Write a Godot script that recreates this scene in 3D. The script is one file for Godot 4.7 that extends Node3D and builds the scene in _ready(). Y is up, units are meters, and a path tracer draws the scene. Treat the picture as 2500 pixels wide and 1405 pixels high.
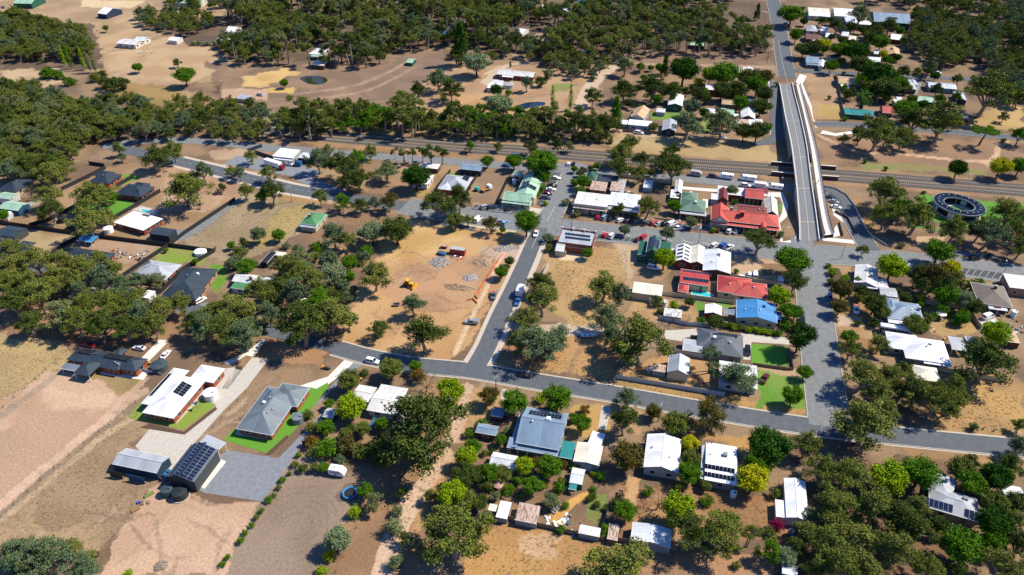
extends Node3D
# A small country town seen from the air: streets, houses, railway, overbridge, gums.

func _ready():
	# camera
	var cam := Camera3D.new()
	cam.name = "camera"
	cam.position = Vector3(0, 165, 0)
	cam.rotation_degrees = Vector3(-35.1476, 0, 0)
	cam.fov = 41.5865
	cam.near = 1.0
	cam.far = 9000.0
	add_child(cam)
	cam.current = true
	# sky, exposure and haze
	var env := Environment.new()
	var sky := Sky.new()
	var sm := ProceduralSkyMaterial.new()
	sm.sky_top_color = Color(0.25, 0.44, 0.74)
	sm.sky_horizon_color = Color(0.66, 0.76, 0.87)
	sm.ground_bottom_color = Color(0.36, 0.30, 0.23)
	sm.ground_horizon_color = Color(0.6, 0.62, 0.62)
	sm.energy_multiplier = 0.8
	sky.sky_material = sm
	env.background_mode = Environment.BG_SKY
	env.sky = sky
	env.tonemap_mode = Environment.TONE_MAPPER_LINEAR
	env.tonemap_exposure = 1.45
	env.sdfgi_enabled = true
	env.ssao_enabled = true
	env.ssil_enabled = true
	var we := WorldEnvironment.new()
	we.name = "world_environment"
	we.environment = env
	add_child(we)
	# sun from the right, a little beyond the town
	var sun := DirectionalLight3D.new()
	sun.name = "sun"
	add_child(sun)
	sun.look_at_from_position(Vector3(187.051, 229.813, -46.281), Vector3.ZERO, Vector3.UP)
	sun.light_energy = 1.6
	sun.light_color = Color(1.0, 0.955, 0.88)
	sun.light_angular_distance = 0.5
	sun.shadow_enabled = true
	make_materials()
	make_shared()
	make_car_kit()
	make_kits()
	build_ground()
	build_buildings()
	build_fittings()
	build_trees()

# ---------------------------------------------------------------- names and tags
var used := {}
func numbered(n: String) -> String:
	if not used.has(n):
		used[n] = 0
		return n
	used[n] += 1
	return "%s_%03d" % [n, used[n]]
func tag(o, label: String, category := "", group := "", kind := ""):
	if label != "": o.set_meta("label", label)
	if category != "": o.set_meta("category", category)
	if group != "": o.set_meta("group", group)
	if kind != "": o.set_meta("kind", kind)
	return o
func thing(called: String, label: String, category: String, x: float, z: float, turn := 0.0, group := "", y := 0.0) -> Node3D:
	var o := Node3D.new()
	o.name = numbered(called)
	add_child(o)
	o.position = Vector3(x, y, z)
	o.rotation.y = turn
	tag(o, label, category, group)
	return o
func part(parent: Node, called: String, mesh: Mesh, m: Material, t := Transform3D.IDENTITY) -> MeshInstance3D:
	var o := MeshInstance3D.new()
	o.name = called
	o.mesh = mesh
	if m: o.material_override = m
	o.transform = t
	parent.add_child(o, true)
	return o
func ground_piece(called: String, mesh: Mesh, m: Material) -> MeshInstance3D:
	var o := MeshInstance3D.new()
	o.name = numbered(called)
	o.mesh = mesh
	o.material_override = m
	add_child(o)
	o.set_meta("kind", "structure")
	return o
func at(x: float, y: float, z: float, turn := 0.0, sc := Vector3.ONE) -> Transform3D:
	return Transform3D(Basis(Vector3.UP, turn).scaled_local(sc), Vector3(x, y, z))
func S(c) -> Color:
	return Color(c)

# ---------------------------------------------------------------- shapes
class Geo:
	var v := PackedVector3Array()
	var n := PackedVector3Array()
	var uv := PackedVector2Array()
	var col := PackedColorArray()
	var use_col := false
	func tri(a: Vector3, b: Vector3, c: Vector3, ua := Vector2.ZERO, ub := Vector2.ZERO, uc := Vector2.ZERO):
		var k := (c - a).cross(b - a).normalized()
		v.append(a); v.append(b); v.append(c)
		n.append(k); n.append(k); n.append(k)
		uv.append(ua); uv.append(ub); uv.append(uc)
	func quad(a: Vector3, b: Vector3, c: Vector3, d: Vector3, m := 0.25):
		# a b c d clockwise seen from outside; uv in metres times m, u along a-b
		var ex := (b - a)
		var L := ex.length()
		ex = ex / maxf(L, 1e-6)
		var nn := (c - a).cross(b - a).normalized()
		var ey := nn.cross(ex)
		var ua := Vector2.ZERO
		var ub := Vector2(L, 0) * m
		var uc := Vector2((c - a).dot(ex), (c - a).dot(ey)) * m
		var ud := Vector2((d - a).dot(ex), (d - a).dot(ey)) * m
		tri(a, b, c, ua, ub, uc)
		tri(a, c, d, ua, uc, ud)
	func box(c: Vector3, s: Vector3, b := Basis.IDENTITY, bottom := true):
		var h := s * 0.5
		var p := []
		for k in 8:
			p.append(c + b * Vector3(h.x if k & 1 else -h.x, h.y if k & 2 else -h.y, h.z if k & 4 else -h.z))
		quad(p[6], p[2], p[3], p[7])
		quad(p[4], p[6], p[7], p[5])
		quad(p[1], p[3], p[2], p[0])
		quad(p[5], p[7], p[3], p[1])
		quad(p[0], p[2], p[6], p[4])
		if bottom: quad(p[0], p[4], p[5], p[1])
	func tube(pts: Array, rad: Array, sides := 5):
		var rings := []
		for i in pts.size():
			var d: Vector3
			if i == 0: d = pts[1] - pts[0]
			elif i == pts.size() - 1: d = pts[i] - pts[i - 1]
			else: d = pts[i + 1] - pts[i - 1]
			d = d.normalized()
			var s := d.cross(Vector3(0.3, 0.2, 0.93)).normalized()
			var t := d.cross(s)
			var r := []
			for k in sides:
				var a := TAU * k / sides
				r.append(pts[i] + (s * cos(a) + t * sin(a)) * rad[i])
			rings.append(r)
		for i in pts.size() - 1:
			for k in sides:
				var k2 := (k + 1) % sides
				quad(rings[i][k], rings[i + 1][k], rings[i + 1][k2], rings[i][k2], 0.5)
		var e: int = pts.size() - 1
		for k in sides:
			tri(pts[e], rings[e][(k + 1) % sides], rings[e][k])
	func loft(rings: Array, cap := true):
		# rings of equal length, each a closed loop
		var m: int = rings[0].size()
		for i in rings.size() - 1:
			for k in m:
				var k2 := (k + 1) % m
				quad(rings[i][k], rings[i][k2], rings[i + 1][k2], rings[i + 1][k])
		if cap:
			for k in range(1, m - 1):
				tri(rings[0][0], rings[0][k + 1], rings[0][k])
				tri(rings[-1][0], rings[-1][k], rings[-1][k + 1])
	func lathe(prof: Array, sides := 24):
		# profile of Vector2(radius, y) from bottom to top
		for i in prof.size() - 1:
			for k in sides:
				var a := TAU * k / sides
				var b := TAU * (k + 1) / sides
				var p0: Vector2 = prof[i]
				var p1: Vector2 = prof[i + 1]
				quad(Vector3(cos(a) * p0.x, p0.y, sin(a) * p0.x), Vector3(cos(a) * p1.x, p1.y, sin(a) * p1.x), Vector3(cos(b) * p1.x, p1.y, sin(b) * p1.x), Vector3(cos(b) * p0.x, p0.y, sin(b) * p0.x))
	func sheet(poly: PackedVector2Array, y: float, m := 0.25):
		var idx := Geometry2D.triangulate_polygon(poly)
		for i in range(0, idx.size(), 3):
			var a := poly[idx[i]]
			var b := poly[idx[i + 1]]
			var c := poly[idx[i + 2]]
			if (b - a).cross(c - a) < 0.0:
				var t := b
				b = c
				c = t
			tri(Vector3(a.x, y, a.y), Vector3(b.x, y, b.y), Vector3(c.x, y, c.y), a * m, b * m, c * m)
	func ribbon(pts: Array, w: Array, y: float, off := 0.0, m := 0.25):
		# strip along pts (Vector2 x,z), w[i] wide, pushed sideways by off
		var le := []
		var ri := []
		for i in pts.size():
			var d: Vector2
			if i == 0: d = pts[1] - pts[0]
			elif i == pts.size() - 1: d = pts[i] - pts[i - 1]
			else: d = (pts[i + 1] - pts[i]).normalized() + (pts[i] - pts[i - 1]).normalized()
			d = d.normalized()
			var s := Vector2(-d.y, d.x)
			var c: Vector2 = pts[i] + s * off
			le.append(c - s * (w[i] * 0.5))
			ri.append(c + s * (w[i] * 0.5))
		for i in pts.size() - 1:
			for tr in [[le[i], le[i + 1], ri[i + 1]], [le[i], ri[i + 1], ri[i]]]:
				tri(Vector3(tr[0].x, y, tr[0].y), Vector3(tr[1].x, y, tr[1].y), Vector3(tr[2].x, y, tr[2].y), tr[0] * m, tr[1] * m, tr[2] * m)
	func mesh(mats := []) -> ArrayMesh:
		var a := []
		a.resize(Mesh.ARRAY_MAX)
		a[Mesh.ARRAY_VERTEX] = v
		a[Mesh.ARRAY_NORMAL] = n
		if use_col: a[Mesh.ARRAY_COLOR] = col
		else: a[Mesh.ARRAY_TEX_UV] = uv
		var am := ArrayMesh.new()
		am.add_surface_from_arrays(Mesh.PRIMITIVE_TRIANGLES, a)
		return am
func smooth(pts: Array, step := 4) -> Array:
	# Catmull-Rom through pts (Vector2)
	var out := []
	for i in pts.size() - 1:
		var p0: Vector2 = pts[maxi(i - 1, 0)]
		var p1: Vector2 = pts[i]
		var p2: Vector2 = pts[i + 1]
		var p3: Vector2 = pts[mini(i + 2, pts.size() - 1)]
		for k in step:
			out.append(p1.cubic_interpolate(p2, p0, p3, float(k) / step))
	out.append(pts[-1])
	return out
func v2(a: Array) -> Array:
	var o := []
	for i in range(0, a.size(), 2): o.append(Vector2(a[i], a[i + 1]))
	return o
func same(w: float, n: int) -> Array:
	var o := []
	o.resize(n)
	o.fill(w)
	return o

# ---------------------------------------------------------------- materials
var M := {}
var T := {}
func noise_image(seed_: int, size: int, freq: float, octaves: int, lo: float, hi: float, type := FastNoiseLite.TYPE_SIMPLEX_SMOOTH) -> Image:
	var f := FastNoiseLite.new()
	f.noise_type = type
	f.seed = seed_
	f.frequency = freq
	f.fractal_octaves = octaves
	var im := f.get_seamless_image(size, size, false, false, 0.12, true)
	im.convert(Image.FORMAT_L8)
	var d := im.get_data()
	for i in d.size():
		d[i] = int(clampf((lo + (hi - lo) * d[i] / 255.0) * 255.0, 0, 255))
	return Image.create_from_data(size, size, false, Image.FORMAT_L8, d)
func tex(im: Image) -> ImageTexture:
	return ImageTexture.create_from_image(im)
func roof_image(seed_: int, rust: float) -> Image:
	# 6.1 m of sheeting: eight sheets side by side, each with its own tone, laps and streaks of dirt
	var n := 128
	var r := RandomNumberGenerator.new()
	r.seed = seed_
	var f := FastNoiseLite.new()
	f.seed = seed_
	f.frequency = 0.03
	f.fractal_octaves = 4
	var im := Image.create(n, n, false, Image.FORMAT_RGB8)
	for x in n:
		var s := x / 16
		var tone := 0.94 + 0.045 * sin(s * 12.9 + seed_)
		if x % 16 == 0: tone *= 0.80
		elif x % 4 == 0: tone *= 0.95
		for y in n:
			var k := f.get_noise_2d(x * 2.2, y * 0.35)
			var g := clampf(tone + k * 0.06, 0, 1)
			var c := Color(g, g, g)
			if rust > 0.0:
				var q := f.get_noise_2d(x * 3.4 + 400, y * 0.5)
				if q > 0.32 - rust: c = c.lerp(Color(0.55, 0.36, 0.25), clampf((q - 0.32 + rust) * 3.0, 0, 0.75))
			im.set_pixel(x, y, c)
	return im
func mat(called: String, c: Color, rough := 0.85, metal := 0.0, texture: Texture2D = null, uvs := 1.0, tri := false) -> StandardMaterial3D:
	var m := StandardMaterial3D.new()
	m.resource_name = called
	m.albedo_color = c
	m.roughness = rough
	m.metallic = metal
	m.cull_mode = BaseMaterial3D.CULL_DISABLED
	if texture:
		m.albedo_texture = texture
		m.uv1_scale = Vector3(uvs, uvs, uvs)
		if tri:
			m.uv1_triplanar = true
			m.uv1_world_triplanar = true
	M[called] = m
	return m
func make_materials():
	T.grain = tex(noise_image(3, 256, 0.03, 5, 0.86, 1.0))
	T.fine = tex(noise_image(5, 256, 0.12, 4, 0.74, 1.0))
	T.asphalt = tex(noise_image(7, 512, 0.02, 6, 0.86, 1.0))
	T.ground = tex(noise_image(11, 1024, 0.035, 6, 0.8, 1.0))
	T.roof = tex(roof_image(2, 0.0))
	T.roof_old = tex(roof_image(9, 0.02))
	T.roof_rust = tex(roof_image(14, 0.24))
	var roofs := {white = "eef1f4", zinc = "b9c3cc", pale = "d3dae0", slate = "33404a", blueslate = "2c3946", grey = "6f7c85", midgrey = "565f68", lightgrey = "a9b0b8",
		bluegrey = "7d95ab", blue = "3f86bf", green = "5c7f6b", palegreen = "9cc2a6", darkgreen = "1f5b46", red = "b5423b", redbright = "c4503f", maroon = "7a2f2c", tan = "c7a77c", cream = "e3dcc8", brownred = "6d463b", teal = "1f7f80", navy = "24364c", sand = "bda27d", black = "20242a"}
	for k in roofs: mat("roof_" + k, S(roofs[k]), 0.5, 0.0, T.roof, 0.66)
	M.roof_zinc.metallic = 0.35
	mat("roof_oldzinc", S("b4b9bb"), 0.6, 0.2, T.roof_old, 0.66)
	mat("roof_oldwhite", S("dcdedd"), 0.6, 0.0, T.roof_old, 0.66)
	mat("roof_rust", S("b9a79b"), 0.8, 0.0, T.roof_rust, 0.66)
	mat("roof_oldgreen", S("4c8b5c"), 0.7, 0.0, T.roof_old, 0.66)
	mat("roof_tile", S("7b746c"), 0.85, 0.0, T.roof_old, 1.3)
	var walls := {brick = "a3583c", redbrick = "8a3f2e", palebrick = "b48a6c", cream = "d6c9a8", white = "e2e0da", grey = "8c9297", lightgrey = "b3b8ba", darkgrey = "43494d", slate = "2f383f", navy = "1f3b57", green = "22604a", brown = "5f4536", red = "7d2c26", tan = "b0936d", blue = "1d4f78", black = "1c1e20", paleblue = "9fb2c2", rust = "7b5a46", pink = "c49a90"}
	for k in walls: mat("wall_" + k, S(walls[k]), 0.9, 0.0, T.fine, 0.4, true)
	mat("glass", S("1c2a36"), 0.12)
	mat("frame", S("d8d9d6"), 0.6)
	mat("frame_dark", S("2b2f33"), 0.6)
	mat("gutter", S("c9cccb"), 0.6)
	mat("gutter_dark", S("2e363d"), 0.6)
	mat("door", S("6a5a4a"), 0.7)
	mat("roller", S("a5abad"), 0.6)
	mat("pv", S("16213a"), 0.18)
	mat("pv_black", S("10141c"), 0.18)
	mat("pv_rim", S("9aa3ac"), 0.4, 0.5)
	mat("metal", S("b2b7bb"), 0.4, 0.6)
	mat("chrome_white", S("eceeee"), 0.5)
	mat("dark", S("1a1b1d"), 0.7)
	mat("tyre", S("15161700".substr(0, 6)), 0.85)
	mat("asphalt", S("565d64"), 0.9, 0.0, T.asphalt, 0.035)
	mat("asphalt_old", S("777b7d"), 0.92, 0.0, T.asphalt, 0.035)
	mat("asphalt_dark", S("44494e"), 0.9, 0.0, T.asphalt, 0.035)
	mat("gravel_grey", S("7d838a"), 0.95, 0.0, T.asphalt, 0.05)
	mat("gravel_dark", S("7f705e"), 0.95, 0.0, T.ground, 0.1)
	mat("gravel_tan", S("ac9880"), 0.95, 0.0, T.ground, 0.06)
	mat("gravel_pale", S("c5b9a9"), 0.95, 0.0, T.ground, 0.06)
	mat("concrete", S("bbb6ab"), 0.85, 0.0, T.grain, 0.12)
	mat("concrete_white", S("d9d5cc"), 0.85, 0.0, T.grain, 0.12)
	mat("concrete_grey", S("a7a49f"), 0.85, 0.0, T.grain, 0.12)
	mat("paving_red", S("b07a5c"), 0.9, 0.0, T.fine, 0.3)
	mat("paint_white", S("d9d9d4"), 0.8, 0.0, T.fine, 0.4)
	mat("paint_yellow", S("c9a24a"), 0.8)
	mat("lawn", S("5d9426"), 0.95, 0.0, T.ground, 0.1)
	mat("lawn_dry", S("7f9436"), 0.95, 0.0, T.ground, 0.08)
	mat("garden_bed", S("5a4334"), 0.95, 0.0, T.ground, 0.2)
	mat("mulch_orange", S("a87a41"), 0.95, 0.0, T.ground, 0.2)
	mat("sand_pale", S("cdbb9c"), 0.95, 0.0, T.ground, 0.05)
	mat("ballast", S("58524b"), 0.95, 0.0, T.ground, 0.25)
	mat("sleeper", S("b3aca1"), 0.9)
	mat("rail", S("6e625a"), 0.5, 0.5)
	mat("bark", S("6f5f50"), 0.95)
	mat("bark_pale", S("8d8172"), 0.9)
	mat("bark_dark", S("3d332b"), 0.95)
	mat("water_pool", S("35b3b8"), 0.05)
	mat("water_dam", S("2f3320"), 0.04)
	mat("water_blue", S("1f2f45"), 0.04)
	mat("fence_dark", S("23282d"), 0.65)
	mat("fence_grey", S("aeb6ba"), 0.6)
	mat("fence_cream", S("c8b692"), 0.65)
	mat("fence_blue", S("26394a"), 0.6)
	mat("timber", S("8d7a66"), 0.9, 0.0, T.fine, 1.0, true)
	mat("timber_red", S("6b3b2c"), 0.9)
	mat("tank_green", S("35454a"), 0.6)
	mat("tank_black", S("20262b"), 0.6)
	mat("tank_grey", S("6b757c"), 0.6)
	mat("tank_white", S("dfe2e2"), 0.6)
	mat("tank_blue", S("1f5f86"), 0.6)
	mat("orange", S("e0561f"), 0.8)
	mat("yellow", S("d7a021"), 0.6)
	mat("red_paint", S("8e2420"), 0.5)
	mat("teal_cloth", S("1fa395"), 0.9)
	mat("sail_blue", S("33506a"), 0.9)
	mat("sail_grey", S("6f7a86"), 0.9)
	mat("tarp_blue", S("2348b0"), 0.7)
	mat("rubble", S("a8a39b"), 0.95, 0.0, T.fine, 0.6, true)
	mat("soil", S("a48b70"), 0.95, 0.0, T.ground, 0.2, true)
	mat("mesh_screen", S("4b2f30"), 0.7)
	mat("screen_red", Color(0.29, 0.17, 0.17, 0.6), 0.8)
	mat("screen_grey", Color(0.35, 0.36, 0.4, 0.42), 0.8)
	M.screen_red.transparency = BaseMaterial3D.TRANSPARENCY_ALPHA
	M.screen_grey.transparency = BaseMaterial3D.TRANSPARENCY_ALPHA
	mat("netting", Color(0.12, 0.12, 0.13, 0.35), 0.8)
	M.netting.transparency = BaseMaterial3D.TRANSPARENCY_ALPHA
	mat("light_red", S("a3120f"), 0.3)
	mat("light_white", S("dfe5ea"), 0.2)
	mat("bin_green", S("1f5a34"), 0.6)
func car_paint(c: String) -> StandardMaterial3D:
	if not M.has("car_" + c):
		var m := mat("car_" + c, S(c), 0.32)
		m.clearcoat_enabled = true
		m.clearcoat = 0.6
		m.clearcoat_roughness = 0.1
	return M["car_" + c]

# ---------------------------------------------------------------- ground sheet
var gx := PackedFloat32Array()
var gz := PackedFloat32Array()
var gw := PackedFloat32Array()
var gcol := PackedColorArray()
var w1 := PackedFloat32Array()
var w2 := PackedFloat32Array()
var lowf := PackedFloat32Array()
const GN := 600
func half_w(z: float) -> float:
	return absf(z) * 0.74 + 50.0
func begin_ground():
	gz = PackedFloat32Array([900.0, 100.0, 0.0, -50.0])
	var z := -80.0
	while z > -900.0:
		gz.append(z)
		z -= 0.0034 * absf(z) + 0.2
	for k in [-950.0, -1200.0, -1800.0, -3000.0, -6000.0]: gz.append(k)
	gx.append(-2.0)
	for j in GN + 1: gx.append(-1.0 + 2.0 * j / GN)
	gx.append(2.0)
	var nc := gx.size()
	var tot := nc * gz.size()
	gcol.resize(tot)
	w1.resize(tot)
	w2.resize(tot)
	lowf.resize(tot)
	var f := FastNoiseLite.new()
	f.seed = 21
	f.frequency = 0.07
	f.fractal_octaves = 4
	var f2 := FastNoiseLite.new()
	f2.seed = 22
	f2.frequency = 0.035
	f2.fractal_octaves = 5
	for i in gz.size():
		for j in nc:
			var x := col_x(i, j)
			var k := i * nc + j
			w1[k] = f.get_noise_2d(x, gz[i])
			w2[k] = f.get_noise_2d(x + 731.0, gz[i] - 211.0)
			lowf[k] = clampf(f2.get_noise_2d(x, gz[i]) * 2.0 + 0.5, 0.0, 1.0)
func col_x(i: int, j: int) -> float:
	var t := gx[j]
	if t < -1.5: return -6000.0
	if t > 1.5: return 6000.0
	return t * half_w(gz[i])
func lin(c: String) -> Color:
	# soils and dry grasses: dusty, a little less saturated than named
	var k := S(c)
	if k.h < 0.2: k = Color.from_hsv(maxf(k.h, 0.078), k.s * 0.9, k.v * 0.97)
	return k.srgb_to_linear()
func paint_all(a: Color, b: Color):
	for k in gcol.size(): gcol[k] = a.lerp(b, lowf[k])
func paint(xz: Array, ca: String, cb: String, warp := 1.0, alpha := 1.0):
	var a := lin(ca)
	var b := lin(cb)
	var poly := PackedVector2Array(v2(xz))
	var lo := poly[0]
	var hi := poly[0]
	for p in poly:
		lo = lo.min(p)
		hi = hi.max(p)
	lo -= Vector2(warp, warp)
	hi += Vector2(warp, warp)
	var nc := gx.size()
	for i in gz.size():
		var z := gz[i]
		if z < lo.y or z > hi.y: continue
		var h := half_w(z)
		var j0 := clampi(int((lo.x / h + 1.0) * 0.5 * GN), 0, GN) + 1
		var j1 := clampi(int((hi.x / h + 1.0) * 0.5 * GN) + 1, 0, GN) + 1
		for j in range(j0, j1 + 1):
			var k := i * nc + j
			var p := Vector2(gx[j] * h + w1[k] * warp * 2.0, z + w2[k] * warp * 2.0)
			if Geometry2D.is_point_in_polygon(p, poly):
				gcol[k] = gcol[k].lerp(a.lerp(b, lowf[k]), alpha)
func stroke(xz: Array, width: float, c: String, alpha := 0.7, rough := 0.5):
	var cc := lin(c)
	var nc := gx.size()
	var pts := smooth(v2(xz))
	for s in pts.size() - 1:
		var a: Vector2 = pts[s]
		var b: Vector2 = pts[s + 1]
		var lo := a.min(b) - Vector2(width, width)
		var hi := a.max(b) + Vector2(width, width)
		var ab := b - a
		var l2 := maxf(ab.length_squared(), 1e-4)
		for i in gz.size():
			var z := gz[i]
			if z < lo.y or z > hi.y: continue
			var h := half_w(z)
			var j0 := clampi(int((lo.x / h + 1.0) * 0.5 * GN), 0, GN) + 1
			var j1 := clampi(int((hi.x / h + 1.0) * 0.5 * GN) + 1, 0, GN) + 1
			for j in range(j0, j1 + 1):
				var k := i * nc + j
				var p := Vector2(gx[j] * h + w1[k] * rough, z + w2[k] * rough)
				var t := clampf((p - a).dot(ab) / l2, 0.0, 1.0)
				var d := p.distance_to(a + ab * t)
				if d < width * 0.5: gcol[k] = gcol[k].lerp(cc, alpha * (0.55 + 0.45 * lowf[k]))
func arc(x: float, z: float, r: float, a0: float, a1: float):
	# tyre mark
	var p := []
	for k in 12:
		var a := lerpf(a0, a1, k / 11.0)
		p.append_array([x + cos(a) * r, z + sin(a) * r])
	stroke(p, 0.55, "78654f", 0.3, 0.4)
func scratches(seed_: int, n: int, x0: float, x1: float, z0: float, z1: float, l0: float, l1: float, w0: float, w1_: float):
	# worn tracks and drifts of soil lying about
	rng.seed = seed_
	for i in n:
		var p := Vector2(rng.randf_range(x0, x1), rng.randf_range(z0, z1))
		var a := rng.randf_range(-0.5, 1.0) if rng.randf() < 0.6 else rng.randf_range(1.6, 2.2)
		var L := rng.randf_range(l0, l1)
		var q := p + Vector2.from_angle(a) * L * 0.5
		var e := q + Vector2.from_angle(a + rng.randf_range(-0.5, 0.5)) * L * 0.5
		stroke([p.x, p.y, q.x, q.y, e.x, e.y], rng.randf_range(w0, w1_), ["75614e", "8d7454", "bda685", "806a52", "a88d6e"][i % 5], 0.4, 2.0)
func end_ground():
	var nc := gx.size()
	var nr := gz.size()
	var v := PackedVector3Array()
	var n := PackedVector3Array()
	var idx := PackedInt32Array()
	v.resize(nc * nr)
	n.resize(nc * nr)
	n.fill(Vector3.UP)
	for i in nr:
		for j in nc: v[i * nc + j] = Vector3(col_x(i, j), 0.0, gz[i])
	idx.resize((nc - 1) * (nr - 1) * 6)
	var q := 0
	for i in nr - 1:
		for j in nc - 1:
			var k := i * nc + j
			idx[q] = k; idx[q + 1] = k + nc; idx[q + 2] = k + nc + 1
			idx[q + 3] = k; idx[q + 4] = k + nc + 1; idx[q + 5] = k + 1
			q += 6
	var a := []
	a.resize(Mesh.ARRAY_MAX)
	a[Mesh.ARRAY_VERTEX] = v
	a[Mesh.ARRAY_NORMAL] = n
	a[Mesh.ARRAY_COLOR] = gcol
	a[Mesh.ARRAY_INDEX] = idx
	var am := ArrayMesh.new()
	am.add_surface_from_arrays(Mesh.PRIMITIVE_TRIANGLES, a)
	var m := mat("ground", Color.WHITE, 0.97, 0.0, T.ground, 0.028, true)
	m.vertex_color_use_as_albedo = true
	ground_piece("ground", am, m)

# ---------------------------------------------------------------- buildings
var unit_box: BoxMesh
var win_frame: Mesh
var win_pane: Mesh
var door_mesh: Mesh
var pv_mesh: Mesh
func make_shared():
	unit_box = BoxMesh.new()
	unit_box.size = Vector3.ONE
	var g := Geo.new()
	g.box(Vector3.ZERO, Vector3(1.7, 1.25, 0.10))
	win_frame = g.mesh()
	g = Geo.new()
	g.box(Vector3.ZERO, Vector3(1.5, 1.05, 0.06))
	win_pane = g.mesh()
	g = Geo.new()
	g.box(Vector3.ZERO, Vector3(0.95, 2.05, 0.09))
	door_mesh = g.mesh()
	pv_mesh = BoxMesh.new()
	pv_mesh.size = Vector3(1.0, 0.045, 1.0)
func roof_mesh(type: String, L: float, W: float, e: float, rise: float) -> ArrayMesh:
	var g := Geo.new()
	var x := L * 0.5
	var z := W * 0.5
	var t := 0.16
	var a := Vector3(-x, e, z)
	var b := Vector3(x, e, z)
	var c := Vector3(x, e, -z)
	var d := Vector3(-x, e, -z)
	var rx := x
	if type == "hip": rx = maxf(x - z, 0.02)
	match type:
		"hip", "gable":
			var r0 := Vector3(-rx, e + rise, 0)
			var r1 := Vector3(rx, e + rise, 0)
			g.quad(b, a, r0, r1)
			g.quad(d, c, r1, r0)
			if type != "gable":
				g.tri(a, d, r0, Vector2(0, 0), Vector2(W * 0.25, 0), Vector2(W * 0.125, z * 0.3))
				g.tri(c, b, r1, Vector2(0, 0), Vector2(W * 0.25, 0), Vector2(W * 0.125, z * 0.3))
			else:
				for s in [-1.0, 1.0]:
					var p0 := Vector3(s * x, e, z)
					var p1 := Vector3(s * x, e + rise, 0)
					var p2 := Vector3(s * x, e, -z)
					var dn := Vector3(0, t, 0)
					g.quad(p0, p0 - dn, p1 - dn, p1)
					g.quad(p1, p1 - dn, p2 - dn, p2)
			# ridge cap
			if rise > 0.5: g.box(Vector3(0, e + rise + 0.02, 0), Vector3(rx * 2.0, 0.07, 0.32))
		"skillion", "flat":
			var up := Vector3(0, rise, 0)
			g.quad(b, a, d + up, c + up)
			g.quad(d + up, d + up - Vector3(0, t, 0), c + up - Vector3(0, t, 0), c + up)
			g.quad(a, a - Vector3(0, t, 0), d + up - Vector3(0, t, 0), d + up)
			g.quad(c + up, c + up - Vector3(0, t, 0), b - Vector3(0, t, 0), b)
			g.quad(b - Vector3(0, t, 0), a - Vector3(0, t, 0), d + up - Vector3(0, t, 0), c + up - Vector3(0, t, 0))
		"vault":
			var k := 8
			for i in k:
				var a0 := PI * i / k
				var a1 := PI * (i + 1) / k
				var q0 := Vector3(0, e + sin(a0) * rise, cos(a0) * z)
				var q1 := Vector3(0, e + sin(a1) * rise, cos(a1) * z)
				var ex := Vector3(x, 0, 0)
				g.quad(q0 + ex, q0 - ex, q1 - ex, q1 + ex)
				g.tri(Vector3(x, e, 0), q1 + ex, q0 + ex)
				g.tri(Vector3(-x, e, 0), q0 - ex, q1 - ex)
	return g.mesh()
func gutters(t: Node3D, type: String, L: float, W: float, e: float, m: Material, f: Transform3D):
	var x := L * 0.5
	var z := W * 0.5
	part(t, "gutter", unit_box, m, f * at(0, e - 0.07, z + 0.05, 0, Vector3(L + 0.2, 0.15, 0.1)))
	if type != "skillion" and type != "flat": part(t, "gutter", unit_box, m, f * at(0, e - 0.07, -z - 0.05, 0, Vector3(L + 0.2, 0.15, 0.1)))
	if type == "hip":
		for s in [-1.0, 1.0]: part(t, "gutter", unit_box, m, f * at(s * (x + 0.05), e - 0.07, 0, 0, Vector3(0.1, 0.15, W - 0.002)))
func wall_mesh(type: String, L: float, W: float, e: float, rise: float, o: float) -> ArrayMesh:
	var g := Geo.new()
	var x := L * 0.5 - o
	var z := W * 0.5 - o
	var s := 0.0
	var h := e - 0.02
	if type == "gable": h = e + rise * o / maxf(W * 0.5, 0.1) - 0.08
	var p := [Vector3(-x, 0, z), Vector3(x, 0, z), Vector3(x, 0, -z), Vector3(-x, 0, -z)]
	var hb := h
	if type == "skillion": hb = h + rise * 0.93 - 0.14
	if type == "skillion" or type == "flat": h -= 0.15
	var up := [Vector3(-x, h, z), Vector3(x, h, z), Vector3(x, hb, -z), Vector3(-x, hb, -z)]
	for k in 4:
		var k2 := (k + 1) % 4
		g.quad(p[k], up[k], up[k2], p[k2])
	if type == "gable":
		var top := e + rise - 0.1
		g.tri(Vector3(x, h, z), Vector3(x, top, 0), Vector3(x, h, -z))
		g.tri(Vector3(-x, h, -z), Vector3(-x, top, 0), Vector3(-x, h, z))
	return g.mesh()
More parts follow.
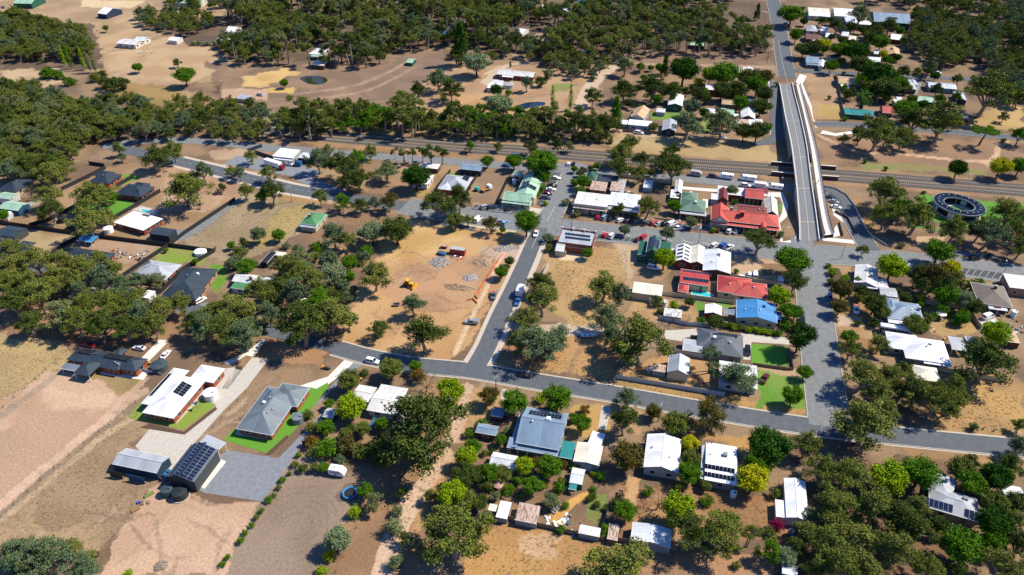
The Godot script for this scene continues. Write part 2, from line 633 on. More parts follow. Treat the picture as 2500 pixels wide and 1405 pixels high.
# w: [type, x, z, yaw, length, width, eave, rise, roof, wall, options]
# options: o overhang, win windows, door, posts, roller, base
func building(called: String, label: String, category: String, wings: Array, extras := [], group := "") -> Node3D:
	var w0: Array = wings[0]
	var t := thing(called, label, category, w0[1], w0[2], 0.0, group)
	var frames := []
	var roofs := []
	for w in wings:
		var o: Dictionary = w[10]
		var f := at(w[1] - w0[1], o.get("y", 0.0), w[2] - w0[2], w[3])
		frames.append(f)
		var L: float = w[4]
		var W: float = w[5]
		var e: float = w[6]
		var over: float = o.get("o", 0.45)
		var has_wall: bool = w[9] != ""
		if has_wall: part(t, "wall", wall_mesh(w[0], L, W, e, w[7], over), M["wall_" + w[9]], f)
		var rf := part(t, "roof", roof_mesh(w[0], L, W, e, w[7]), M["roof_" + w[8]], f)
		roofs.append(rf)
		if o.get("gut", true) and w[0] != "vault": gutters(t, w[0], L, W, e, M["gutter_dark" if w[8] in ["slate", "blueslate", "midgrey"] else "gutter"], f)
		var hx := L * 0.5 - over
		var hz := W * 0.5 - over
		if o.has("posts"):
			var np: int = o.posts
			for i in np:
				var px := lerpf(-L * 0.5 + 0.3, L * 0.5 - 0.3, float(i) / maxi(np - 1, 1))
				part(t, "post", unit_box, M.frame, f * at(px, e * 0.5 - 0.1, W * 0.5 - 0.25, 0, Vector3(0.14, e - 0.2, 0.14)))
				if not has_wall and not o.get("attached", false):
					part(t, "post", unit_box, M.frame, f * at(px, e * 0.5 - 0.1, -W * 0.5 + 0.25, 0, Vector3(0.14, e - 0.2, 0.14)))
		if has_wall and o.get("win", true):
			for side in 4:
				var ln: float = (hx if side % 2 == 0 else hz) * 2.0
				var dist: float = hz if side % 2 == 0 else hx
				var n := clampi(int(ln / 4.2), 1, 6)
				if ln < 3.0: continue
				var turn := [0.0, PI / 2, PI, -PI / 2][side] as float
				for i in n:
					var u := (i + 0.5) / n * ln - ln * 0.5
					var ff := f * at(0, 0, 0, turn) * at(u, minf(1.65, e * 0.55), dist + 0.03)
					if side == o.get("doorside", 0) and i == n / 2 and n > 1:
						part(t, "door", door_mesh, M.door, f * at(0, 0, 0, turn) * at(u, 1.03, dist + 0.03))
						continue
					var fr := part(t, "window", win_frame, M.frame, ff)
					part(fr, "pane", win_pane, M.glass, at(0, 0, 0.035))
		if has_wall and o.has("roller"):
			for side in o.roller:
				var ln2: float = (hx if side % 2 == 0 else hz) * 2.0
				var dist2: float = hz if side % 2 == 0 else hx
				var turn2 := [0.0, PI / 2, PI, -PI / 2][side] as float
				var nd := clampi(int(ln2 / 4.5), 1, 3)
				for i in nd:
					part(t, "roller_door", unit_box, M.roller, f * at(0, 0, 0, turn2) * at((i + 0.5) / nd * ln2 - ln2 * 0.5, e * 0.4, dist2 + 0.03, 0, Vector3(minf(3.0, ln2 * 0.7), e * 0.78, 0.08)))
	for x in extras:
		match x[0]:
			"pv":  # wing, side, rows, cols, u, v, panel wide, panel high, tilt
				var w: Array = wings[x[1]]
				var W: float = w[5]
				var side: int = x[2]
				var slope := atan2(w[7], W * 0.5)
				if w[0] == "skillion" or w[0] == "flat": slope = atan2(w[7], W)
				var tilt: float = x[9] if x.size() > 9 else 0.0
				var fr: Transform3D = at(0, 0, 0, 0.0 if side == 0 else PI)
				for r in x[3]:
					for c in x[4]:
						var u: float = x[5] + (c - (x[4] - 1) * 0.5) * (x[7] + 0.04)
						var v: float = x[6] + (r + 0.5) * (x[8] + 0.04)
						var pos := Vector3(u, w[6] + v * sin(slope) + 0.10 + tilt * 0.6, W * 0.5 - v * cos(slope))
						var bb := Basis(Vector3.RIGHT, slope + tilt)
						var pn := part(roofs[x[1]], "solar_panel", pv_mesh, M.pv_rim, fr * Transform3D(bb.scaled_local(Vector3(x[7], 1.0, x[8])), pos))
						part(pn, "cell_face", unit_box, M[x[10] if x.size() > 10 else "pv"], at(0, 0.024, 0, 0, Vector3(0.94, 0.02, 0.965)))
			"cooler":  # wing, u, v from centre, size
				var w: Array = wings[x[1]]
				var h := roof_h(w, x[2], x[3])
				part(t, "evaporative_cooler", unit_box, M.chrome_white if x.size() < 6 else M[x[5]], frames[x[1]] * at(x[2], h + x[4] * 0.25, x[3], 0, Vector3(x[4], x[4] * 0.85, x[4])))
			"vent":
				var w: Array = wings[x[1]]
				var h := roof_h(w, x[2], x[3])
				var g := Geo.new()
				g.lathe([Vector2(0.12, 0), Vector2(0.12, 0.35), Vector2(0.28, 0.42), Vector2(0.28, 0.6), Vector2(0.02, 0.72)], 8)
				part(t, "roof_vent", g.mesh(), M.metal, frames[x[1]] * at(x[2], h - 0.1, x[3]))
			"chimney":
				var w: Array = wings[x[1]]
				var h := roof_h(w, x[2], x[3])
				var ch := part(t, "chimney", unit_box, M["wall_" + x[4]], frames[x[1]] * at(x[2], h + 0.4, x[3], 0, Vector3(0.9, 2.0, 0.7)))
				part(ch, "chimney_cap", unit_box, M.wall_lightgrey, at(0, 0.52, 0, 0, Vector3(1.15, 0.08, 1.2)))
			"disc":  # wing, end -1 or 1, height, radius: round louvre in a gable
				var w: Array = wings[x[1]]
				var g := Geo.new()
				g.lathe([Vector2(x[4], -0.05), Vector2(x[4], 0.08), Vector2(x[4] * 0.7, 0.08), Vector2(x[4] * 0.68, 0.03), Vector2(0.01, 0.03)], 20)
				part(t, "gable_vent", g.mesh(), M.frame, frames[x[1]] * Transform3D(Basis(Vector3.BACK, -PI * 0.5 * x[2]), Vector3(x[2] * (w[4] * 0.5 + 0.06), x[3], 0)))
			"box":  # wing, u, y, v, sx, sy, sz, material, name
				part(t, x[9], unit_box, M[x[8]], frames[x[1]] * at(x[2], x[3], x[4], 0, Vector3(x[5], x[6], x[7])))
	return t
func roof_h(w: Array, u: float, v: float) -> float:
	var z: float = w[5] * 0.5
	match w[0]:
		"hip": return w[6] + w[7] * clampf(minf(z - absf(v), w[4] * 0.5 - absf(u)) / z, 0, 1)
		"gable": return w[6] + w[7] * clampf((z - absf(v)) / z, 0, 1)
		"skillion", "flat": return w[6] + w[7] * (0.5 - v / w[5])
	return w[6]

# ---------------------------------------------------------------- fences, poles, tanks and other fittings
var fence_panel_mesh := {}
func fence(called: String, label: String, pts: Array, h: float, m: String, step := 2.4, pm := ""):
	# Colorbond-like fence: each bay a ribbed panel between posts
	var p := v2(pts)
	var t := thing(called, label, "fence", p[0].x, p[0].y)
	for s in p.size() - 1:
		var a: Vector2 = p[s]
		var b: Vector2 = p[s + 1]
		var L := a.distance_to(b)
		var n := maxi(1, int(round(L / step)))
		var turn := atan2(-(b.y - a.y), b.x - a.x)
		for i in n:
			var c: Vector2 = a.lerp(b, (i + 0.5) / n) - p[0]
			part(t, "panel", panel_mesh(), M[m], at(c.x, h * 0.5, c.y, turn, Vector3(L / n - 0.05, h, 1.0)))
			var q: Vector2 = a.lerp(b, float(i) / n) - p[0]
			part(t, "post", unit_box, M[pm if pm != "" else m], at(q.x, h * 0.5 + 0.02, q.y, turn, Vector3(0.07, h + 0.04, 0.07)))
func panel_mesh() -> Mesh:
	if not fence_panel_mesh.has("p"):
		var g := Geo.new()
		var k := 12
		for i in k:
			var x0 := -0.5 + float(i) / k
			var x1 := -0.5 + float(i + 1) / k
			var z0 := 0.02 if i % 2 == 0 else -0.02
			var z1 := -z0
			g.quad(Vector3(x0, -0.5, z0), Vector3(x0, 0.5, z0), Vector3(x1, 0.5, z1), Vector3(x1, -0.5, z1))
		g.box(Vector3(0, 0.49, 0), Vector3(1, 0.03, 0.06))
		g.box(Vector3(0, -0.47, 0), Vector3(1, 0.03, 0.06))
		fence_panel_mesh.p = g.mesh()
	return fence_panel_mesh.p
func wire_fence(called: String, label: String, pts: Array, h := 1.1, step := 4.0):
	var p := v2(pts)
	var t := thing(called, label, "fence", p[0].x, p[0].y)
	var g := Geo.new()
	for s in p.size() - 1:
		var a: Vector2 = p[s]
		var b: Vector2 = p[s + 1]
		var n := maxi(1, int(a.distance_to(b) / step))
		for i in n + 1:
			var q: Vector2 = a.lerp(b, float(i) / n) - p[0]
			part(t, "post", unit_box, M.bark_dark, at(q.x, h * 0.5, q.y, 0, Vector3(0.12, h, 0.12)))
		for y in [0.3, 0.65, 1.0]:
			var a3 := Vector3(a.x - p[0].x, y * h, a.y - p[0].y)
			var b3 := Vector3(b.x - p[0].x, y * h, b.y - p[0].y)
			g.tube([a3, b3], [0.008, 0.008], 3)
	part(t, "wire", g.mesh(), M.frame_dark).set_meta("kind", "stuff")
func tank(called: String, label: String, x: float, z: float, r: float, h: float, m: String, base := ""):
	var t := thing(called, label, "water tank", x, z)
	var g := Geo.new()
	g.lathe([Vector2(r, 0), Vector2(r, h)], 28)
	for k in 4: g.lathe([Vector2(r, h * (k + 0.5) / 4.0 - 0.04), Vector2(r + 0.04, h * (k + 0.5) / 4.0), Vector2(r, h * (k + 0.5) / 4.0 + 0.04)], 28)
	part(t, "tank_wall", g.mesh(), M[m])
	g = Geo.new()
	g.lathe([Vector2(r + 0.08, h - 0.05), Vector2(r + 0.08, h + 0.03), Vector2(r * 0.5, h + r * 0.14), Vector2(0.01, h + r * 0.2)], 28)
	for k in 14:
		var a := TAU * k / 14
		g.box(Vector3(cos(a) * r * 0.55, h + 0.03 + r * 0.11, sin(a) * r * 0.55), Vector3(r * 0.9, 0.03, 0.05), Basis(Vector3.UP, -a) * Basis(Vector3.BACK, -0.2))
	part(t, "tank_roof", g.mesh(), M[m])
	g = Geo.new()
	g.lathe([Vector2(0.3, 0), Vector2(0.3, 0.12), Vector2(0.01, 0.16)], 12)
	part(t, "hatch", g.mesh(), M.dark, at(r * 0.4, h + r * 0.12, r * 0.2))
	if base != "":
		g = Geo.new()
		g.lathe([Vector2(r + 0.5, 0.0), Vector2(r + 0.5, 0.25), Vector2(r + 0.2, 0.25)], 28)
		part(t, "base_ring", g.mesh(), M[base])
func power_pole(label: String, x: float, z: float, h: float, turn: float, m := "bark_pale"):
	var t := thing("power_pole", label, "power pole", x, z, turn)
	var g := Geo.new()
	g.tube([Vector3.ZERO, Vector3(0, h, 0)], [0.17, 0.11], 8)
	part(t, "shaft", g.mesh(), M[m])
	for y in [h - 0.5, h - 1.3]:
		part(t, "crossarm", unit_box, M.wall_lightgrey, at(0, y, 0.12, 0, Vector3(2.2, 0.14, 0.1)))
	for x2 in [-0.95, -0.4, 0.4, 0.95]:
		g = Geo.new()
		g.lathe([Vector2(0.05, 0), Vector2(0.09, 0.1), Vector2(0.05, 0.25), Vector2(0.01, 0.28)], 6)
		part(t, "insulator", g.mesh(), M.chrome_white, at(x2, h - 0.43, 0.12))
func street_lamp(label: String, x: float, z: float, h: float, turn: float):
	var t := thing("street_lamp", label, "street lamp", x, z, turn)
	var g := Geo.new()
	g.tube([Vector3.ZERO, Vector3(0, h * 0.5, 0), Vector3(0, h, 0)], [0.12, 0.09, 0.07], 8)
	part(t, "shaft", g.mesh(), M.frame_dark)
	g = Geo.new()
	g.tube([Vector3(0, h - 0.1, 0), Vector3(0.9, h + 0.15, 0), Vector3(1.8, h + 0.2, 0)], [0.05, 0.045, 0.04], 6)
	part(t, "arm", g.mesh(), M.frame_dark)
	part(t, "lamp_head", unit_box, M.chrome_white, at(2.0, h + 0.2, 0, 0, Vector3(0.7, 0.14, 0.3)))
	part(t, "base", unit_box, M.concrete_grey, at(0, 0.1, 0, 0, Vector3(0.5, 0.2, 0.5)))
func bin(label: String, x: float, z: float, turn: float, lid: String):
	var t := thing("wheelie_bin", label, "bin", x, z, turn)
	var g := Geo.new()
	g.loft([ring4(-0.24, 0.24, -0.24, 0.24, 0.08), ring4(-0.3, 0.3, -0.32, 0.32, 0.95)])
	part(t, "bin_body", g.mesh(), M.bin_green)
	part(t, "lid", unit_box, M[lid], at(0, 1.0, 0.02, 0, Vector3(0.66, 0.1, 0.74)))
func ring4(x0: float, x1: float, z0: float, z1: float, y: float) -> Array:
	return [Vector3(x0, y, z1), Vector3(x1, y, z1), Vector3(x1, y, z0), Vector3(x0, y, z0)]

# ---------------------------------------------------------------- vehicles
var car_kit := {}
func body_ring(x: float, w: float, y0: float, y1: float) -> Array:
	return [Vector3(x, y0, w - 0.06), Vector3(x, y0 + 0.12, w), Vector3(x, y1 - 0.16, w), Vector3(x, y1, w - 0.14), Vector3(x, y1, -w + 0.14), Vector3(x, y1 - 0.16, -w), Vector3(x, y0 + 0.12, -w), Vector3(x, y0, -w + 0.06)]
func make_car_kit():
	# profile stations: x, half width, bottom, top ; cabin: base x0 x1, top x0 x1, height
	var P := {
		sedan = {s = [[-2.3, 0.72, 0.42, 0.78], [-2.2, 0.84, 0.25, 0.95], [-1.2, 0.9, 0.22, 0.98], [0.9, 0.9, 0.22, 0.96], [1.9, 0.86, 0.24, 0.82], [2.25, 0.72, 0.36, 0.66]], c = [-1.75, 1.05, -1.05, 0.25, 0.93, 1.42]},
		hatch = {s = [[-2.05, 0.74, 0.42, 0.85], [-1.98, 0.84, 0.25, 1.0], [-1.0, 0.88, 0.22, 1.0], [0.8, 0.88, 0.22, 0.97], [1.7, 0.84, 0.24, 0.85], [2.0, 0.7, 0.36, 0.68]], c = [-1.95, 1.0, -1.6, 0.2, 0.96, 1.5]},
		wagon = {s = [[-2.4, 0.8, 0.5, 0.95], [-2.32, 0.92, 0.32, 1.1], [-1.0, 0.95, 0.3, 1.1], [0.9, 0.95, 0.3, 1.08], [1.95, 0.9, 0.32, 0.98], [2.3, 0.78, 0.45, 0.8]], c = [-2.28, 1.1, -2.05, 0.35, 1.06, 1.78]},
		ute = {s = [[-2.65, 0.85, 0.5, 0.95], [-2.6, 0.92, 0.38, 1.02], [-0.9, 0.93, 0.35, 1.05], [1.0, 0.93, 0.35, 1.05], [2.15, 0.9, 0.35, 0.98], [2.5, 0.78, 0.48, 0.82]], c = [-0.85, 1.2, -0.7, 0.55, 1.03, 1.75]},
		van = {s = [[-2.5, 0.88, 0.4, 1.2], [-2.45, 0.95, 0.3, 1.25], [0.9, 0.96, 0.3, 1.25], [1.9, 0.93, 0.3, 1.15], [2.4, 0.8, 0.42, 0.85]], c = [-2.45, 1.95, -2.4, 1.05, 1.2, 2.05]},
	}
	for k in P:
		var kit := {}
		var g := Geo.new()
		var rings := []
		for s in P[k].s: rings.append(body_ring(s[0], s[1], s[2], s[3]))
		g.loft(rings)
		kit.body = g.mesh()
		var c: Array = P[k].c
		var w: float = P[k].s[2][1] - 0.1
		g = Geo.new()
		g.loft([ring4(c[0], c[1], -w, w, c[4]), ring4(c[2], c[3], -w + 0.16, w - 0.16, c[5])])
		kit.glass = g.mesh()
		g = Geo.new()
		g.loft([ring4(c[2] - 0.05, c[3] + 0.05, -w + 0.13, w - 0.13, c[5] - 0.02), ring4(c[2] + 0.12, c[3] - 0.1, -w + 0.24, w - 0.24, c[5] + 0.07)])
		# pillars
		for sx in [[c[0], c[2]], [c[1], c[3]], [(c[0] + c[1]) * 0.5, (c[2] + c[3]) * 0.5]]:
			for sz in [-1.0, 1.0]:
				g.tube([Vector3(sx[0], c[4], sz * w), Vector3(sx[1], c[5], sz * (w - 0.15))], [0.06, 0.06], 4)
		if k == "van":
			g.box(Vector3(-1.15, 1.62, 0), Vector3(2.3, 0.8, 1.78))
		kit.top = g.mesh()
		kit.wx = [P[k].s[1][0] + 0.85, P[k].s[-1][0] - 0.8]
		kit.wz = P[k].s[2][1] - 0.1
		kit.f = [P[k].s[-1][0] - 0.1, P[k].s[-1][3] - 0.1, P[k].s[-1][1] - 0.15]
		kit.r = [P[k].s[0][0] + 0.02, P[k].s[0][3] - 0.12, P[k].s[0][1] - 0.12]
		car_kit[k] = kit
	var g := Geo.new()
	var rg := []
	for sgn in [-0.11, 0.11]:
		var r := []
		for i in 12: r.append(Vector3(cos(TAU * i / 12) * 0.33, sin(TAU * i / 12) * 0.33, sgn))
		rg.append(r)
	g.loft(rg)
	car_kit.wheel = g.mesh()
	g = Geo.new()
	rg = []
	for sgn in [-0.125, 0.125]:
		var r := []
		for i in 10: r.append(Vector3(cos(TAU * i / 10) * 0.19, sin(TAU * i / 10) * 0.19, sgn))
		rg.append(r)
	g.loft(rg)
	car_kit.rim = g.mesh()
func wheels(t: Node3D, xs: Array, wz: float, s := 1.0):
	for x in xs:
		for z in [-wz, wz]:
			var w := part(t, "wheel", car_kit.wheel, M.tyre, at(x, 0.33 * s, z, 0, Vector3(s, s, 1)))
			part(w, "rim", car_kit.rim, M.metal)
func car(kind: String, colour: String, x: float, z: float, turn: float, label: String, cargo := "", group := ""):
	var kit: Dictionary = car_kit[kind]
	var nm: String = {sedan = "sedan_car", hatch = "hatchback_car", wagon = "station_wagon", ute = "utility_truck", van = "delivery_van"}[kind]
	var t := thing(nm, label, "van" if kind == "van" else ("ute" if kind == "ute" else "car"), x, z, turn, group, 0.02)
	part(t, "body", kit.body, car_paint(colour))
	part(t, "window_glass", kit.glass, M.glass)
	part(t, "cabin_roof", kit.top, car_paint(colour))
	wheels(t, kit.wx, kit.wz)
	for s in [-1.0, 1.0]:
		part(t, "headlight", unit_box, M.light_white, at(kit.f[0], kit.f[1], s * kit.f[2], 0, Vector3(0.2, 0.14, 0.3)))
		part(t, "tail_light", unit_box, M.light_red, at(kit.r[0], kit.r[1], s * kit.r[2], 0, Vector3(0.1, 0.22, 0.2)))
	if kind == "ute":
		match cargo:
			"canopy":
				part(t, "canopy", unit_box, M.chrome_white if colour != "8d959c" else M.metal, at(-1.75, 1.4, 0, 0, Vector3(1.75, 0.75, 1.78)))
			"tray":
				part(t, "tray", unit_box, M.metal, at(-1.8, 1.08, 0, 0, Vector3(1.95, 0.1, 1.95)))
				for s in [-1.0, 1.0]: part(t, "tray_side", unit_box, M.metal, at(-1.8, 1.27, s * 0.96, 0, Vector3(1.95, 0.28, 0.05)))
				part(t, "cargo", unit_box, M.orange, at(-1.8, 1.3, 0.1, 0, Vector3(1.0, 0.35, 1.0)))
			_:
				part(t, "tub_well", unit_box, M.dark, at(-1.75, 1.045, 0, 0, Vector3(1.55, 0.06, 1.45)))
	return t
func caravan(called: String, label: String, x: float, z: float, turn: float, L: float, m: String, category := "caravan", motor := false):
	var t := thing(called, label, category, x, z, turn, "", 0.02)
	var g := Geo.new()
	var h := L * 0.5
	var w := 1.15
	var rings := []
	for s in [[-h, 0.8, 2.45], [-h + 0.25, 0.5, 2.6], [h - 1.1, 0.5, 2.6], [h - 0.1, 0.5, 1.7], [h, 0.7, 1.2]]:
		rings.append([Vector3(s[0], s[1], w), Vector3(s[0], s[2] - 0.1, w), Vector3(s[0], s[2], w - 0.12), Vector3(s[0], s[2], -w + 0.12), Vector3(s[0], s[2] - 0.1, -w), Vector3(s[0], s[1], -w)])
	g.loft(rings)
	part(t, "shell", g.mesh(), M[m])
	for s in [-1.0, 1.0]:
		for k in [-0.55, 0.25]:
			part(t, "window", unit_box, M.glass, at(k * h, 1.75, s * (w + 0.005), 0, Vector3(1.0, 0.5, 0.04)))
	part(t, "door", unit_box, M.wall_lightgrey, at(-0.12 * h, 1.4, w + 0.01, 0, Vector3(0.6, 1.7, 0.05)))
	part(t, "roof_hatch", unit_box, M.wall_lightgrey, at(-0.3 * h, 2.65, 0, 0, Vector3(0.6, 0.14, 0.6)))
	part(t, "stripe", unit_box, M.sail_grey, at(-0.1 * h, 1.1, w + 0.004, 0, Vector3(L * 0.8, 0.14, 0.03)))
	if motor:
		wheels(t, [-h * 0.5, h * 0.72], 0.95)
		part(t, "windscreen", unit_box, M.glass, Transform3D(Basis(Vector3.BACK, 0.73), Vector3(h - 0.55, 2.2, 0)) * at(0, 0, 0, 0, Vector3(0.06, 0.8, 1.8)))
	else:
		wheels(t, [-0.3, 0.4], 1.0)
		g = Geo.new()
		for s in [-1.0, 1.0]: g.tube([Vector3(h - 0.3, 0.5, s * 0.6), Vector3(h + 1.2, 0.45, 0)], [0.05, 0.05], 5)
		part(t, "drawbar", g.mesh(), M.metal)
	return t
func box_truck(called: String, label: String, x: float, z: float, turn: float, L: float, cab: String, boxm: String, bh := 2.4):
	var t := thing(called, label, "truck", x, z, turn, "", 0.02)
	part(t, "cargo_box", unit_box, M[boxm], at(-0.9, 1.0 + bh * 0.5, 0, 0, Vector3(L - 2.2, bh, 2.4)))
	part(t, "chassis", unit_box, M.dark, at(0, 0.8, 0, 0, Vector3(L - 0.4, 0.25, 1.6)))
	var g := Geo.new()
	g.loft([ring4(L * 0.5 - 1.9, L * 0.5, -1.1, 1.1, 0.6), ring4(L * 0.5 - 1.9, L * 0.5, -1.15, 1.15, 1.5), ring4(L * 0.5 - 1.9, L * 0.5 - 0.35, -1.05, 1.05, 2.5)])
	part(t, "cab", g.mesh(), M[cab])
	part(t, "windscreen", unit_box, M.glass, Transform3D(Basis(Vector3.BACK, 0.33), Vector3(L * 0.5 - 0.16, 2.0, 0)) * at(0, 0, 0, 0, Vector3(0.06, 0.75, 1.9)))
	wheels(t, [-L * 0.36, -L * 0.24, L * 0.34], 1.05, 1.35)
	return t

# ---------------------------------------------------------------- trees
var crown_mesh := {}
var rng := RandomNumberGenerator.new()
func rdir() -> Vector3:
	var z := rng.randf_range(-1, 1)
	var a := rng.randf() * TAU
	var r := sqrt(1.0 - z * z)
	return Vector3(r * cos(a), z, r * sin(a))
func leaf_clump(g: Geo, c: Vector3, r: Vector3, count: int, size: float, tone: Color, up := 0.25):
	for i in count:
		var d := rdir()
		var rad := 0.12 + 1.08 * pow(rng.randf(), 0.62)
		var p := c + d * r * rad
		var n := (d * 0.6 + Vector3(0, up, 0) + rdir() * 0.95).normalized()
		var s := n.cross(rdir()).normalized()
		var t := n.cross(s)
		var k := size * rng.randf_range(0.6, 1.35)
		var k2 := k * rng.randf_range(0.45, 0.8)
		var a := p - s * k - t * k2 * 0.3
		var b := p - t * k2
		var e := p + s * k
		var f := p + t * k2 * 1.1
		g.tri(a, b, e)
		g.tri(a, e, f)
		var br := rng.randf_range(0.72, 1.0)
		var col := Color(tone.r * br, tone.g * br, tone.b * br * rng.randf_range(0.8, 1.0))
		for q in 6: g.col.append(col)
func clump_tone() -> Color:
	var h := rng.randf_range(-1, 1)
	var b := rng.randf_range(0.78, 1.0)
	return Color(b * (0.92 + 0.08 * h), b, b * (0.86 - 0.12 * h))
func make_tree_kit(kind: String, seed_: int) -> Dictionary:
	rng.seed = seed_
	var g := Geo.new()
	g.use_col = true
	var tr := Geo.new()
	var kit := {}
	match kind:
		"gum":  # 10 m crown, 11 m tall
			var tips := []
			var fork := rng.randf_range(1.6, 3.0)
			var lean := Vector3(rng.randf_range(-0.6, 0.6), 0, rng.randf_range(-0.6, 0.6))
			tr.tube([Vector3.ZERO, lean * 0.5 + Vector3(0, fork * 0.5, 0), lean + Vector3(0, fork, 0)], [0.42, 0.34, 0.28], 7)
			var nl := rng.randi_range(6, 8)
			for i in nl:
				var a := TAU * (i + rng.randf() * 0.7) / nl
				var rr := rng.randf_range(2.2, 4.2)
				var y := rng.randf_range(6.2, 9.4) - rr * 0.62
				var tip := Vector3(cos(a) * rr, y, sin(a) * rr)
				var mid := (lean + Vector3(0, fork, 0)).lerp(tip, 0.5) + Vector3(0, 0.5, 0)
				tr.tube([lean + Vector3(0, fork - 0.2, 0), mid, tip], [0.22, 0.14, 0.06], 5)
				tips.append(tip)
				for j in 3:
					var t2 := mid + Vector3(rng.randf_range(-1.7, 1.7), rng.randf_range(0.6, 3.0), rng.randf_range(-1.7, 1.7))
					tr.tube([mid, t2], [0.1, 0.04], 4)
					tips.append(t2)
			for k in 3: tips.append(Vector3(rng.randf_range(-1.2, 1.2), rng.randf_range(8.4, 9.6), rng.randf_range(-1.2, 1.2)) + lean)
			for tip in tips:
				var m := rng.randi_range(2, 4)
				for j in m:
					var c: Vector3 = tip + rdir() * rng.randf_range(0.3, 1.5) * Vector3(1, 0.65, 1)
					var r := rng.randf_range(0.5, 1.15)
					leaf_clump(g, c, Vector3(r, r * rng.randf_range(0.55, 0.85), r), int(100 * r * r) + 16, 0.17, clump_tone())
			kit.w = 10.0
			kit.bark = "bark_pale"
		"tallgum":  # 8 m crown, 14 m tall, bare trunk showing
			var n := rng.randi_range(1, 2)
			for q in n:
				var off := Vector3(rng.randf_range(-0.8, 0.8), 0, rng.randf_range(-0.8, 0.8)) * (n - 1)
				var top := off * 2.0 + Vector3(rng.randf_range(-1, 1), 10.5, rng.randf_range(-1, 1))
				tr.tube([off, off.lerp(top, 0.5) + Vector3(0.2, 0, 0.1), top], [0.36, 0.26, 0.1], 6)
				for i in 6:
					var y := rng.randf_range(0.5, 0.95)
					var s := off.lerp(top, y)
					var a := rng.randf() * TAU
					var rr := rng.randf_range(1.2, 3.4)
					var tip := s + Vector3(cos(a) * rr, rng.randf_range(0.6, 2.4), sin(a) * rr)
					tr.tube([s, tip], [0.13, 0.05], 4)
					for j in rng.randi_range(2, 4):
						var c := tip + rdir() * rng.randf_range(0.2, 1.3) * Vector3(1, 0.7, 1)
						var r := rng.randf_range(0.7, 1.45)
						leaf_clump(g, c, Vector3(r, r * 0.72, r), int(85 * r * r) + 20, 0.21, clump_tone())
			kit.w = 8.0
			kit.bark = "bark_pale"
		"round":  # 8 m crown, 8 m tall, dense
			tr.tube([Vector3.ZERO, Vector3(0.1, 1.2, 0), Vector3(0, 3.4, 0.1)], [0.28, 0.22, 0.14], 6)
			for i in 78:
				var d := rdir()
				d.y = d.y * 0.85 + 0.12
				var rad := rng.randf_range(0.55, 0.98)
				var c := Vector3(0, 4.5, 0) + d * Vector3(3.1, 2.7, 3.1) * rad
				if c.y < 1.6: continue
				var r := rng.randf_range(0.6, 1.15)
				tr.tube([Vector3(0, 2.6, 0), c], [0.07, 0.02], 3)
				leaf_clump(g, c, Vector3(r, r * 0.8, r), int(120 * r * r) + 20, 0.17, clump_tone())
			kit.w = 8.0
			kit.bark = "bark_dark"
		"bush":  # 4 m wide, 3 m tall
			for i in 7:
				var a := TAU * i / 7
				tr.tube([Vector3(cos(a) * 0.15, 0, sin(a) * 0.15), Vector3(cos(a) * 1.0, 1.5, sin(a) * 1.0)], [0.06, 0.02], 4)
			for i in 24:
				var d := rdir()
				var c := Vector3(0, 1.35, 0) + d * Vector3(1.4, 1.0, 1.4) * rng.randf_range(0.5, 1.0)
				var r := rng.randf_range(0.4, 0.72)
				leaf_clump(g, c, Vector3(r, r * 0.8, r), int(210 * r * r) + 20, 0.12, clump_tone())
			kit.w = 4.0
			kit.bark = "bark_dark"
		"cypress":  # 3.4 m wide, 9 m tall
			tr.tube([Vector3.ZERO, Vector3(0, 7, 0)], [0.22, 0.05], 5)
			for i in 60:
				var y := rng.randf_range(0.6, 8.8)
				var rr := 1.6 * (1.0 - pow(y / 9.2, 1.6)) + 0.1
				var a := rng.randf() * TAU
				var c := Vector3(cos(a) * rr * 0.75, y, sin(a) * rr * 0.75)
				var r := rng.randf_range(0.4, 0.75)
				leaf_clump(g, c, Vector3(r, r * 1.3, r), 55, 0.16, clump_tone())
			kit.w = 3.4
			kit.bark = "bark_dark"
		"poplar":  # 3 m wide, 13 m tall
			tr.tube([Vector3.ZERO, Vector3(0, 11, 0)], [0.25, 0.05], 5)
			for i in 50:
				var y := rng.randf_range(2.0, 12.6)
				var rr := 1.25 * sqrt(maxf(0.05, 1.0 - pow((y - 6.0) / 7.0, 2)))
				var a := rng.randf() * TAU
				var c := Vector3(cos(a) * rr * rng.randf(), y, sin(a) * rr * rng.randf())
				leaf_clump(g, c, Vector3(0.6, 0.9, 0.6), 40, 0.17, clump_tone())
			kit.w = 3.0
			kit.bark = "bark_pale"
		"bare":  # 6 m wide, 6 m tall
			tr.tube([Vector3.ZERO, Vector3(0.1, 1.4, 0)], [0.2, 0.15], 6)
			for i in 7:
				var a := TAU * (i + rng.randf() * 0.6) / 7
				var t1 := Vector3(cos(a) * 1.5, rng.randf_range(3.0, 4.4), sin(a) * 1.5)
				tr.tube([Vector3(0.1, 1.3, 0), t1], [0.11, 0.05], 4)
				for j in 5:
					var t2 := t1 + Vector3(cos(a) * 0.8, 0.7, sin(a) * 0.8) + rdir() * 1.2
					tr.tube([t1, t2], [0.05, 0.025], 3)
					for k in 4: tr.tube([t2, t2 + rdir() * 0.8 + Vector3(0, 0.4, 0)], [0.025, 0.012], 3)
					leaf_clump(g, t2, Vector3(0.6, 0.5, 0.6), 5, 0.12, clump_tone())
			kit.w = 6.0
			kit.bark = "bark"
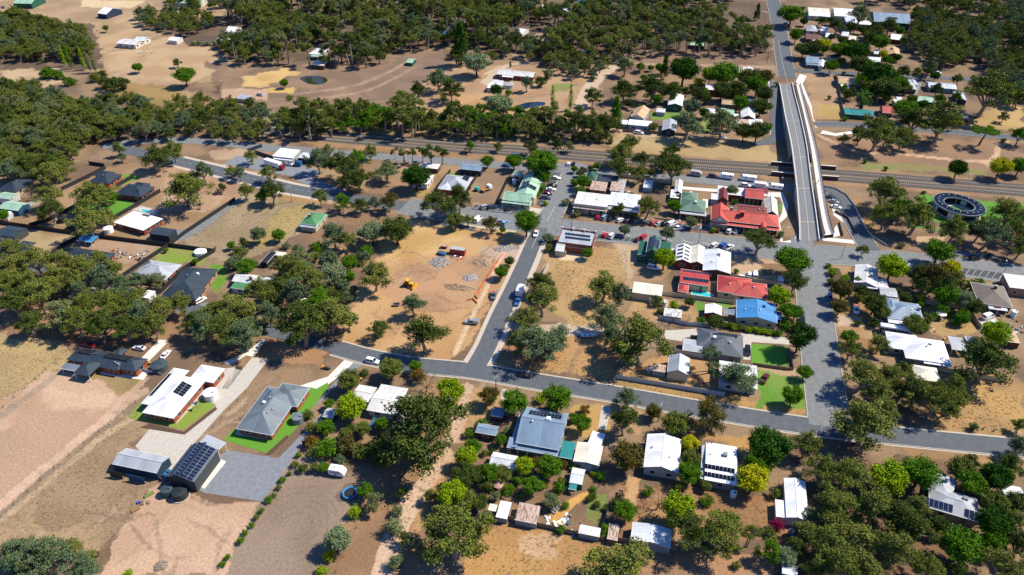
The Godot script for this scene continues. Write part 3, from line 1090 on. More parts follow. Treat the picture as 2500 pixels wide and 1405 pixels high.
		"pine":  # umbrella pine 9 m wide, 9 m tall
			tr.tube([Vector3.ZERO, Vector3(0.8, 3.0, 0), Vector3(2.2, 6.6, 0)], [0.35, 0.28, 0.16], 6)
			for i in 26:
				var a := rng.randf() * TAU
				var rr := 4.0 * sqrt(rng.randf())
				var c := Vector3(2.0 + cos(a) * rr, 7.6 - rr * 0.12 + rng.randf() * 0.7, sin(a) * rr)
				tr.tube([Vector3(2.1, 6.3, 0), c], [0.09, 0.03], 4)
				leaf_clump(g, c, Vector3(1.1, 0.5, 1.1), 150, 0.17, clump_tone(), 0.5)
			kit.w = 9.0
			kit.bark = "bark_dark"
		"palm":  # 4.4 m wide, 5 m tall
			tr.tube([Vector3.ZERO, Vector3(0, 3.2, 0)], [0.4, 0.34], 8)
			for i in 26:
				var a := TAU * i / 26.0 * 3.0
				var el := rng.randf_range(0.1, 1.2)
				var prev := Vector3(0, 3.2, 0)
				for k in 5:
					var q := (k + 1) / 5.0
					var p := Vector3(cos(a) * 2.2 * q * cos(el * 0.6), 3.2 + 2.0 * sin(el) * q - 1.7 * q * q * (1.2 - el * 0.5), sin(a) * 2.2 * q * cos(el * 0.6))
					var sd := Vector3(-sin(a), 0, cos(a)) * (0.34 - 0.05 * k)
					g.tri(prev, p + sd, p - sd)
					g.tri(prev + sd, p, prev - sd)
					for z in 6: g.col.append(Color(0.8, 0.85, 0.7))
					prev = p
			kit.w = 4.4
			kit.bark = "bark_dark"
	kit.crown = g.mesh()
	kit.trunk = tr.mesh()
	return kit
var kits := {}
func make_kits():
	for k in [["gum", 6], ["tallgum", 4], ["round", 3], ["bush", 3], ["cypress", 1], ["poplar", 2], ["bare", 1], ["pine", 1], ["palm", 1]]:
		var a := []
		for i in k[1]: a.append(make_tree_kit(k[0], 100 + i * 17 + k[0].length()))
		kits[k[0]] = a
	var tints := {olive = "747c40", dark = "566434", bluish = "6d7d64", bright = "5d8424", lime = "95ad24", yellow = "c9c228", deep = "385a20", grey = "808764", brown = "6a6038", silver = "8f9c80", orange = "8c6b34", pink = "a8285c", warm = "81854a"}
	for k in tints:
		var m := mat("leaf_" + k, S(tints[k]), 0.75)
		m.vertex_color_use_as_albedo = true
		m.roughness = 1.0
		m.metallic_specular = 0.15
		m.backlight_enabled = true
		m.backlight = Color(S(tints[k])) * 0.35
const TREE_NAMES := {gum = "gum_tree", tallgum = "gum_tree", round = "garden_tree", bush = "shrub", cypress = "cypress_tree", poplar = "poplar_tree", bare = "bare_tree", pine = "umbrella_pine", palm = "palm_tree"}
func tree(kind: String, variant: int, x: float, z: float, w: float, hs: float, turn: float, tint: String, label: String, group: String):
	var kit: Dictionary = kits[kind][variant % kits[kind].size()]
	var nm: String = TREE_NAMES[kind]
	var t := thing(nm, label, "shrub" if kind == "bush" else "tree", x, z, turn, group)
	var s: float = w / kit.w
	var f := at(0, -0.03, 0, 0, Vector3(s, s * hs, s))
	part(t, "trunk" if kind != "bush" else "stems", kit.trunk, M[kit.bark], f)
	part(t, "crown" if kind != "bush" else "foliage", kit.crown, M["leaf_" + tint], f)
const TINT_WORDS := {olive = "olive", dark = "dark green", bluish = "blue green", bright = "bright green", lime = "lime green", yellow = "yellow", deep = "deep green", grey = "grey green", brown = "brownish", silver = "silver grey", orange = "orange brown", pink = "pink flowering", warm = "olive brown"}
const KIND_WORDS := {gum = "gum tree", tallgum = "gum tree", round = "garden tree", bush = "shrub", cypress = "cypress", poplar = "poplar", bare = "bare tree", pine = "umbrella pine", palm = "palm"}
const RANKS := ["", "second ", "third ", "fourth ", "fifth ", "sixth ", "seventh ", "eighth ", "ninth ", "tenth ", "eleventh ", "twelfth ", "thirteenth ", "fourteenth ", "fifteenth ", "sixteenth "]
func plant(by_kind: Dictionary, landmarks: Array):
	# by_kind: "kind tint" -> x, z, crown width of each
	var list := []
	for kt in by_kind:
		var kk: PackedStringArray = kt.split(" ")
		var d: Array = by_kind[kt]
		for i in range(0, d.size(), 3): list.append([kk[0], d[i], d[i + 1], d[i + 2], kk[1]])
	# each tree is described by the nearest landmark and by its rank among like trees on that side of it
	var groups := {}
	for i in list.size():
		var a: Array = list[i]
		var best := 0
		var bd := INF
		for k in landmarks.size():
			var d := Vector2(a[1] - landmarks[k][1], a[2] - landmarks[k][2]).length()
			if d < bd:
				bd = d
				best = k
		var dx: float = a[1] - landmarks[best][1]
		var dz: float = a[2] - landmarks[best][2]
		var rel := "right of" if dx > 0 else "left of"
		if absf(dz) > absf(dx) * 1.4: rel = "behind" if dz < 0 else "in front of"
		var key := "%s %s %s %s" % [TINT_WORDS[a[4]], KIND_WORDS[a[0]], rel, landmarks[best][0]]
		if not groups.has(key): groups[key] = []
		groups[key].append([bd, i])
	rng.seed = 77
	for key in groups:
		var g: Array = groups[key]
		g.sort()
		for r in g.size():
			var a: Array = list[g[r][1]]
			var label: String = key if g.size() == 1 else "%snearest %s" % [RANKS[r], key]
			tree(a[0], rng.randi() % 6, a[1], a[2], a[3], rng.randf_range(0.9, 1.1) * (0.82 if a[3] > 13.0 else 1.0), rng.randf() * TAU, a[4], label, "")
func wood_spots(poly_xz: Array, clear: Array, w: float, gap: float, most: int, seed_: int) -> Array:
	# trees of about w metres across, no two closer than gap times their width
	var poly := PackedVector2Array(v2(poly_xz))
	var lo := poly[0]
	var hi := poly[0]
	for p in poly:
		lo = lo.min(p)
		hi = hi.max(p)
	rng.seed = seed_
	var out := []
	for tries in 7000:
		if out.size() >= most: break
		var p := Vector2(rng.randf_range(lo.x, hi.x), rng.randf_range(lo.y, hi.y))
		var s := w * rng.randf_range(0.72, 1.28)
		if not Geometry2D.is_point_in_polygon(p, poly): continue
		var ok := true
		for c in clear:
			if p.distance_squared_to(Vector2(c[0], c[1])) < c[2] * c[2]:
				ok = false
				break
		if not ok: continue
		for q in out:
			var m: float = gap * (s + q.z) * 0.5
			if (q.x - p.x) * (q.x - p.x) + (q.y - p.y) * (q.y - p.y) < m * m:
				ok = false
				break
		if ok: out.append(Vector3(p.x, p.y, s))
	return out
func wood(spots: Array, kinds: Array, tints: Array, label: String, group: String):
	for q in spots:
		tree(kinds[rng.randi() % kinds.size()], rng.randi() % 6, q.x, q.y, q.z, rng.randf_range(0.92, 1.15), rng.randf() * TAU, tints[rng.randi() % tints.size()], label, group)
var mass := {}
func far_wood(spots: Array, kinds: Array, tints: Array):
	for q in spots:
		var key := "%s|%d|%s" % [kinds[rng.randi() % kinds.size()], rng.randi() % 4, tints[rng.randi() % tints.size()]]
		if not mass.has(key): mass[key] = []
		mass[key].append(q)
func woodland():
	# the far gums beyond the nearest 300, as one mass
	var t := thing("gum_woodland", "far mass of grey green gums between the nearer trees and the top edge", "woodland", 0, 0)
	t.set_meta("kind", "stuff")
	for key in mass:
		var k: PackedStringArray = key.split("|")
		var kit: Dictionary = kits[k[0]][int(k[1]) % kits[k[0]].size()]
		var a: Array = mass[key]
		for p in ["trunk", "crown"]:
			var mm := MultiMesh.new()
			mm.transform_format = MultiMesh.TRANSFORM_3D
			mm.mesh = kit[p]
			mm.instance_count = a.size()
			for i in mm.instance_count:
				var s: float = a[i].z / kit.w
				mm.set_instance_transform(i, at(a[i].x, -0.03, a[i].y, i * 2.4, Vector3(s, s, s)))
			var o := MultiMeshInstance3D.new()
			o.name = p
			o.multimesh = mm
			o.material_override = M[kit.bark] if p == "trunk" else M["leaf_" + k[2]]
			o.set_meta("kind", "stuff")
			t.add_child(o, true)

# ---------------------------------------------------------------- paved sheets, roads and markings
var roads := []
func sheet(called: String, pts: Array, m: String, y: float):
	var g := Geo.new()
	g.sheet(PackedVector2Array(v2(pts)), y, 1.0)
	ground_piece(called, g.mesh(), M[m])
func road(called: String, pts: Array, w: float, m: String, y: float, kerb: int):
	var p := smooth(v2(pts), 8)
	var g := Geo.new()
	g.ribbon(p, same(w, p.size()), y, 0.0, 1.0)
	var o := ground_piece(called, g.mesh(), M[m])
	roads.append({p = p, w = w, kerb = kerb, node = o, y = y, verge = called == "road_verge"})
func on_road(q: Vector2, skip: int) -> bool:
	for i in roads.size():
		if i == skip or roads[i].verge: continue
		var p: Array = roads[i].p
		for k in p.size() - 1:
			if Geometry2D.get_closest_point_to_segment(q, p[k], p[k + 1]).distance_to(q) < roads[i].w * 0.5 + 1.2: return true
	return false
func kerbs():
	# raised concrete kerbs, left out where another road joins
	for i in roads.size():
		var r: Dictionary = roads[i]
		if r.kerb == 0: continue
		for s in [-1.0, 1.0]:
			var g := Geo.new()
			var any := false
			var p: Array = r.p
			for k in p.size() - 1:
				var a: Vector2 = p[k]
				var b: Vector2 = p[k + 1]
				var d := (b - a).normalized()
				var o: Vector2 = Vector2(-d.y, d.x) * s * (r.w * 0.5 + 0.12)
				if on_road(a.lerp(b, 0.5) + o, i): continue
				var L := a.distance_to(b)
				var c := a.lerp(b, 0.5) + o
				any = true
				g.box(Vector3(c.x, r.y * 0.5 + 0.055, c.y), Vector3(L + 0.05, r.y + 0.11, 0.26), Basis(Vector3.UP, atan2(-d.y, d.x)), false)
			if any: part(r.node, "kerb", g.mesh(), M.concrete)
func marks(pts: Array, w: float, dash: float):
	var p := smooth(v2(pts), 6)
	var g := Geo.new()
	if dash <= 0.0:
		g.ribbon(p, same(w, p.size()), 0.148, 0.0, 1.0)
	else:
		for i in p.size() - 1:
			var L: float = p[i].distance_to(p[i + 1])
			var n := maxi(1, int(L / (dash * 2.5)))
			for k in n:
				var a: Vector2 = p[i].lerp(p[i + 1], float(k) / n)
				var b: Vector2 = p[i].lerp(p[i + 1], (k + 0.4) / n)
				g.ribbon([a, b], [w, w], 0.148, 0.0, 1.0)
	ground_piece("road_marking", g.mesh(), M.paint_white)
func bays(a: Array, b: Array, n: int, w := 0.12):
	for i in n + 1:
		var t := float(i) / n
		marks([lerpf(a[0], a[2], t), lerpf(a[1], a[3], t), lerpf(b[0], b[2], t), lerpf(b[1], b[3], t)], w, 0)
func tufts(areas: Array, per_m2: float):
	# dry grass tufts and weeds lying over the open lots
	rng.seed = 91
	var g := Geo.new()
	for i in 9:
		var a := TAU * i / 9
		var o := Vector3(cos(a * 2.3), 0, sin(a * 2.3)) * 0.14
		g.tri(o, o + Vector3(cos(a) * 0.16, 0.16, sin(a) * 0.16), o + Vector3(cos(a + 0.9) * 0.18, 0.08, sin(a + 0.9) * 0.18))
	var mesh := g.mesh()
	var t := thing("dry_grass", "dry straw and brown grass tufts scattered over the open lots", "grass", 0, 0)
	t.set_meta("kind", "stuff")
	for c in [["straw", "b59a62"], ["brown", "86704e"], ["olive", "8a8352"]]:
		var tf := []
		for xz in areas:
			var poly := PackedVector2Array(v2(xz))
			var lo := poly[0]
			var hi := poly[0]
			for p in poly:
				lo = lo.min(p)
				hi = hi.max(p)
			for i in int((hi.x - lo.x) * (hi.y - lo.y) * per_m2):
				var p := Vector2(rng.randf_range(lo.x, hi.x), rng.randf_range(lo.y, hi.y))
				if Geometry2D.is_point_in_polygon(p, poly):
					var s := rng.randf_range(0.5, 1.4)
					tf.append(at(p.x, 0, p.y, rng.randf() * TAU, Vector3(s, s * 0.8, s)))
		var mm := MultiMesh.new()
		mm.transform_format = MultiMesh.TRANSFORM_3D
		mm.mesh = mesh
		mm.instance_count = tf.size()
		for i in tf.size(): mm.set_instance_transform(i, tf[i])
		var o := MultiMeshInstance3D.new()
		o.name = "tuft"
		o.multimesh = mm
		o.material_override = mat("tuft_" + c[0], S(c[1]), 1.0)
		o.set_meta("kind", "stuff")
		t.add_child(o, true)

# ---------------------------------------------------------------- overbridge, railway and pavilion
func p3(a: Array) -> Array:
	var o := []
	for i in range(0, a.size(), 3): o.append(Vector3(a[i], a[i + 1], a[i + 2]))
	return o
func smooth3(p: Array, n := 6) -> Array:
	var o := []
	for i in p.size() - 1:
		for k in n:
			o.append((p[i] as Vector3).cubic_interpolate(p[i + 1], p[maxi(i - 1, 0)], p[mini(i + 2, p.size() - 1)], float(k) / n))
	o.append(p[-1])
	return o
func bridge(le: Array, ri: Array, wl: Array, wr: Array, gap0: float, gap1: float):
	# le/ri: edges of the carriageway, wl/wr edges of the walkway, with heights; open span between z gap0 and gap1
	var L := smooth3(p3(le))
	var R := smooth3(p3(ri))
	var A := smooth3(p3(wl))
	var B := smooth3(p3(wr))
	var t := Node3D.new()
	t.name = "road_overbridge"
	add_child(t)
	t.position = Vector3(L[0].x, 0, L[0].z)
	tag(t, "concrete road overbridge with screened walkway crossing the railway", "bridge")
	var o := -t.position
	var deck := Geo.new()
	var wall := Geo.new()
	var slab := Geo.new()
	var lines := Geo.new()
	var joint := Geo.new()
	for i in L.size() - 1:
		var l0: Vector3 = L[i] + o
		var l1: Vector3 = L[i + 1] + o
		var r0: Vector3 = R[i] + o
		var r1: Vector3 = R[i + 1] + o
		deck.quad(l0, l1, r1, r0, 1.0)
		var mid: float = (L[i].z + L[i + 1].z) * 0.5
		var open := mid < gap1 and mid > gap0
		for e in [[l0, l1, -1.0], [r0, r1, 1.0]]:
			var p: Vector3 = e[0]
			var q: Vector3 = e[1]
			var dp := Vector3(0, 1.1 if open else p.y + 0.05, 0)
			var dq := Vector3(0, 1.1 if open else q.y + 0.05, 0)
			if e[2] < 0: wall.quad(p - dp, p, q, q - dq, 0.3)
			else: wall.quad(q - dq, q, p, p - dp, 0.3)
		if open: slab.quad(l0 - Vector3(0, 1.1, 0), r0 - Vector3(0, 1.1, 0), r1 - Vector3(0, 1.1, 0), l1 - Vector3(0, 1.1, 0), 0.3)
		var m0 := l0.lerp(r0, 0.5) + Vector3(0, 0.012, 0)
		var m1 := l1.lerp(r1, 0.5) + Vector3(0, 0.012, 0)
		var sx := Vector3(0.08, 0, 0)
		lines.quad(m0 - sx, m1 - sx, m1 + sx, m0 + sx)
		for f in [0.09, 0.91]:
			var e0 := l0.lerp(r0, f) + Vector3(0, 0.012, 0)
			var e1 := l1.lerp(r1, f) + Vector3(0, 0.012, 0)
			lines.quad(e0 - sx * 0.7, e1 - sx * 0.7, e1 + sx * 0.7, e0 + sx * 0.7)
		if i % 9 == 4:
			var b0 := l0.lerp(l1, 0.0) + Vector3(0, 0.02, 0)
			var c0 := r0 + Vector3(0, 0.02, 0)
			var dd := (l1 - l0).normalized() * 0.35
			joint.quad(b0, b0 + dd, c0 + dd, c0)
	part(t, "deck", deck.mesh(), M.asphalt_old)
	part(t, "retaining_wall", wall.mesh(), M.concrete_grey)
	part(t, "girder", slab.mesh(), M.concrete_grey)
	part(t, "lane_line", lines.mesh(), M.paint_white)
	part(t, "expansion_joint", joint.mesh(), M.concrete)
	for side in [L, R]:
		for i in side.size() - 1:
			var a: Vector3 = side[i] + o
			var b: Vector3 = side[i + 1] + o
			var c := a.lerp(b, 0.5)
			var d := b - a
			var bs := Basis.looking_at(d.normalized(), Vector3.UP)
			part(t, "parapet", unit_box, M.concrete_white, Transform3D(bs.scaled_local(Vector3(0.32, 0.95, d.length() - 0.02)), c + Vector3(0, 0.42, 0)))
	# walkway with screens
	var path := Geo.new()
	for i in A.size() - 1:
		path.quad(A[i] + o, A[i + 1] + o, B[i + 1] + o, B[i] + o, 0.2)
		for e in [[A[i], A[i + 1], false], [B[i], B[i + 1], true]]:
			var p: Vector3 = e[0] + o
			var q: Vector3 = e[1] + o
			var open: bool = (e[0].z + e[1].z) * 0.5 < gap1 and (e[0].z + e[1].z) * 0.5 > gap0
			var dp := Vector3(0, 0.7 if open else p.y + 0.05, 0)
			var dq := Vector3(0, 0.7 if open else q.y + 0.05, 0)
			path.quad(p - dp, p, q, q - dq, 0.3)
	part(t, "walkway", path.mesh(), M.concrete_white)
	for side in [A, B]:
		var sm: Material = M.screen_red if side == A else M.screen_grey
		for i in side.size() - 1:
			var a: Vector3 = side[i] + o
			var b: Vector3 = side[i + 1] + o
			var n := maxi(1, int(a.distance_to(b) / 2.4))
			for k in n:
				var c := a.lerp(b, (k + 0.5) / n)
				var d := (b - a) / n
				var bs := Basis.looking_at(d.normalized(), Vector3.UP)
				part(t, "screen_panel", unit_box, sm, Transform3D(bs.scaled_local(Vector3(0.05, 1.25, d.length() - 0.12)), c + Vector3(0, 0.66, 0)))
				part(t, "screen_post", unit_box, M.metal, Transform3D(bs.scaled_local(Vector3(0.1, 1.5, 0.1)), a.lerp(b, float(k) / n) + Vector3(0, 0.72, 0)))
	# piers
	for f in [0.42, 0.56]:
		var i := int(f * L.size())
		var c: Vector3 = L[i].lerp(R[i], 0.5) + o
		for s in [0.2, 0.8]:
			var q: Vector3 = L[i].lerp(R[i], s) + o
			part(t, "pier", unit_box, M.concrete_grey, at(q.x, (q.y - 1.1) * 0.5, q.z, 0, Vector3(0.9, q.y - 1.1, 0.9)))
func crash_wall(label: String, a: Array, h: float):
	var t := thing("crash_wall", label, "wall", (a[0] + a[2]) * 0.5, (a[1] + a[3]) * 0.5, atan2(-(a[3] - a[1]), a[2] - a[0]))
	var L := Vector2(a[0], a[1]).distance_to(Vector2(a[2], a[3]))
	part(t, "wall_face", unit_box, M.mesh_screen, at(0, h * 0.5, 0, 0, Vector3(L, h, 0.5)))
	part(t, "coping", unit_box, M.concrete_white, at(0, h + 0.08, 0, 0, Vector3(L + 0.1, 0.16, 0.7)))
func railway(pts: Array, off: float):
	var p := smooth(v2(pts), 8)
	var g := Geo.new()
	g.ribbon(p, same(off * 2.0 + 6.4, p.size()), 0.02, 0.0, 1.0)
	ground_piece("railway_bed", g.mesh(), M.gravel_dark)
	for s in [-1.0, 1.0]:
		var o := Node3D.new()
		o.name = numbered("railway_track")
		add_child(o)
		o.set_meta("kind", "structure")
		g = Geo.new()
		g.ribbon(p, same(3.9, p.size()), 0.12, s * off, 1.0)
		# sloping shoulders
		for q in [-1.0, 1.0]: g.ribbon(p, same(0.9, p.size()), 0.07, s * off + q * 2.3, 1.0)
		part(o, "ballast", g.mesh(), M.ballast)
		var sl := BoxMesh.new()
		sl.size = Vector3(0.26, 0.16, 2.5)
		var tf := []
		var acc := 0.0
		for i in p.size() - 1:
			var a: Vector2 = p[i]
			var b: Vector2 = p[i + 1]
			var d := (b - a).normalized()
			var L := a.distance_to(b)
			while acc < L:
				var c: Vector2 = a + d * acc + Vector2(-d.y, d.x) * s * off
				tf.append(at(c.x, 0.16, c.y, atan2(-d.y, d.x)))
				acc += 0.95
			acc -= L
		var mm := MultiMesh.new()
		mm.transform_format = MultiMesh.TRANSFORM_3D
		mm.mesh = sl
		mm.instance_count = tf.size()
		for i in tf.size(): mm.set_instance_transform(i, tf[i])
		var mi := MultiMeshInstance3D.new()
		mi.name = "sleepers"
		mi.multimesh = mm
		mi.material_override = M.sleeper
		mi.set_meta("kind", "stuff")
		o.add_child(mi)
		for r in [-0.8, 0.8]:
			g = Geo.new()
			for i in p.size() - 1:
				var a: Vector2 = p[i]
				var b: Vector2 = p[i + 1]
				var d := (b - a).normalized()
				var c: Vector2 = (a + b) * 0.5 + Vector2(-d.y, d.x) * (s * off + r)
				g.box(Vector3(c.x, 0.31, c.y), Vector3(a.distance_to(b) + 0.01, 0.16, 0.1), Basis(Vector3.UP, atan2(-d.y, d.x)))
			part(o, "rail", g.mesh(), M.rail)
func pavilion(x: float, z: float, r: float, ri: float, y: float):
	var t := thing("ring_pavilion", "black ring shaped pavilion with white rim on the green lawn", "pavilion", x, z)
	var tilt := Basis(Vector3(0.25, 0, 0.97).normalized(), -0.05)
	var g := Geo.new()
	g.lathe([Vector2(r - 0.35, 0.35), Vector2((r + ri) * 0.5, 0.62), Vector2(ri + 0.25, 0.35)], 64)
	part(t, "roof", g.mesh(), M.pv_black, Transform3D(tilt, Vector3(0, y, 0)))
	for rr in [r, ri]:
		g = Geo.new()
		g.lathe([Vector2(rr - 0.2, -0.3), Vector2(rr + 0.1, -0.3), Vector2(rr + 0.15, 0.25), Vector2(rr, 0.4), Vector2(rr - 0.25, 0.36), Vector2(rr - 0.2, -0.3)], 64)
		part(t, "rim", g.mesh(), M.sail_grey, Transform3D(tilt, Vector3(0, y, 0)))
	for k in 19:
		var a := TAU * k / 19
		g = Geo.new()
		g.lathe([Vector2(0.2, 0), Vector2(0.2, 0.1), Vector2(0.01, 0.16)], 8)
		part(t, "skylight", g.mesh(), M.chrome_white, Transform3D(tilt, Vector3(0, y, 0)) * at(cos(a) * (r + ri) * 0.5, 0.56, sin(a) * (r + ri) * 0.5))
	for k in 24:
		var a := TAU * k / 24
		var m := "dark" if k % 4 != 1 else "chrome_white"
		part(t, "wall_panel", unit_box, M[m] if k % 3 != 2 else M.glass, at(cos(a) * (r - 2.4), y * 0.5 - 0.2, sin(a) * (r - 2.4), -a, Vector3(0.15, y - 0.5, TAU * (r - 2.4) / 24 - 0.06)))
	for k in 12:
		var a := TAU * k / 12
		g = Geo.new()
		g.tube([Vector3(cos(a) * ri, 0, sin(a) * ri), Vector3(cos(a) * (ri + 0.1), y, sin(a) * (ri + 0.1))], [0.1, 0.1], 6)
		part(t, "column", g.mesh(), M.dark)
	g = Geo.new()
	g.lathe([Vector2(r - 0.8, 0.05), Vector2(ri - 0.6, 0.09)], 48)
	part(t, "floor", g.mesh(), M.concrete)
	g = Geo.new()
	g.lathe([Vector2(ri - 0.6, 0.3), Vector2(ri - 2.0, 0.32), Vector2(ri - 2.0, 0.1)], 32)
	part(t, "seat_ring", g.mesh(), M.concrete_white)

# ---------------------------------------------------------------- single things
func pool(label: String, pts: Array, m := "water_pool"):
	var p := v2(pts)
	var sp := p.duplicate()
	sp.append(p[0])
	var poly := PackedVector2Array(smooth(sp, 6))
	poly.remove_at(poly.size() - 1)
	var c := Vector2.ZERO
	for k in poly: c += k
	c /= poly.size()
	for i in poly.size(): poly[i] -= c
	var t := thing("swimming_pool", label, "pool", c.x, c.y)
	var g := Geo.new()
	g.sheet(poly, 0.075)
	part(t, "water", g.mesh(), M[m])
	g = Geo.new()
	var loop := Array(poly)
	loop.append(poly[0])
	loop.append(poly[1])
	g.ribbon(loop, same(0.4, loop.size()), 0.095)
	part(t, "coping", g.mesh(), M.concrete_white)
func water_body(called: String, pts: Array, m: String):
	var p := v2(pts)
	p.append(p[0])
	var poly := PackedVector2Array(smooth(p, 6))
	poly.remove_at(poly.size() - 1)
	var g := Geo.new()
	g.sheet(poly, 0.035)
	ground_piece(called, g.mesh(), M[m])
func trampoline(x: float, z: float, r: float):
	var t := thing("trampoline", "round blue edged trampoline with net beside a bright green bush", "trampoline", x, z)
	var g := Geo.new()
	g.lathe([Vector2(r, 0.84), Vector2(r + 0.02, 0.94), Vector2(r - 0.4, 0.94), Vector2(r - 0.4, 0.86)], 32)
	part(t, "safety_pad", g.mesh(), mat("pad_blue", S("1f8fd6"), 0.6))
	g = Geo.new()
	g.lathe([Vector2(r - 0.38, 0.9), Vector2(0.01, 0.88)], 32)
	part(t, "jumping_mat", g.mesh(), M.dark)
	for k in 6:
		var a := TAU * k / 6
		g = Geo.new()
		g.tube([Vector3(cos(a) * r, 0, sin(a) * r), Vector3(cos(a) * r, 2.6, sin(a) * r)], [0.04, 0.04], 6)
		part(t, "net_pole", g.mesh(), M.metal)
	g = Geo.new()
	g.lathe([Vector2(r, 0.95), Vector2(r, 2.5)], 32)
	part(t, "safety_net", g.mesh(), M.netting)
func sail(label: String, pts: Array, m: String):
	# pts: x, y, z of the corners
	var p := p3(pts)
	var c := Vector3.ZERO
	for k in p: c += k
	c /= p.size()
	var t := thing("shade_sail", label, "shade sail", c.x, c.z)
	var o := Vector3(c.x, 0, c.z)
	var g := Geo.new()
	var mid := c - o - Vector3(0, 0.35, 0)
	for i in p.size():
		var a: Vector3 = p[i] - o
		var b: Vector3 = p[(i + 1) % p.size()] - o
		var e := a.lerp(b, 0.5).lerp(mid, 0.14)
		g.tri(mid, a, e)
		g.tri(mid, e, b)
	part(t, "sail_cloth", g.mesh(), M[m])
	for k in p:
		g = Geo.new()
		g.tube([Vector3(k.x - o.x, 0, k.z - o.z), Vector3(k.x - o.x, k.y + 0.15, k.z - o.z)], [0.06, 0.05], 6)
		part(t, "sail_post", g.mesh(), M.metal)
func heap(called: String, label: String, x: float, z: float, rx: float, rz: float, h: float, turn: float, m: String, seed_: int, lumps := 0):
	var t := thing(called, label, "heap", x, z, turn)
	var f := FastNoiseLite.new()
	f.seed = seed_
	f.frequency = 0.35
	var g := Geo.new()
	var rings := []
	for i in 7:
		var k := i / 6.0
		var r := []
		for j in 28:
			var a := TAU * j / 28
			var d := 1.0 + f.get_noise_2d(cos(a) * 4.0, sin(a) * 4.0) * 0.35
			var px := cos(a) * rx * (1.0 - k) * d
			var pz := sin(a) * rz * (1.0 - k) * d
			var y := h * (1.0 - pow(1.0 - k, 1.7)) * (0.85 + 0.5 * f.get_noise_2d(px * 2.0 + 30, pz * 2.0)) if i > 0 else -0.05
			r.append(Vector3(px, maxf(y, -0.05), pz))
		rings.append(r)
	for i in 6:
		for j in 28:
			var j2 := (j + 1) % 28
			g.quad(rings[i][j], rings[i + 1][j], rings[i + 1][j2], rings[i][j2])
	part(t, "mound", g.mesh(), M[m])
	rng.seed = seed_
	if lumps > 0:
		g = Geo.new()
		for i in lumps:
			var a := rng.randf() * TAU
			var k := sqrt(rng.randf())
			g.box(Vector3(cos(a) * rx * k, h * (1.0 - k * k) * 0.8 + 0.1, sin(a) * rz * k), Vector3(rng.randf_range(0.12, 0.5), rng.randf_range(0.1, 0.25), rng.randf_range(0.12, 0.45)), Basis(rdir(), rng.randf() * 3.0))
		part(t, "broken_lumps", g.mesh(), M[m]).set_meta("kind", "stuff")
func container(called: String, label: String, category: String, x: float, z: float, turn: float, s: Vector3, m: String, top: String):
	var t := thing(called, label, category, x, z, turn)
	var g := Geo.new()
	var n := int(s.x / 0.4)
	for sd in [-1.0, 1.0]:
		for i in n:
			var x0 := -s.x * 0.5 + s.x * i / n
			var x1 := -s.x * 0.5 + s.x * (i + 1) / n
			var d := 0.04 if i % 2 == 0 else 0.0
			g.box(Vector3((x0 + x1) * 0.5, s.y * 0.5, sd * (s.z * 0.5 - 0.05 + d)), Vector3(x1 - x0, s.y - 0.2, 0.06))
	g.box(Vector3(0, s.y * 0.5, 0), Vector3(s.x - 0.02, s.y - 0.1, s.z - 0.12))
	part(t, "side", g.mesh(), M[m])
	part(t, "roof", unit_box, M[top], at(0, s.y - 0.02, 0, 0, Vector3(s.x, 0.1, s.z)))
	for k in [-0.25, 0.25]:
		part(t, "door", unit_box, M[m], at(s.x * 0.5, s.y * 0.5, k * s.z * 0.95, 0, Vector3(0.06, s.y - 0.3, s.z * 0.44)))
func boat(label: String, x: float, z: float, turn: float, L: float, m: String, inner: String):
	var t := thing("dinghy", label, "boat", x, z, turn)
	var g := Geo.new()
	var rings := []
	for k in 9:
		var q := -1.0 + k * 0.25
		var w := 0.85 * (1.0 if q < 0.0 else maxf(0.04, 1.0 - q * q))
		var y := 0.55 + (0.25 * q * q if q > 0 else 0.0)
		rings.append([Vector3(q * L * 0.5, 0.12, 0), Vector3(q * L * 0.5, 0.3, w * 0.8), Vector3(q * L * 0.5, y + 0.2, w), Vector3(q * L * 0.5, y + 0.2, w - 0.08), Vector3(q * L * 0.5, 0.35, w * 0.4), Vector3(q * L * 0.5, 0.35, -w * 0.4), Vector3(q * L * 0.5, y + 0.2, -w + 0.08), Vector3(q * L * 0.5, y + 0.2, -w), Vector3(q * L * 0.5, 0.3, -w * 0.8)])
	g.loft(rings)
	part(t, "hull", g.mesh(), M[m])
	for q in [-0.5, 0.1]: part(t, "thwart", unit_box, M[inner], at(q * L * 0.5, 0.6, 0, 0, Vector3(0.4, 0.06, 1.4)))
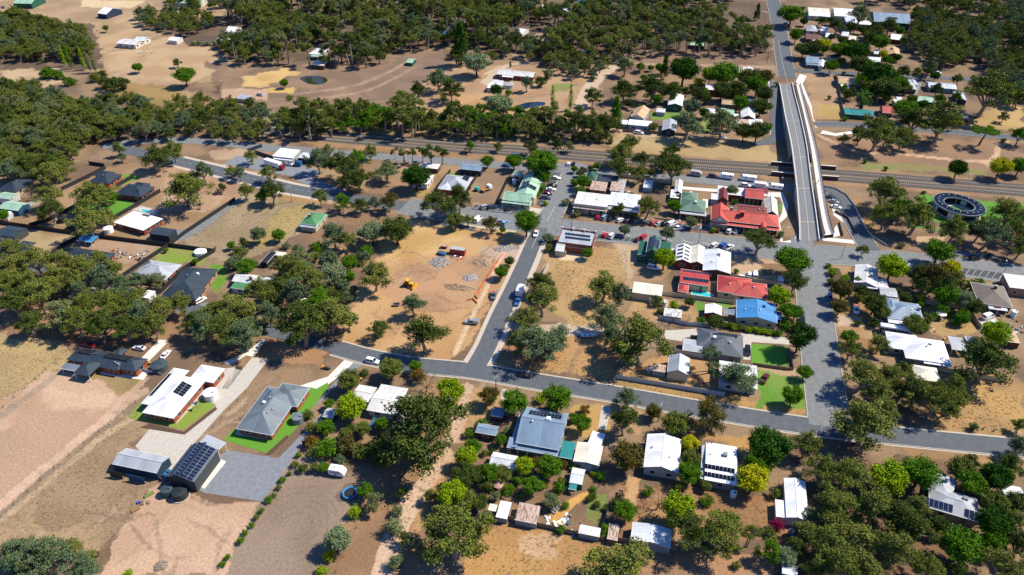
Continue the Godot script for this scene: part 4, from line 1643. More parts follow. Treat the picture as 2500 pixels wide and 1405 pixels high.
func bus(label: String, x: float, z: float, turn: float):
	var t := thing("old_bus", label, "bus", x, z, turn)
	var g := Geo.new()
	var rings := []
	for s in [[-5.2, 0.6, 2.8], [-5.0, 0.4, 3.0], [4.8, 0.4, 3.0], [5.2, 0.6, 2.7]]:
		rings.append([Vector3(s[0], s[1], 1.2), Vector3(s[0], s[2] - 0.25, 1.2), Vector3(s[0], s[2], 0.95), Vector3(s[0], s[2], -0.95), Vector3(s[0], s[2] - 0.25, -1.2), Vector3(s[0], s[1], -1.2)])
	g.loft(rings)
	part(t, "body", g.mesh(), M.wall_lightgrey)
	for s in [-1.0, 1.0]:
		for k in 7:
			part(t, "window", unit_box, M.glass, at(-4.2 + k * 1.25, 2.15, s * 1.2, 0, Vector3(1.05, 0.7, 0.06)))
	part(t, "roof_panel", unit_box, M.chrome_white, at(0, 3.02, 0, 0, Vector3(9.9, 0.08, 2.0)))
	part(t, "door", unit_box, M.dark, at(-4.7, 1.4, 1.21, 0, Vector3(0.7, 1.9, 0.06)))
	part(t, "stripe", unit_box, M.dark, at(0.8, 1.25, 1.215, 0, Vector3(4.0, 0.1, 0.04)))
	wheels(t, [-3.2, 3.4], 1.05, 1.4)
func bulldozer(x: float, z: float, turn: float):
	var t := thing("bulldozer", "yellow bulldozer standing on the churned construction dirt", "bulldozer", x, z, turn)
	for s in [-1.0, 1.0]:
		var g := Geo.new()
		var r := []
		var r2 := []
		for k in 20:
			var a := TAU * k / 20
			var p := Vector3(cos(a) * 0.45 + (1.3 if cos(a) > 0 else -1.3), 0.5 + sin(a) * 0.48, s * 0.8)
			r.append(p)
			r2.append(p + Vector3(0, 0, s * 0.5))
		g.loft([r, r2])
		part(t, "track", g.mesh(), M.dark)
	part(t, "engine_hood", unit_box, M.yellow, at(0.9, 1.45, 0, 0, Vector3(1.9, 0.9, 1.2)))
	part(t, "chassis", unit_box, M.yellow, at(-0.2, 0.95, 0, 0, Vector3(3.4, 0.5, 1.5)))
	part(t, "cab_glass", unit_box, M.glass, at(-0.75, 2.0, 0, 0, Vector3(1.3, 1.4, 1.4)))
	part(t, "cab_roof", unit_box, M.yellow, at(-0.75, 2.78, 0, 0, Vector3(1.6, 0.14, 1.7)))
	part(t, "blade", unit_box, M.yellow, at(2.35, 0.65, 0, 0, Vector3(0.18, 1.2, 3.4)))
	for s in [-1.0, 1.0]: part(t, "push_arm", unit_box, M.yellow, at(1.2, 0.5, s * 1.45, 0, Vector3(2.3, 0.2, 0.14)))
	part(t, "ripper", unit_box, M.dark, at(-2.2, 0.7, 0, 0, Vector3(0.5, 0.8, 1.4)))
func excavator(x: float, z: float, turn: float):
	var t := thing("mini_excavator", "small teal excavator beside the white crane truck", "excavator", x, z, turn)
	for s in [-1.0, 1.0]: part(t, "track", unit_box, M.dark, at(0, 0.3, s * 0.7, 0, Vector3(2.2, 0.6, 0.4)))
	part(t, "cab", unit_box, M.teal_cloth, at(-0.3, 1.3, 0, 0, Vector3(1.6, 1.3, 1.4)))
	part(t, "cab_glass", unit_box, M.glass, at(0.52, 1.5, 0.25, 0, Vector3(0.06, 0.8, 0.8)))
	var g := Geo.new()
	g.tube([Vector3(0.5, 1.2, -0.2), Vector3(1.9, 2.9, -0.2), Vector3(3.2, 2.3, -0.2)], [0.16, 0.15, 0.12], 4)
	part(t, "boom", g.mesh(), M.teal_cloth)
	g = Geo.new()
	g.tube([Vector3(3.2, 2.3, -0.2), Vector3(3.4, 0.8, -0.2)], [0.12, 0.1], 4)
	part(t, "dipper_arm", g.mesh(), M.teal_cloth)
	part(t, "bucket", unit_box, M.dark, at(3.3, 0.5, -0.2, 0, Vector3(0.6, 0.5, 0.7)))
func orange_mesh(label: String, pts: Array):
	var p := v2(pts)
	var t := thing("safety_mesh_fence", label, "fence", p[0].x, p[0].y)
	for i in p.size() - 1:
		var a: Vector2 = p[i]
		var b: Vector2 = p[i + 1]
		var n := maxi(1, int(a.distance_to(b) / 3.0))
		var turn := atan2(-(b.y - a.y), b.x - a.x)
		for k in n:
			var c: Vector2 = a.lerp(b, (k + 0.5) / n) - p[0]
			if k % 4 != 3: part(t, "mesh_panel", unit_box, M.orange, at(c.x, 0.3, c.y, turn + 0.08 * sin(k * 2.3), Vector3(a.distance_to(b) / n, 0.55, 0.03)))
			var q: Vector2 = a.lerp(b, float(k) / n) - p[0]
			part(t, "star_post", unit_box, M.dark, at(q.x, 0.6, q.y, turn, Vector3(0.06, 1.2, 0.06)))
func garden_table(label: String, x: float, z: float, cloth: String):
	var t := thing("market_umbrella", label, "umbrella", x, z)
	var g := Geo.new()
	g.tube([Vector3.ZERO, Vector3(0, 2.5, 0)], [0.04, 0.04], 6)
	part(t, "pole", g.mesh(), M.metal)
	g = Geo.new()
	g.lathe([Vector2(1.45, 2.05), Vector2(1.4, 2.15), Vector2(0.01, 2.65)], 8)
	part(t, "canopy", g.mesh(), M[cloth])
func gazebo(label: String, x: float, z: float, r: float):
	var t := thing("gazebo", label, "gazebo", x, z)
	var g := Geo.new()
	g.lathe([Vector2(r, 2.2), Vector2(r, 2.35), Vector2(0.4, 3.0), Vector2(0.01, 3.05)], 6)
	part(t, "roof", g.mesh(), M.roof_cream)
	for k in 6:
		var a := TAU * k / 6
		part(t, "post", unit_box, M.timber, at(cos(a) * (r - 0.2), 1.1, sin(a) * (r - 0.2), 0, Vector3(0.14, 2.2, 0.14)))
	g = Geo.new()
	g.lathe([Vector2(r - 0.3, 0), Vector2(r - 0.3, 0.15), Vector2(0.01, 0.15)], 6)
	part(t, "floor", g.mesh(), M.timber)
func bollards(label: String, a: Array, n: int):
	for i in n:
		var q := Vector2(a[0], a[1]).lerp(Vector2(a[2], a[3]), float(i) / (n - 1))
		var t := thing("timber_bollard", label, "bollard", q.x, q.y, 0, "timber bollards on the dry verge")
		part(t, "shaft", unit_box, M.timber, at(0, 0.4, 0, 0, Vector3(0.3, 0.8, 0.3)))
		part(t, "cap", unit_box, M.timber_red, at(0, 0.82, 0, 0, Vector3(0.34, 0.06, 0.34)))
func trailer(label: String, x: float, z: float, turn: float, m: String):
	var t := thing("box_trailer", label, "trailer", x, z, turn, "", 0.02)
	part(t, "tray", unit_box, M[m], at(0, 0.55, 0, 0, Vector3(2.4, 0.08, 1.4)))
	for s in [-1.0, 1.0]:
		part(t, "side_board", unit_box, M.metal, at(0, 0.75, s * 0.7, 0, Vector3(2.4, 0.35, 0.05)))
		part(t, "end_board", unit_box, M.metal, at(s * 1.2, 0.75, 0, 0, Vector3(0.05, 0.35, 1.36)))
	part(t, "drawbar", unit_box, M.metal, at(1.8, 0.5, 0, 0, Vector3(1.2, 0.08, 0.1)))
	wheels(t, [0.0], 0.8)
func clutter(called: String, label: String, x: float, z: float, r: float, n: int, seed_: int, cols: Array):
	var t := thing(called, label, "scrap heap", x, z)
	rng.seed = seed_
	for i in n:
		var a := rng.randf() * TAU
		var k := sqrt(rng.randf()) * r
		var s := Vector3(rng.randf_range(0.3, 1.2), rng.randf_range(0.12, 0.6), rng.randf_range(0.2, 0.7))
		part(t, "scrap_piece", unit_box, M[cols[i % cols.size()]], at(cos(a) * k, s.y * 0.5, sin(a) * k, rng.randf() * 3.0, s))
func raised_bed(label: String, x: float, z: float, turn: float, L: float, W: float, fill: String):
	var t := thing("raised_garden_bed", label, "garden bed", x, z, turn)
	for s in [-1.0, 1.0]:
		part(t, "long_board", unit_box, M.timber, at(0, 0.2, s * W * 0.5, 0, Vector3(L, 0.4, 0.06)))
		part(t, "end_board", unit_box, M.timber, at(s * L * 0.5, 0.2, 0, 0, Vector3(0.06, 0.4, W - 0.07)))
	part(t, "soil_fill", unit_box, M[fill], at(0, 0.16, 0, 0, Vector3(L - 0.1, 0.3, W - 0.1)))

# ---------------------------------------------------------------- people: one skin over tapered bones
var person_mesh: Mesh
func body_field(p: Vector3, bones: Array) -> float:
	var d := 9.0
	for b in bones:
		var a: Vector3 = b[0]
		var e: Vector3 = b[1] - a
		var t := clampf((p - a).dot(e) / e.length_squared(), 0.0, 1.0)
		var q: float = p.distance_to(a + e * t) - lerpf(b[2], b[3], t)
		var h := clampf(0.5 + 0.5 * (d - q) / 0.05, 0.0, 1.0)
		d = lerpf(d, q, h) - 0.05 * h * (1.0 - h)
	return d
func make_person_mesh():
	var V := func(x, y, z): return Vector3(x, y, z)
	var bones := [[V.call(0, 0.98, 0), V.call(0, 1.4, 0), 0.15, 0.16], [V.call(0, 1.45, 0), V.call(0, 1.56, 0.02), 0.06, 0.055], [V.call(0, 1.63, 0.02), V.call(0, 1.7, 0.02), 0.085, 0.09], [V.call(0, 1.64, 0.1), V.call(0, 1.66, 0.12), 0.02, 0.015]]
	for s in [-1.0, 1.0]:
		bones.append_array([[V.call(s * 0.09, 0.92, 0), V.call(s * 0.1, 0.5, s * 0.1), 0.095, 0.065], [V.call(s * 0.1, 0.5, s * 0.1), V.call(s * 0.1, 0.09, s * 0.16 - 0.04), 0.062, 0.042], [V.call(s * 0.1, 0.05, s * 0.16 - 0.06), V.call(s * 0.1, 0.04, s * 0.16 + 0.12), 0.045, 0.035]])
		bones.append_array([[V.call(s * 0.19, 1.4, 0), V.call(s * 0.23, 1.12, -s * 0.06), 0.055, 0.045], [V.call(s * 0.23, 1.12, -s * 0.06), V.call(s * 0.22, 0.88, s * -0.02), 0.042, 0.032], [V.call(s * 0.22, 0.86, s * -0.02), V.call(s * 0.21, 0.76, 0.02), 0.036, 0.02]])
	var c := 0.035
	var n := Vector3i(18, 52, 14)
	var o := Vector3(-0.315, -0.02, -0.245)
	var f := PackedFloat32Array()
	for y in n.y + 1:
		for z in n.z + 1:
			for x in n.x + 1: f.append(body_field(o + Vector3(x, y, z) * c, bones))
	var sx := n.x + 1
	var sy := (n.x + 1) * (n.z + 1)
	var at_cell := {}
	for y in n.y:
		for z in n.z:
			for x in n.x:
				var k := y * sy + z * sx + x
				var sum := Vector3.ZERO
				var cnt := 0
				for e in [[0, 0, 0, 1, 0, 0], [0, 0, 0, 0, 1, 0], [0, 0, 0, 0, 0, 1], [1, 0, 0, 1, 1, 0], [1, 0, 0, 1, 0, 1], [0, 1, 0, 1, 1, 0], [0, 1, 0, 0, 1, 1], [0, 0, 1, 1, 0, 1], [0, 0, 1, 0, 1, 1], [1, 1, 0, 1, 1, 1], [1, 0, 1, 1, 1, 1], [0, 1, 1, 1, 1, 1]]:
					var a := f[k + e[0] + e[1] * sy + e[2] * sx]
					var b := f[k + e[3] + e[4] * sy + e[5] * sx]
					if (a < 0.0) != (b < 0.0):
						sum += Vector3(e[0], e[1], e[2]).lerp(Vector3(e[3], e[4], e[5]), a / (a - b))
						cnt += 1
				if cnt > 0: at_cell[Vector3i(x, y, z)] = o + (Vector3(x, y, z) + sum / cnt) * c
	var g := Geo.new()
	for q in at_cell:
		var k: int = q.y * sy + q.z * sx + q.x
		for ax in [[1, Vector3i(0, 1, 0), Vector3i(0, 0, 1)], [sy, Vector3i(0, 0, 1), Vector3i(1, 0, 0)], [sx, Vector3i(1, 0, 0), Vector3i(0, 1, 0)]]:
			if (f[k] < 0.0) == (f[k + ax[0]] < 0.0): continue
			var p := [at_cell.get(q - ax[1] - ax[2]), at_cell.get(q - ax[2]), at_cell.get(q), at_cell.get(q - ax[1])]
			if p.has(null): continue
			if f[k] < 0.0: g.quad(p[0], p[3], p[2], p[1])
			else: g.quad(p[0], p[1], p[2], p[3])
	person_mesh = g.mesh()
func person(label: String, x: float, y: float, z: float, turn: float, cloth: String):
	var t := thing("person", label, "person", x, z, turn, "", y)
	part(t, "body", person_mesh, car_cloth(cloth))
	var g := Geo.new()
	g.lathe([Vector2(0.1, 1.66), Vector2(0.105, 1.72), Vector2(0.07, 1.79), Vector2(0.01, 1.81)], 12)
	part(t, "hair", g.mesh(), M.bark_dark, at(0, 0, 0.01))
func car_cloth(c: String) -> StandardMaterial3D:
	if not M.has("cloth_" + c): mat("cloth_" + c, S(c), 0.95)
	return M["cloth_" + c]

# ---------------------------------------------------------------- the town
func build_ground():
	begin_ground()
	paint_all(lin("967a5a"), lin("755c45"))
	paint([-579, -729, -310, -729, -225, -620, -202, -518, -278, -576, -352, -576, -489, -597], "b3946f", "a08460", 3, 1)
	paint([-353, -645, -300, -642, -303, -620, -345, -624], "d8bf92", "d2b98c", 0.5, 1)
	paint([-321, -576, -290, -597, -260, -576, -196, -527, -184, -489, -201, -444, -237, -447, -273, -477, -309, -462, -323, -469, -328, -493, -284, -501], "bb9c74", "a58862", 3, 1)
	paint([-331, -493, -307, -493, -272, -458, -285, -444, -315, -455], "c2a37c", "ac8f69", 2, 1)
	paint([-283, -518, -200, -522, -182, -455, -206, -451, -243, -462], "bd9e74", "b08f66", 3, 1)
	paint([-240, -455, -207, -447, -173, -421, -175, -397, -202, -409, -236, -434], "a08148", "8e7440", 2, 1)
	paint([-202, -493, -140, -481, -80, -509, -53, -514, -54, -469, -58, -409, -87, -418, -141, -409, -175, -441], "7e6550", "94775a", 3, 1)
	paint([-70, -514, -45, -514, -45, -481, -57, -421, -83, -421, -96, -469, -78, -493], "8a6e58", "7d6451", 3, 1)
	paint([-167, -465, -145, -481, -133, -473, -149, -447, -164, -446], "d0ab66", "c0985a", 2, 1)
	paint([-151, -444, -132, -446, -130, -435, -149, -437], "cba658", "b8924e", 1.5, 1)
	paint([-175, -444, -145, -441, -143, -424, -169, -427], "c3a184", "b8957a", 1.5, 1)
	stroke([-129, -434, -93, -451, -67, -493], 4, "b79a7c", 0.5, 0.6)
	stroke([-122, -424, -86, -441, -63, -481], 3, "b79a7c", 0.5, 0.6)
	stroke([-292, -516, -283, -511, -266, -511, -253, -514], 4, "c8ac86", 0.7, 0.6)
	paint([-281, -576, -179, -620, -17, -632, 84, -645, 212, -645, 172, -493, 67, -493, -43, -527, -126, -493, -188, -501], "6f5944", "5f4c3b", 4, 1)
	paint([-394, -597, -312, -576, -262, -477, -328, -477], "705a44", "604d3b", 3, 1)
	paint([-309, -444, -184, -391, -174.2, -364.4, -266.9, -367.0], "6f5843", "5f4a39", 3, 1)
	paint([303, -645, 454, -645, 292.9, -374.8, 235, -391, 240, -455], "705a45", "8a7050", 3, 1)
	paint([70, -518, 174, -509, 165, -485, 66, -485], "8c7055", "775d48", 3, 1)
	paint([-50, -485, 21, -485, 47, -477, 54, -441, 43, -397, 18, -403, -57, -397, -57, -421], "b3906a", "a5825d", 3, 1)
	paint([-36, -434, 2, -434, 0, -403, -46, -400], "bd9463", "ad8658", 2, 1)
	paint([24, -451, 38, -451, 34, -437, 22, -437], "7f8a42", "8d8748", 2, 1)
	stroke([40, -415, 47, -444, 57, -469, 69, -485, 76, -501], 9, "c9b093", 0.9, 0.6)
	stroke([40, -386, 68, -377, 96.8, -370.6, 125.6, -365.4], 7, "bd9f7c", 0.9, 0.6)
	stroke([67, -489, 119, -485, 169, -481], 5, "b99c79", 0.7, 0.6)
	stroke([-16, -469, -3, -485, 13, -491], 4, "c9b496", 0.8, 0.6)
	paint([-21, -455, -5, -481, 0, -481, -12, -444], "cdbca6", "c3b097", 1, 1)
	paint([54.2, -374.8, 128.1, -367.0, 133.8, -349.7, 131.2, -340.4, 51.9, -353.5, 51.0, -364.4], "b39a66", "a78a5a", 3, 1)
	paint([-151, -409, -79, -397, 0, -380, 53.7, -369.5, 53.0, -363.4, -32.2, -369.5, -137, -391], "7d8544", "9c8653", 3, 0.6)
	paint([78, -406, 95, -406, 92, -395, 77, -396], "5f8a2c", "6f8f35", 1, 1)
	paint([107, -397, 112, -397, 106, -377, 101, -377], "6b8f38", "86923f", 1, 1)
	paint([-206, -403, -123, -388, -32.2, -369.5, 52.3, -357.0, 131.4, -341.3, 169.8, -335.9, 258.2, -316.6, 249.9, -302.7, 153.0, -316.6, 123.2, -326.2, 30.3, -340.4, -72.8, -354.5, -184, -386], "a98258", "94704d", 2, 1)
	paint([185, -471, 204, -468, 191, -415, 183, -397, 166, -394, 176, -434], "ad8c66", "a07f59", 2, 1)
	paint([178, -418, 190, -415, 183, -396, 169, -396], "b7974f", "a8894a", 2, 1)
	paint([159.5, -374.8, 181.5, -367.0, 224.2, -367.0, 262.7, -367.0, 247.3, -331.4, 210.8, -338.1, 154.1, -342.7], "987556", "8a6950", 3, 1)
	paint([172.4, -342.7, 229.3, -335.0, 226.4, -329.3, 169.0, -333.6], "7f8443", "8c7a48", 2, 1)
	paint([283, -421, 293, -415, 274, -380, 244, -386], "bb9a5a", "a88a52", 2, 1)
	stroke([191.0, -353.5, 211.0, -347.3, 233.2, -342.7, 241.7, -347.3, 250.1, -359.4, 258.4, -367.0], 3, "cfa985", 0.9, 0.3)
	stroke([233.2, -342.7, 235.8, -335.9], 3, "cfa985", 0.9, 0.3)
	stroke([162.7, -374.8, 166.6, -367.0, 176.5, -353.5, 184.4, -352.6], 2.5, "cfa985", 0.6, 0.3)
	paint([185.3, -307.4, 229.3, -298.9, 217.4, -277.4, 183.3, -282.6, 177.5, -291.5], "4e8a22", "57902a", 1.5, 1)
	paint([172.7, -282.6, 184.4, -277.4, 181.3, -270.7, 170.7, -270.1], "4e8a22", "478022", 1.2, 1)
	paint([157.5, -310.5, 159.6, -298.9, 153.9, -270.7, 150.9, -267.5, 150.5, -284.3], "a07a48", "8c7048", 1, 1)
	paint([157.5, -284.3, 208.6, -267.5, 203.4, -252.0, 153.4, -261.2], "7f624a", "98775a", 2, 1)
	paint([168.3, -272.4, 181.3, -270.7, 174.2, -262.7, 165.6, -264.3], "c09e78", "ad8b68", 1, 1)
	paint([-129.6, -364.4, -51.2, -347.3, 0.0, -335.9, -3.7, -298.9, -46.3, -302.7, -102.8, -322.8, -123.1, -340.4], "a3835d", "8f7150", 2, 1)
	paint([-43.7, -333.6, -35.7, -332.3, -39.2, -306.6, -46.7, -306.6], "b59250", "a68750", 1, 1)
	paint([-14.0, -335.0, -1.0, -332.3, -5.9, -298.9, -21.2, -300.8], "9b7f5e", "8a6e52", 1, 1)
	paint([-31.7, -331.4, -25.7, -330.6, -27.4, -326.2, -32.3, -326.2], "6f9030", "5e8a2a", 0.8, 1)
	paint([-18.4, -300.8, 16.3, -293.3, 14.3, -287.9, -18.2, -295.1], "b79f84", "a98c70", 1, 1)
	paint([-163.9, -347.3, -138.5, -338.1, -120.1, -329.3, -64.8, -302.7, -71.2, -297.0, -121.1, -318.7, -161.8, -335.9], "b8997a", "a9866a", 1.5, 1)
	paint([-156.0, -354.5, -136.6, -359.4, -123.1, -340.4, -139.2, -340.4], "b59876", "a98b6b", 2, 1)
	paint([-128.9, -306.6, -103.7, -310.5, -87.0, -302.7, -79.7, -284.3, -92.5, -264.3, -112.3, -252.0, -123.5, -256.5, -134.8, -267.5], "a38f6f", "94805f", 2, 1)
	paint([-101.8, -295.1, -86.2, -298.9, -92.2, -277.4, -100.5, -262.7, -107.6, -264.3], "b0994f", "a5904a", 2, 0.7)
	paint([-108.5, -314.5, -84.1, -306.6, -84.4, -298.9, -103.7, -302.7], "b88f54", "a87f4c", 1.5, 1)
	paint([-81.1, -291.5, -45.0, -291.5, -43.5, -277.4, -66.2, -258.1, -83.0, -252.0, -92.5, -264.3, -82.5, -280.8], "8c6c4f", "a5805a", 2, 1)
	paint([-86.7, -284.3, -60.9, -277.4, -74.4, -258.1, -94.2, -264.3], "7d6049", "8d6f50", 2, 1)
	paint([-44.1, -282.6, -12.2, -277.4, 6.9, -272.4, 1.6, -252.0, -10.2, -214.7, -20.3, -190.2, -48.7, -198.7, -59.7, -205.4, -59.6, -229.7, -52.9, -258.1], "c39a65", "b58a57", 2, 1)
	paint([-47.8, -284.3, -14.0, -279.1, -31.4, -258.1, -50.4, -252.0, -53.8, -264.3], "c9a567", "b99253", 2, 1)
	paint([-40.4, -249.1, -3.3, -258.1, -7.8, -237.8, -17.8, -219.5, -43.3, -222.0, -54.3, -235.0], "b78a66", "a57d5c", 2, 0.8)
	paint([-10.1, -264.3, 6.7, -264.3, 0.8, -252.0, -13.2, -256.5], "c2a791", "b89984", 1, 1)
	for r in [1.6, 2.6, 3.7, 4.6, 6.0]: arc(-13.1, -254.42, r, -1.6, 2.6)
	scratches(6, 46, -55, 10, -265, -195, 5, 24, 0.5, 1.3)
	stroke([-3.0, -261.2, -10.7, -229.7, -15.9, -209.9, -19.3, -195.5], 1.6, "d7bd98", 0.8, 0.2)
	paint([13.5, -264.3, 48.8, -264.3, 46.1, -237.8, 31.7, -209.9, 21.6, -209.9, 12.2, -229.7], "b2905b", "a78252", 2, 1)
	paint([-1.4, -209.9, 35.3, -203.1, 35.8, -184.2, 10.7, -186.2, -4.1, -194.4], "9c6f49", "b48a55", 2, 1)
	paint([21.2, -252.0, 38.7, -249.1, 32.2, -214.7, 21.8, -212.3], "b9945c", "a9834f", 2, 1)
	paint([0.0, -212.3, 41.8, -209.9, 41.2, -204.9, 0.0, -207.2], "c4b39c", "b5a389", 1, 1)
	paint([20.0, -261.8, 30.8, -259.9, 29.3, -252.0, 18.0, -253.8], "d9c29a", "cdb58c", 0.6, 1)
	paint([42.4, -267.5, 52.3, -265.9, 48.8, -252.0, 45.8, -235.0, 43.6, -229.7, 43.9, -252.0], "b9a07e", "a98c68", 1, 1)
	paint([47.2, -252.0, 64.8, -250.5, 57.9, -237.8, 46.1, -237.8], "a4855f", "94754f", 1.5, 1)
	paint([90.1, -261.2, 116.0, -253.5, 111.1, -237.8, 101.7, -237.8, 86.1, -244.7], "c0a17c", "b4926c", 1, 1)
	paint([99.3, -252.0, 114.6, -249.1, 112.7, -240.5, 96.9, -243.3], "8a6b4c", "7a5c42", 1, 1)
	paint([44.3, -229.7, 82.5, -223.3, 79.8, -212.3, 53.7, -212.3, 40.6, -212.3], "b48f5e", "a17c50", 1.5, 1)
	paint([67.4, -226.6, 71.3, -225.6, 69.9, -219.0, 66.6, -218.6], "4f8a2a", "5c8a30", 0.8, 1)
	paint([74.7, -225.3, 81.2, -224.0, 79.4, -219.5, 76.0, -220.8], "5c8a30", "6c8f3a", 0.8, 1)
	paint([53.9, -196.5, 70.1, -194.8, 66.2, -177.4, 48.6, -181.3, 33.3, -185.2], "a67f52", "b58b54", 1.5, 1)
	paint([33.2, -184.2, 65.6, -175.0, 90.4, -171.9, 90.2, -167.4, 76.5, -167.4, 44.8, -173.7, 32.5, -178.4], "b08a4c", "9c7845", 1.5, 1)
	paint([80.7, -188.2, 94.6, -183.2, 90.8, -169.2, 76.1, -171.0], "5c8a2a", "74903a", 1.5, 1)
	paint([80.6, -190.2, 95.2, -187.2, 93.3, -183.2, 80.4, -187.2], "c1a37c", "b59570", 0.8, 1)
	paint([126.9, -252.0, 135.1, -252.0, 126.9, -229.7, 119.0, -224.5], "8e6f52", "a5855f", 1, 1)
	paint([120.0, -229.7, 139.1, -229.7, 128.3, -209.9, 124.9, -194.4, 111.2, -194.4, 115.5, -214.7], "ad8a58", "9c7648", 1.5, 1)
	paint([117.8, -217.1, 126.2, -215.9, 122.5, -209.9, 115.7, -211.1], "c4ab90", "b99f82", 1.2, 1)
	paint([116.5, -205.4, 126.6, -202.0, 126.0, -195.5, 111.2, -194.4], "93673f", "a37a4c", 1.2, 1)
	paint([150.8, -223.3, 166.8, -220.8, 164.3, -209.9, 148.2, -203.1, 144.5, -207.6], "b48f53", "ab8a56", 1.5, 1)
	paint([165.0, -217.1, 181.5, -212.3, 174.0, -198.7, 165.1, -203.1], "9a8261", "8b7558", 1.5, 1)
	paint([133.2, -188.2, 165.9, -184.2, 150.1, -155.6, 126.9, -157.2, 122.3, -169.2], "ac8650", "98764e", 2, 1)
	paint([145.4, -180.3, 161.7, -176.5, 150.1, -155.6, 133.7, -158.9], "b89050", "a58250", 2, 1)
	paint([113.4, -154.0, 147.5, -150.8, 145.0, -146.2, 113.1, -147.7], "a88254", "967249", 1.5, 1)
	paint([82.6, -150.8, 124.8, -147.7, 107.9, -109.9, 69.9, -109.9], "6a523c", "7d5c3f", 2, 1)
	paint([-186.0, -207.6, -159.5, -203.1, -145.1, -196.5, -149.3, -188.2, -162.9, -167.4], "b59b66", "a48a5e", 2, 1)
	paint([-187.4, -209.9, -151.3, -209.9, -129.8, -203.1, -117.1, -203.1, -114.7, -196.5, -146.1, -198.7], "a0795a", "8a6448", 2, 1)
	paint([-162.9, -167.4, -148.8, -187.2, -122.1, -184.2, -116.8, -184.2, -122.6, -163.9, -131.9, -143.2, -138.8, -125.4], "c4a182", "b48f70", 2, 1)
	paint([-158.0, -158.9, -149.2, -167.4, -131.6, -167.4, -124.0, -158.9, -135.7, -141.8, -143.3, -133.3], "a8886c", "b8957a", 3, 0.7)
	paint([-142.2, -190.2, -118.0, -187.2, -122.9, -176.5, -138.5, -182.2], "9c8455", "8c7748", 1.5, 1)
	paint([-150.7, -180.3, -124.2, -176.5, -124.9, -169.2, -147.2, -171.0], "d2b08e", "c09c7c", 2, 0.7)
	paint([-138.1, -124.1, -134.2, -138.9, -124.3, -162.2, -116.0, -169.2, -107.6, -158.9, -113.7, -146.2, -98.1, -138.9, -104.5, -118.0, -134.5, -118.0], "a88c68", "94795a", 2, 1)
	paint([-134.9, -140.3, -122.5, -155.6, -99.7, -143.2, -97.5, -137.5, -101.4, -125.4, -120.6, -125.4], "8b7256", "a3876a", 3, 0.8)
	paint([-98.1, -138.9, -90.3, -136.1, -68.2, -132.6, -69.6, -112.1, -100.9, -109.9, -101.4, -125.4], "c9a086", "bb9178", 1.5, 1)
	paint([-68.2, -132.6, -64.2, -147.7, -59.8, -149.3, -42.2, -141.8, -39.0, -136.1, -43.9, -120.4, -48.9, -109.9, -70.9, -109.9], "97826f", "8c7763", 1.5, 1)
	for r in [4.2, 6.5, 8.5, 11.0, 13.0]: arc(-56.74, -126.04, r, -2.9, 1.8)
	paint([-47.3, -144.7, -28.5, -141.8, -26.2, -130.6, -40.1, -129.3], "8a6a4e", "94755a", 1.5, 0.5)
	paint([-41.7, -138.9, -15.6, -178.4, -13.0, -178.4, -15.4, -152.4, -25.0, -109.9, -47.0, -109.9], "a07a55", "8e6b4c", 1.5, 1)
	stroke([-14.3, -178.4, -16.6, -162.2, -19.8, -147.7, -26.6, -134.7, -30.5, -121.6, -32.0, -109.9], 5.5, "cfae90", 0.85, 0.8)
	stroke([-11.7, -177.4, -13.5, -162.2, -17.5, -147.7, -23.2, -133.3, -26.1, -120.4], 2.5, "b98f5a", 0.6, 0.8)
	paint([-8.6, -126.7, 24.1, -121.0, 23.0, -109.9, -12.0, -109.9, -10.4, -119.2], "b98a4c", "a87c47", 2, 1)
	paint([0.0, -123.5, 12.7, -122.9, 11.4, -118.0, 4.1, -116.8], "d0ae88", "b99468", 1.5, 0.8)
	paint([24.0, -120.4, 72.1, -116.8, 69.9, -109.9, 23.0, -109.9], "96714f", "aa7d56", 2, 1)
	paint([-64.3, -169.2, -44.6, -171.9, -39.4, -162.2, -30.4, -158.9, -34.4, -152.4, -58.9, -155.6], "9a7a58", "8a6b4c", 1.5, 1)
	paint([-30.3, -182.2, -15.7, -180.3, -18.2, -158.9, -30.1, -167.4], "a37c55", "93684a", 1.5, 1)
	paint([-11.7, -178.4, -2.6, -176.5, -3.8, -169.2, -12.0, -155.6], "b08a58", "9c774d", 1.2, 1)
	paint([17.8, -171.9, 30.5, -171.0, 27.8, -157.2, 18.2, -158.9], "b8924f", "c09a58", 1.2, 1)
	paint([-18.1, -157.2, -1.2, -154.0, 26.7, -146.2, 25.4, -122.9, -8.7, -129.3], "7b5f45", "8f6f4e", 1.5, 1)
	paint([9.8, -129.3, 16.6, -134.7, 21.4, -138.2, 21.7, -136.1, 13.5, -128.6, 10.7, -126.7], "cf9c4c", "c4924a", 0.6, 1)
	paint([21.3, -137.5, 25.6, -136.1, 23.5, -125.4, 20.5, -128.0], "6c7f3c", "86703f", 1, 1)
	paint([28.3, -140.3, 78.0, -136.1, 71.1, -120.4, 26.7, -125.4], "a67c50", "93683f", 1.5, 1)
	paint([32.6, -142.5, 36.3, -142.1, 33.5, -132.6, 30.3, -133.3], "c9a070", "bd9463", 0.8, 1)
	paint([61.4, -156.4, 71.9, -154.8, 68.0, -149.3, 64.9, -150.8], "b8914f", "ad8750", 1, 1)
	paint([50.3, -161.4, 74.7, -156.4, 72.6, -153.2, 47.4, -158.9], "b3894d", "a47c48", 1.2, 1)
	paint([29.3, -171.9, 41.4, -167.4, 37.7, -158.9, 28.5, -163.9], "b08a60", "94714c", 1.2, 1)
	paint([-221.3, -284.3, -207.5, -310.5, -197.8, -335.9, -187.7, -340.4, -162.2, -331.4, -126.4, -310.5, -126.8, -287.9, -139.6, -264.3, -155.2, -235.0, -197.1, -240.5], "a68663", "94744f", 1.5, 1)
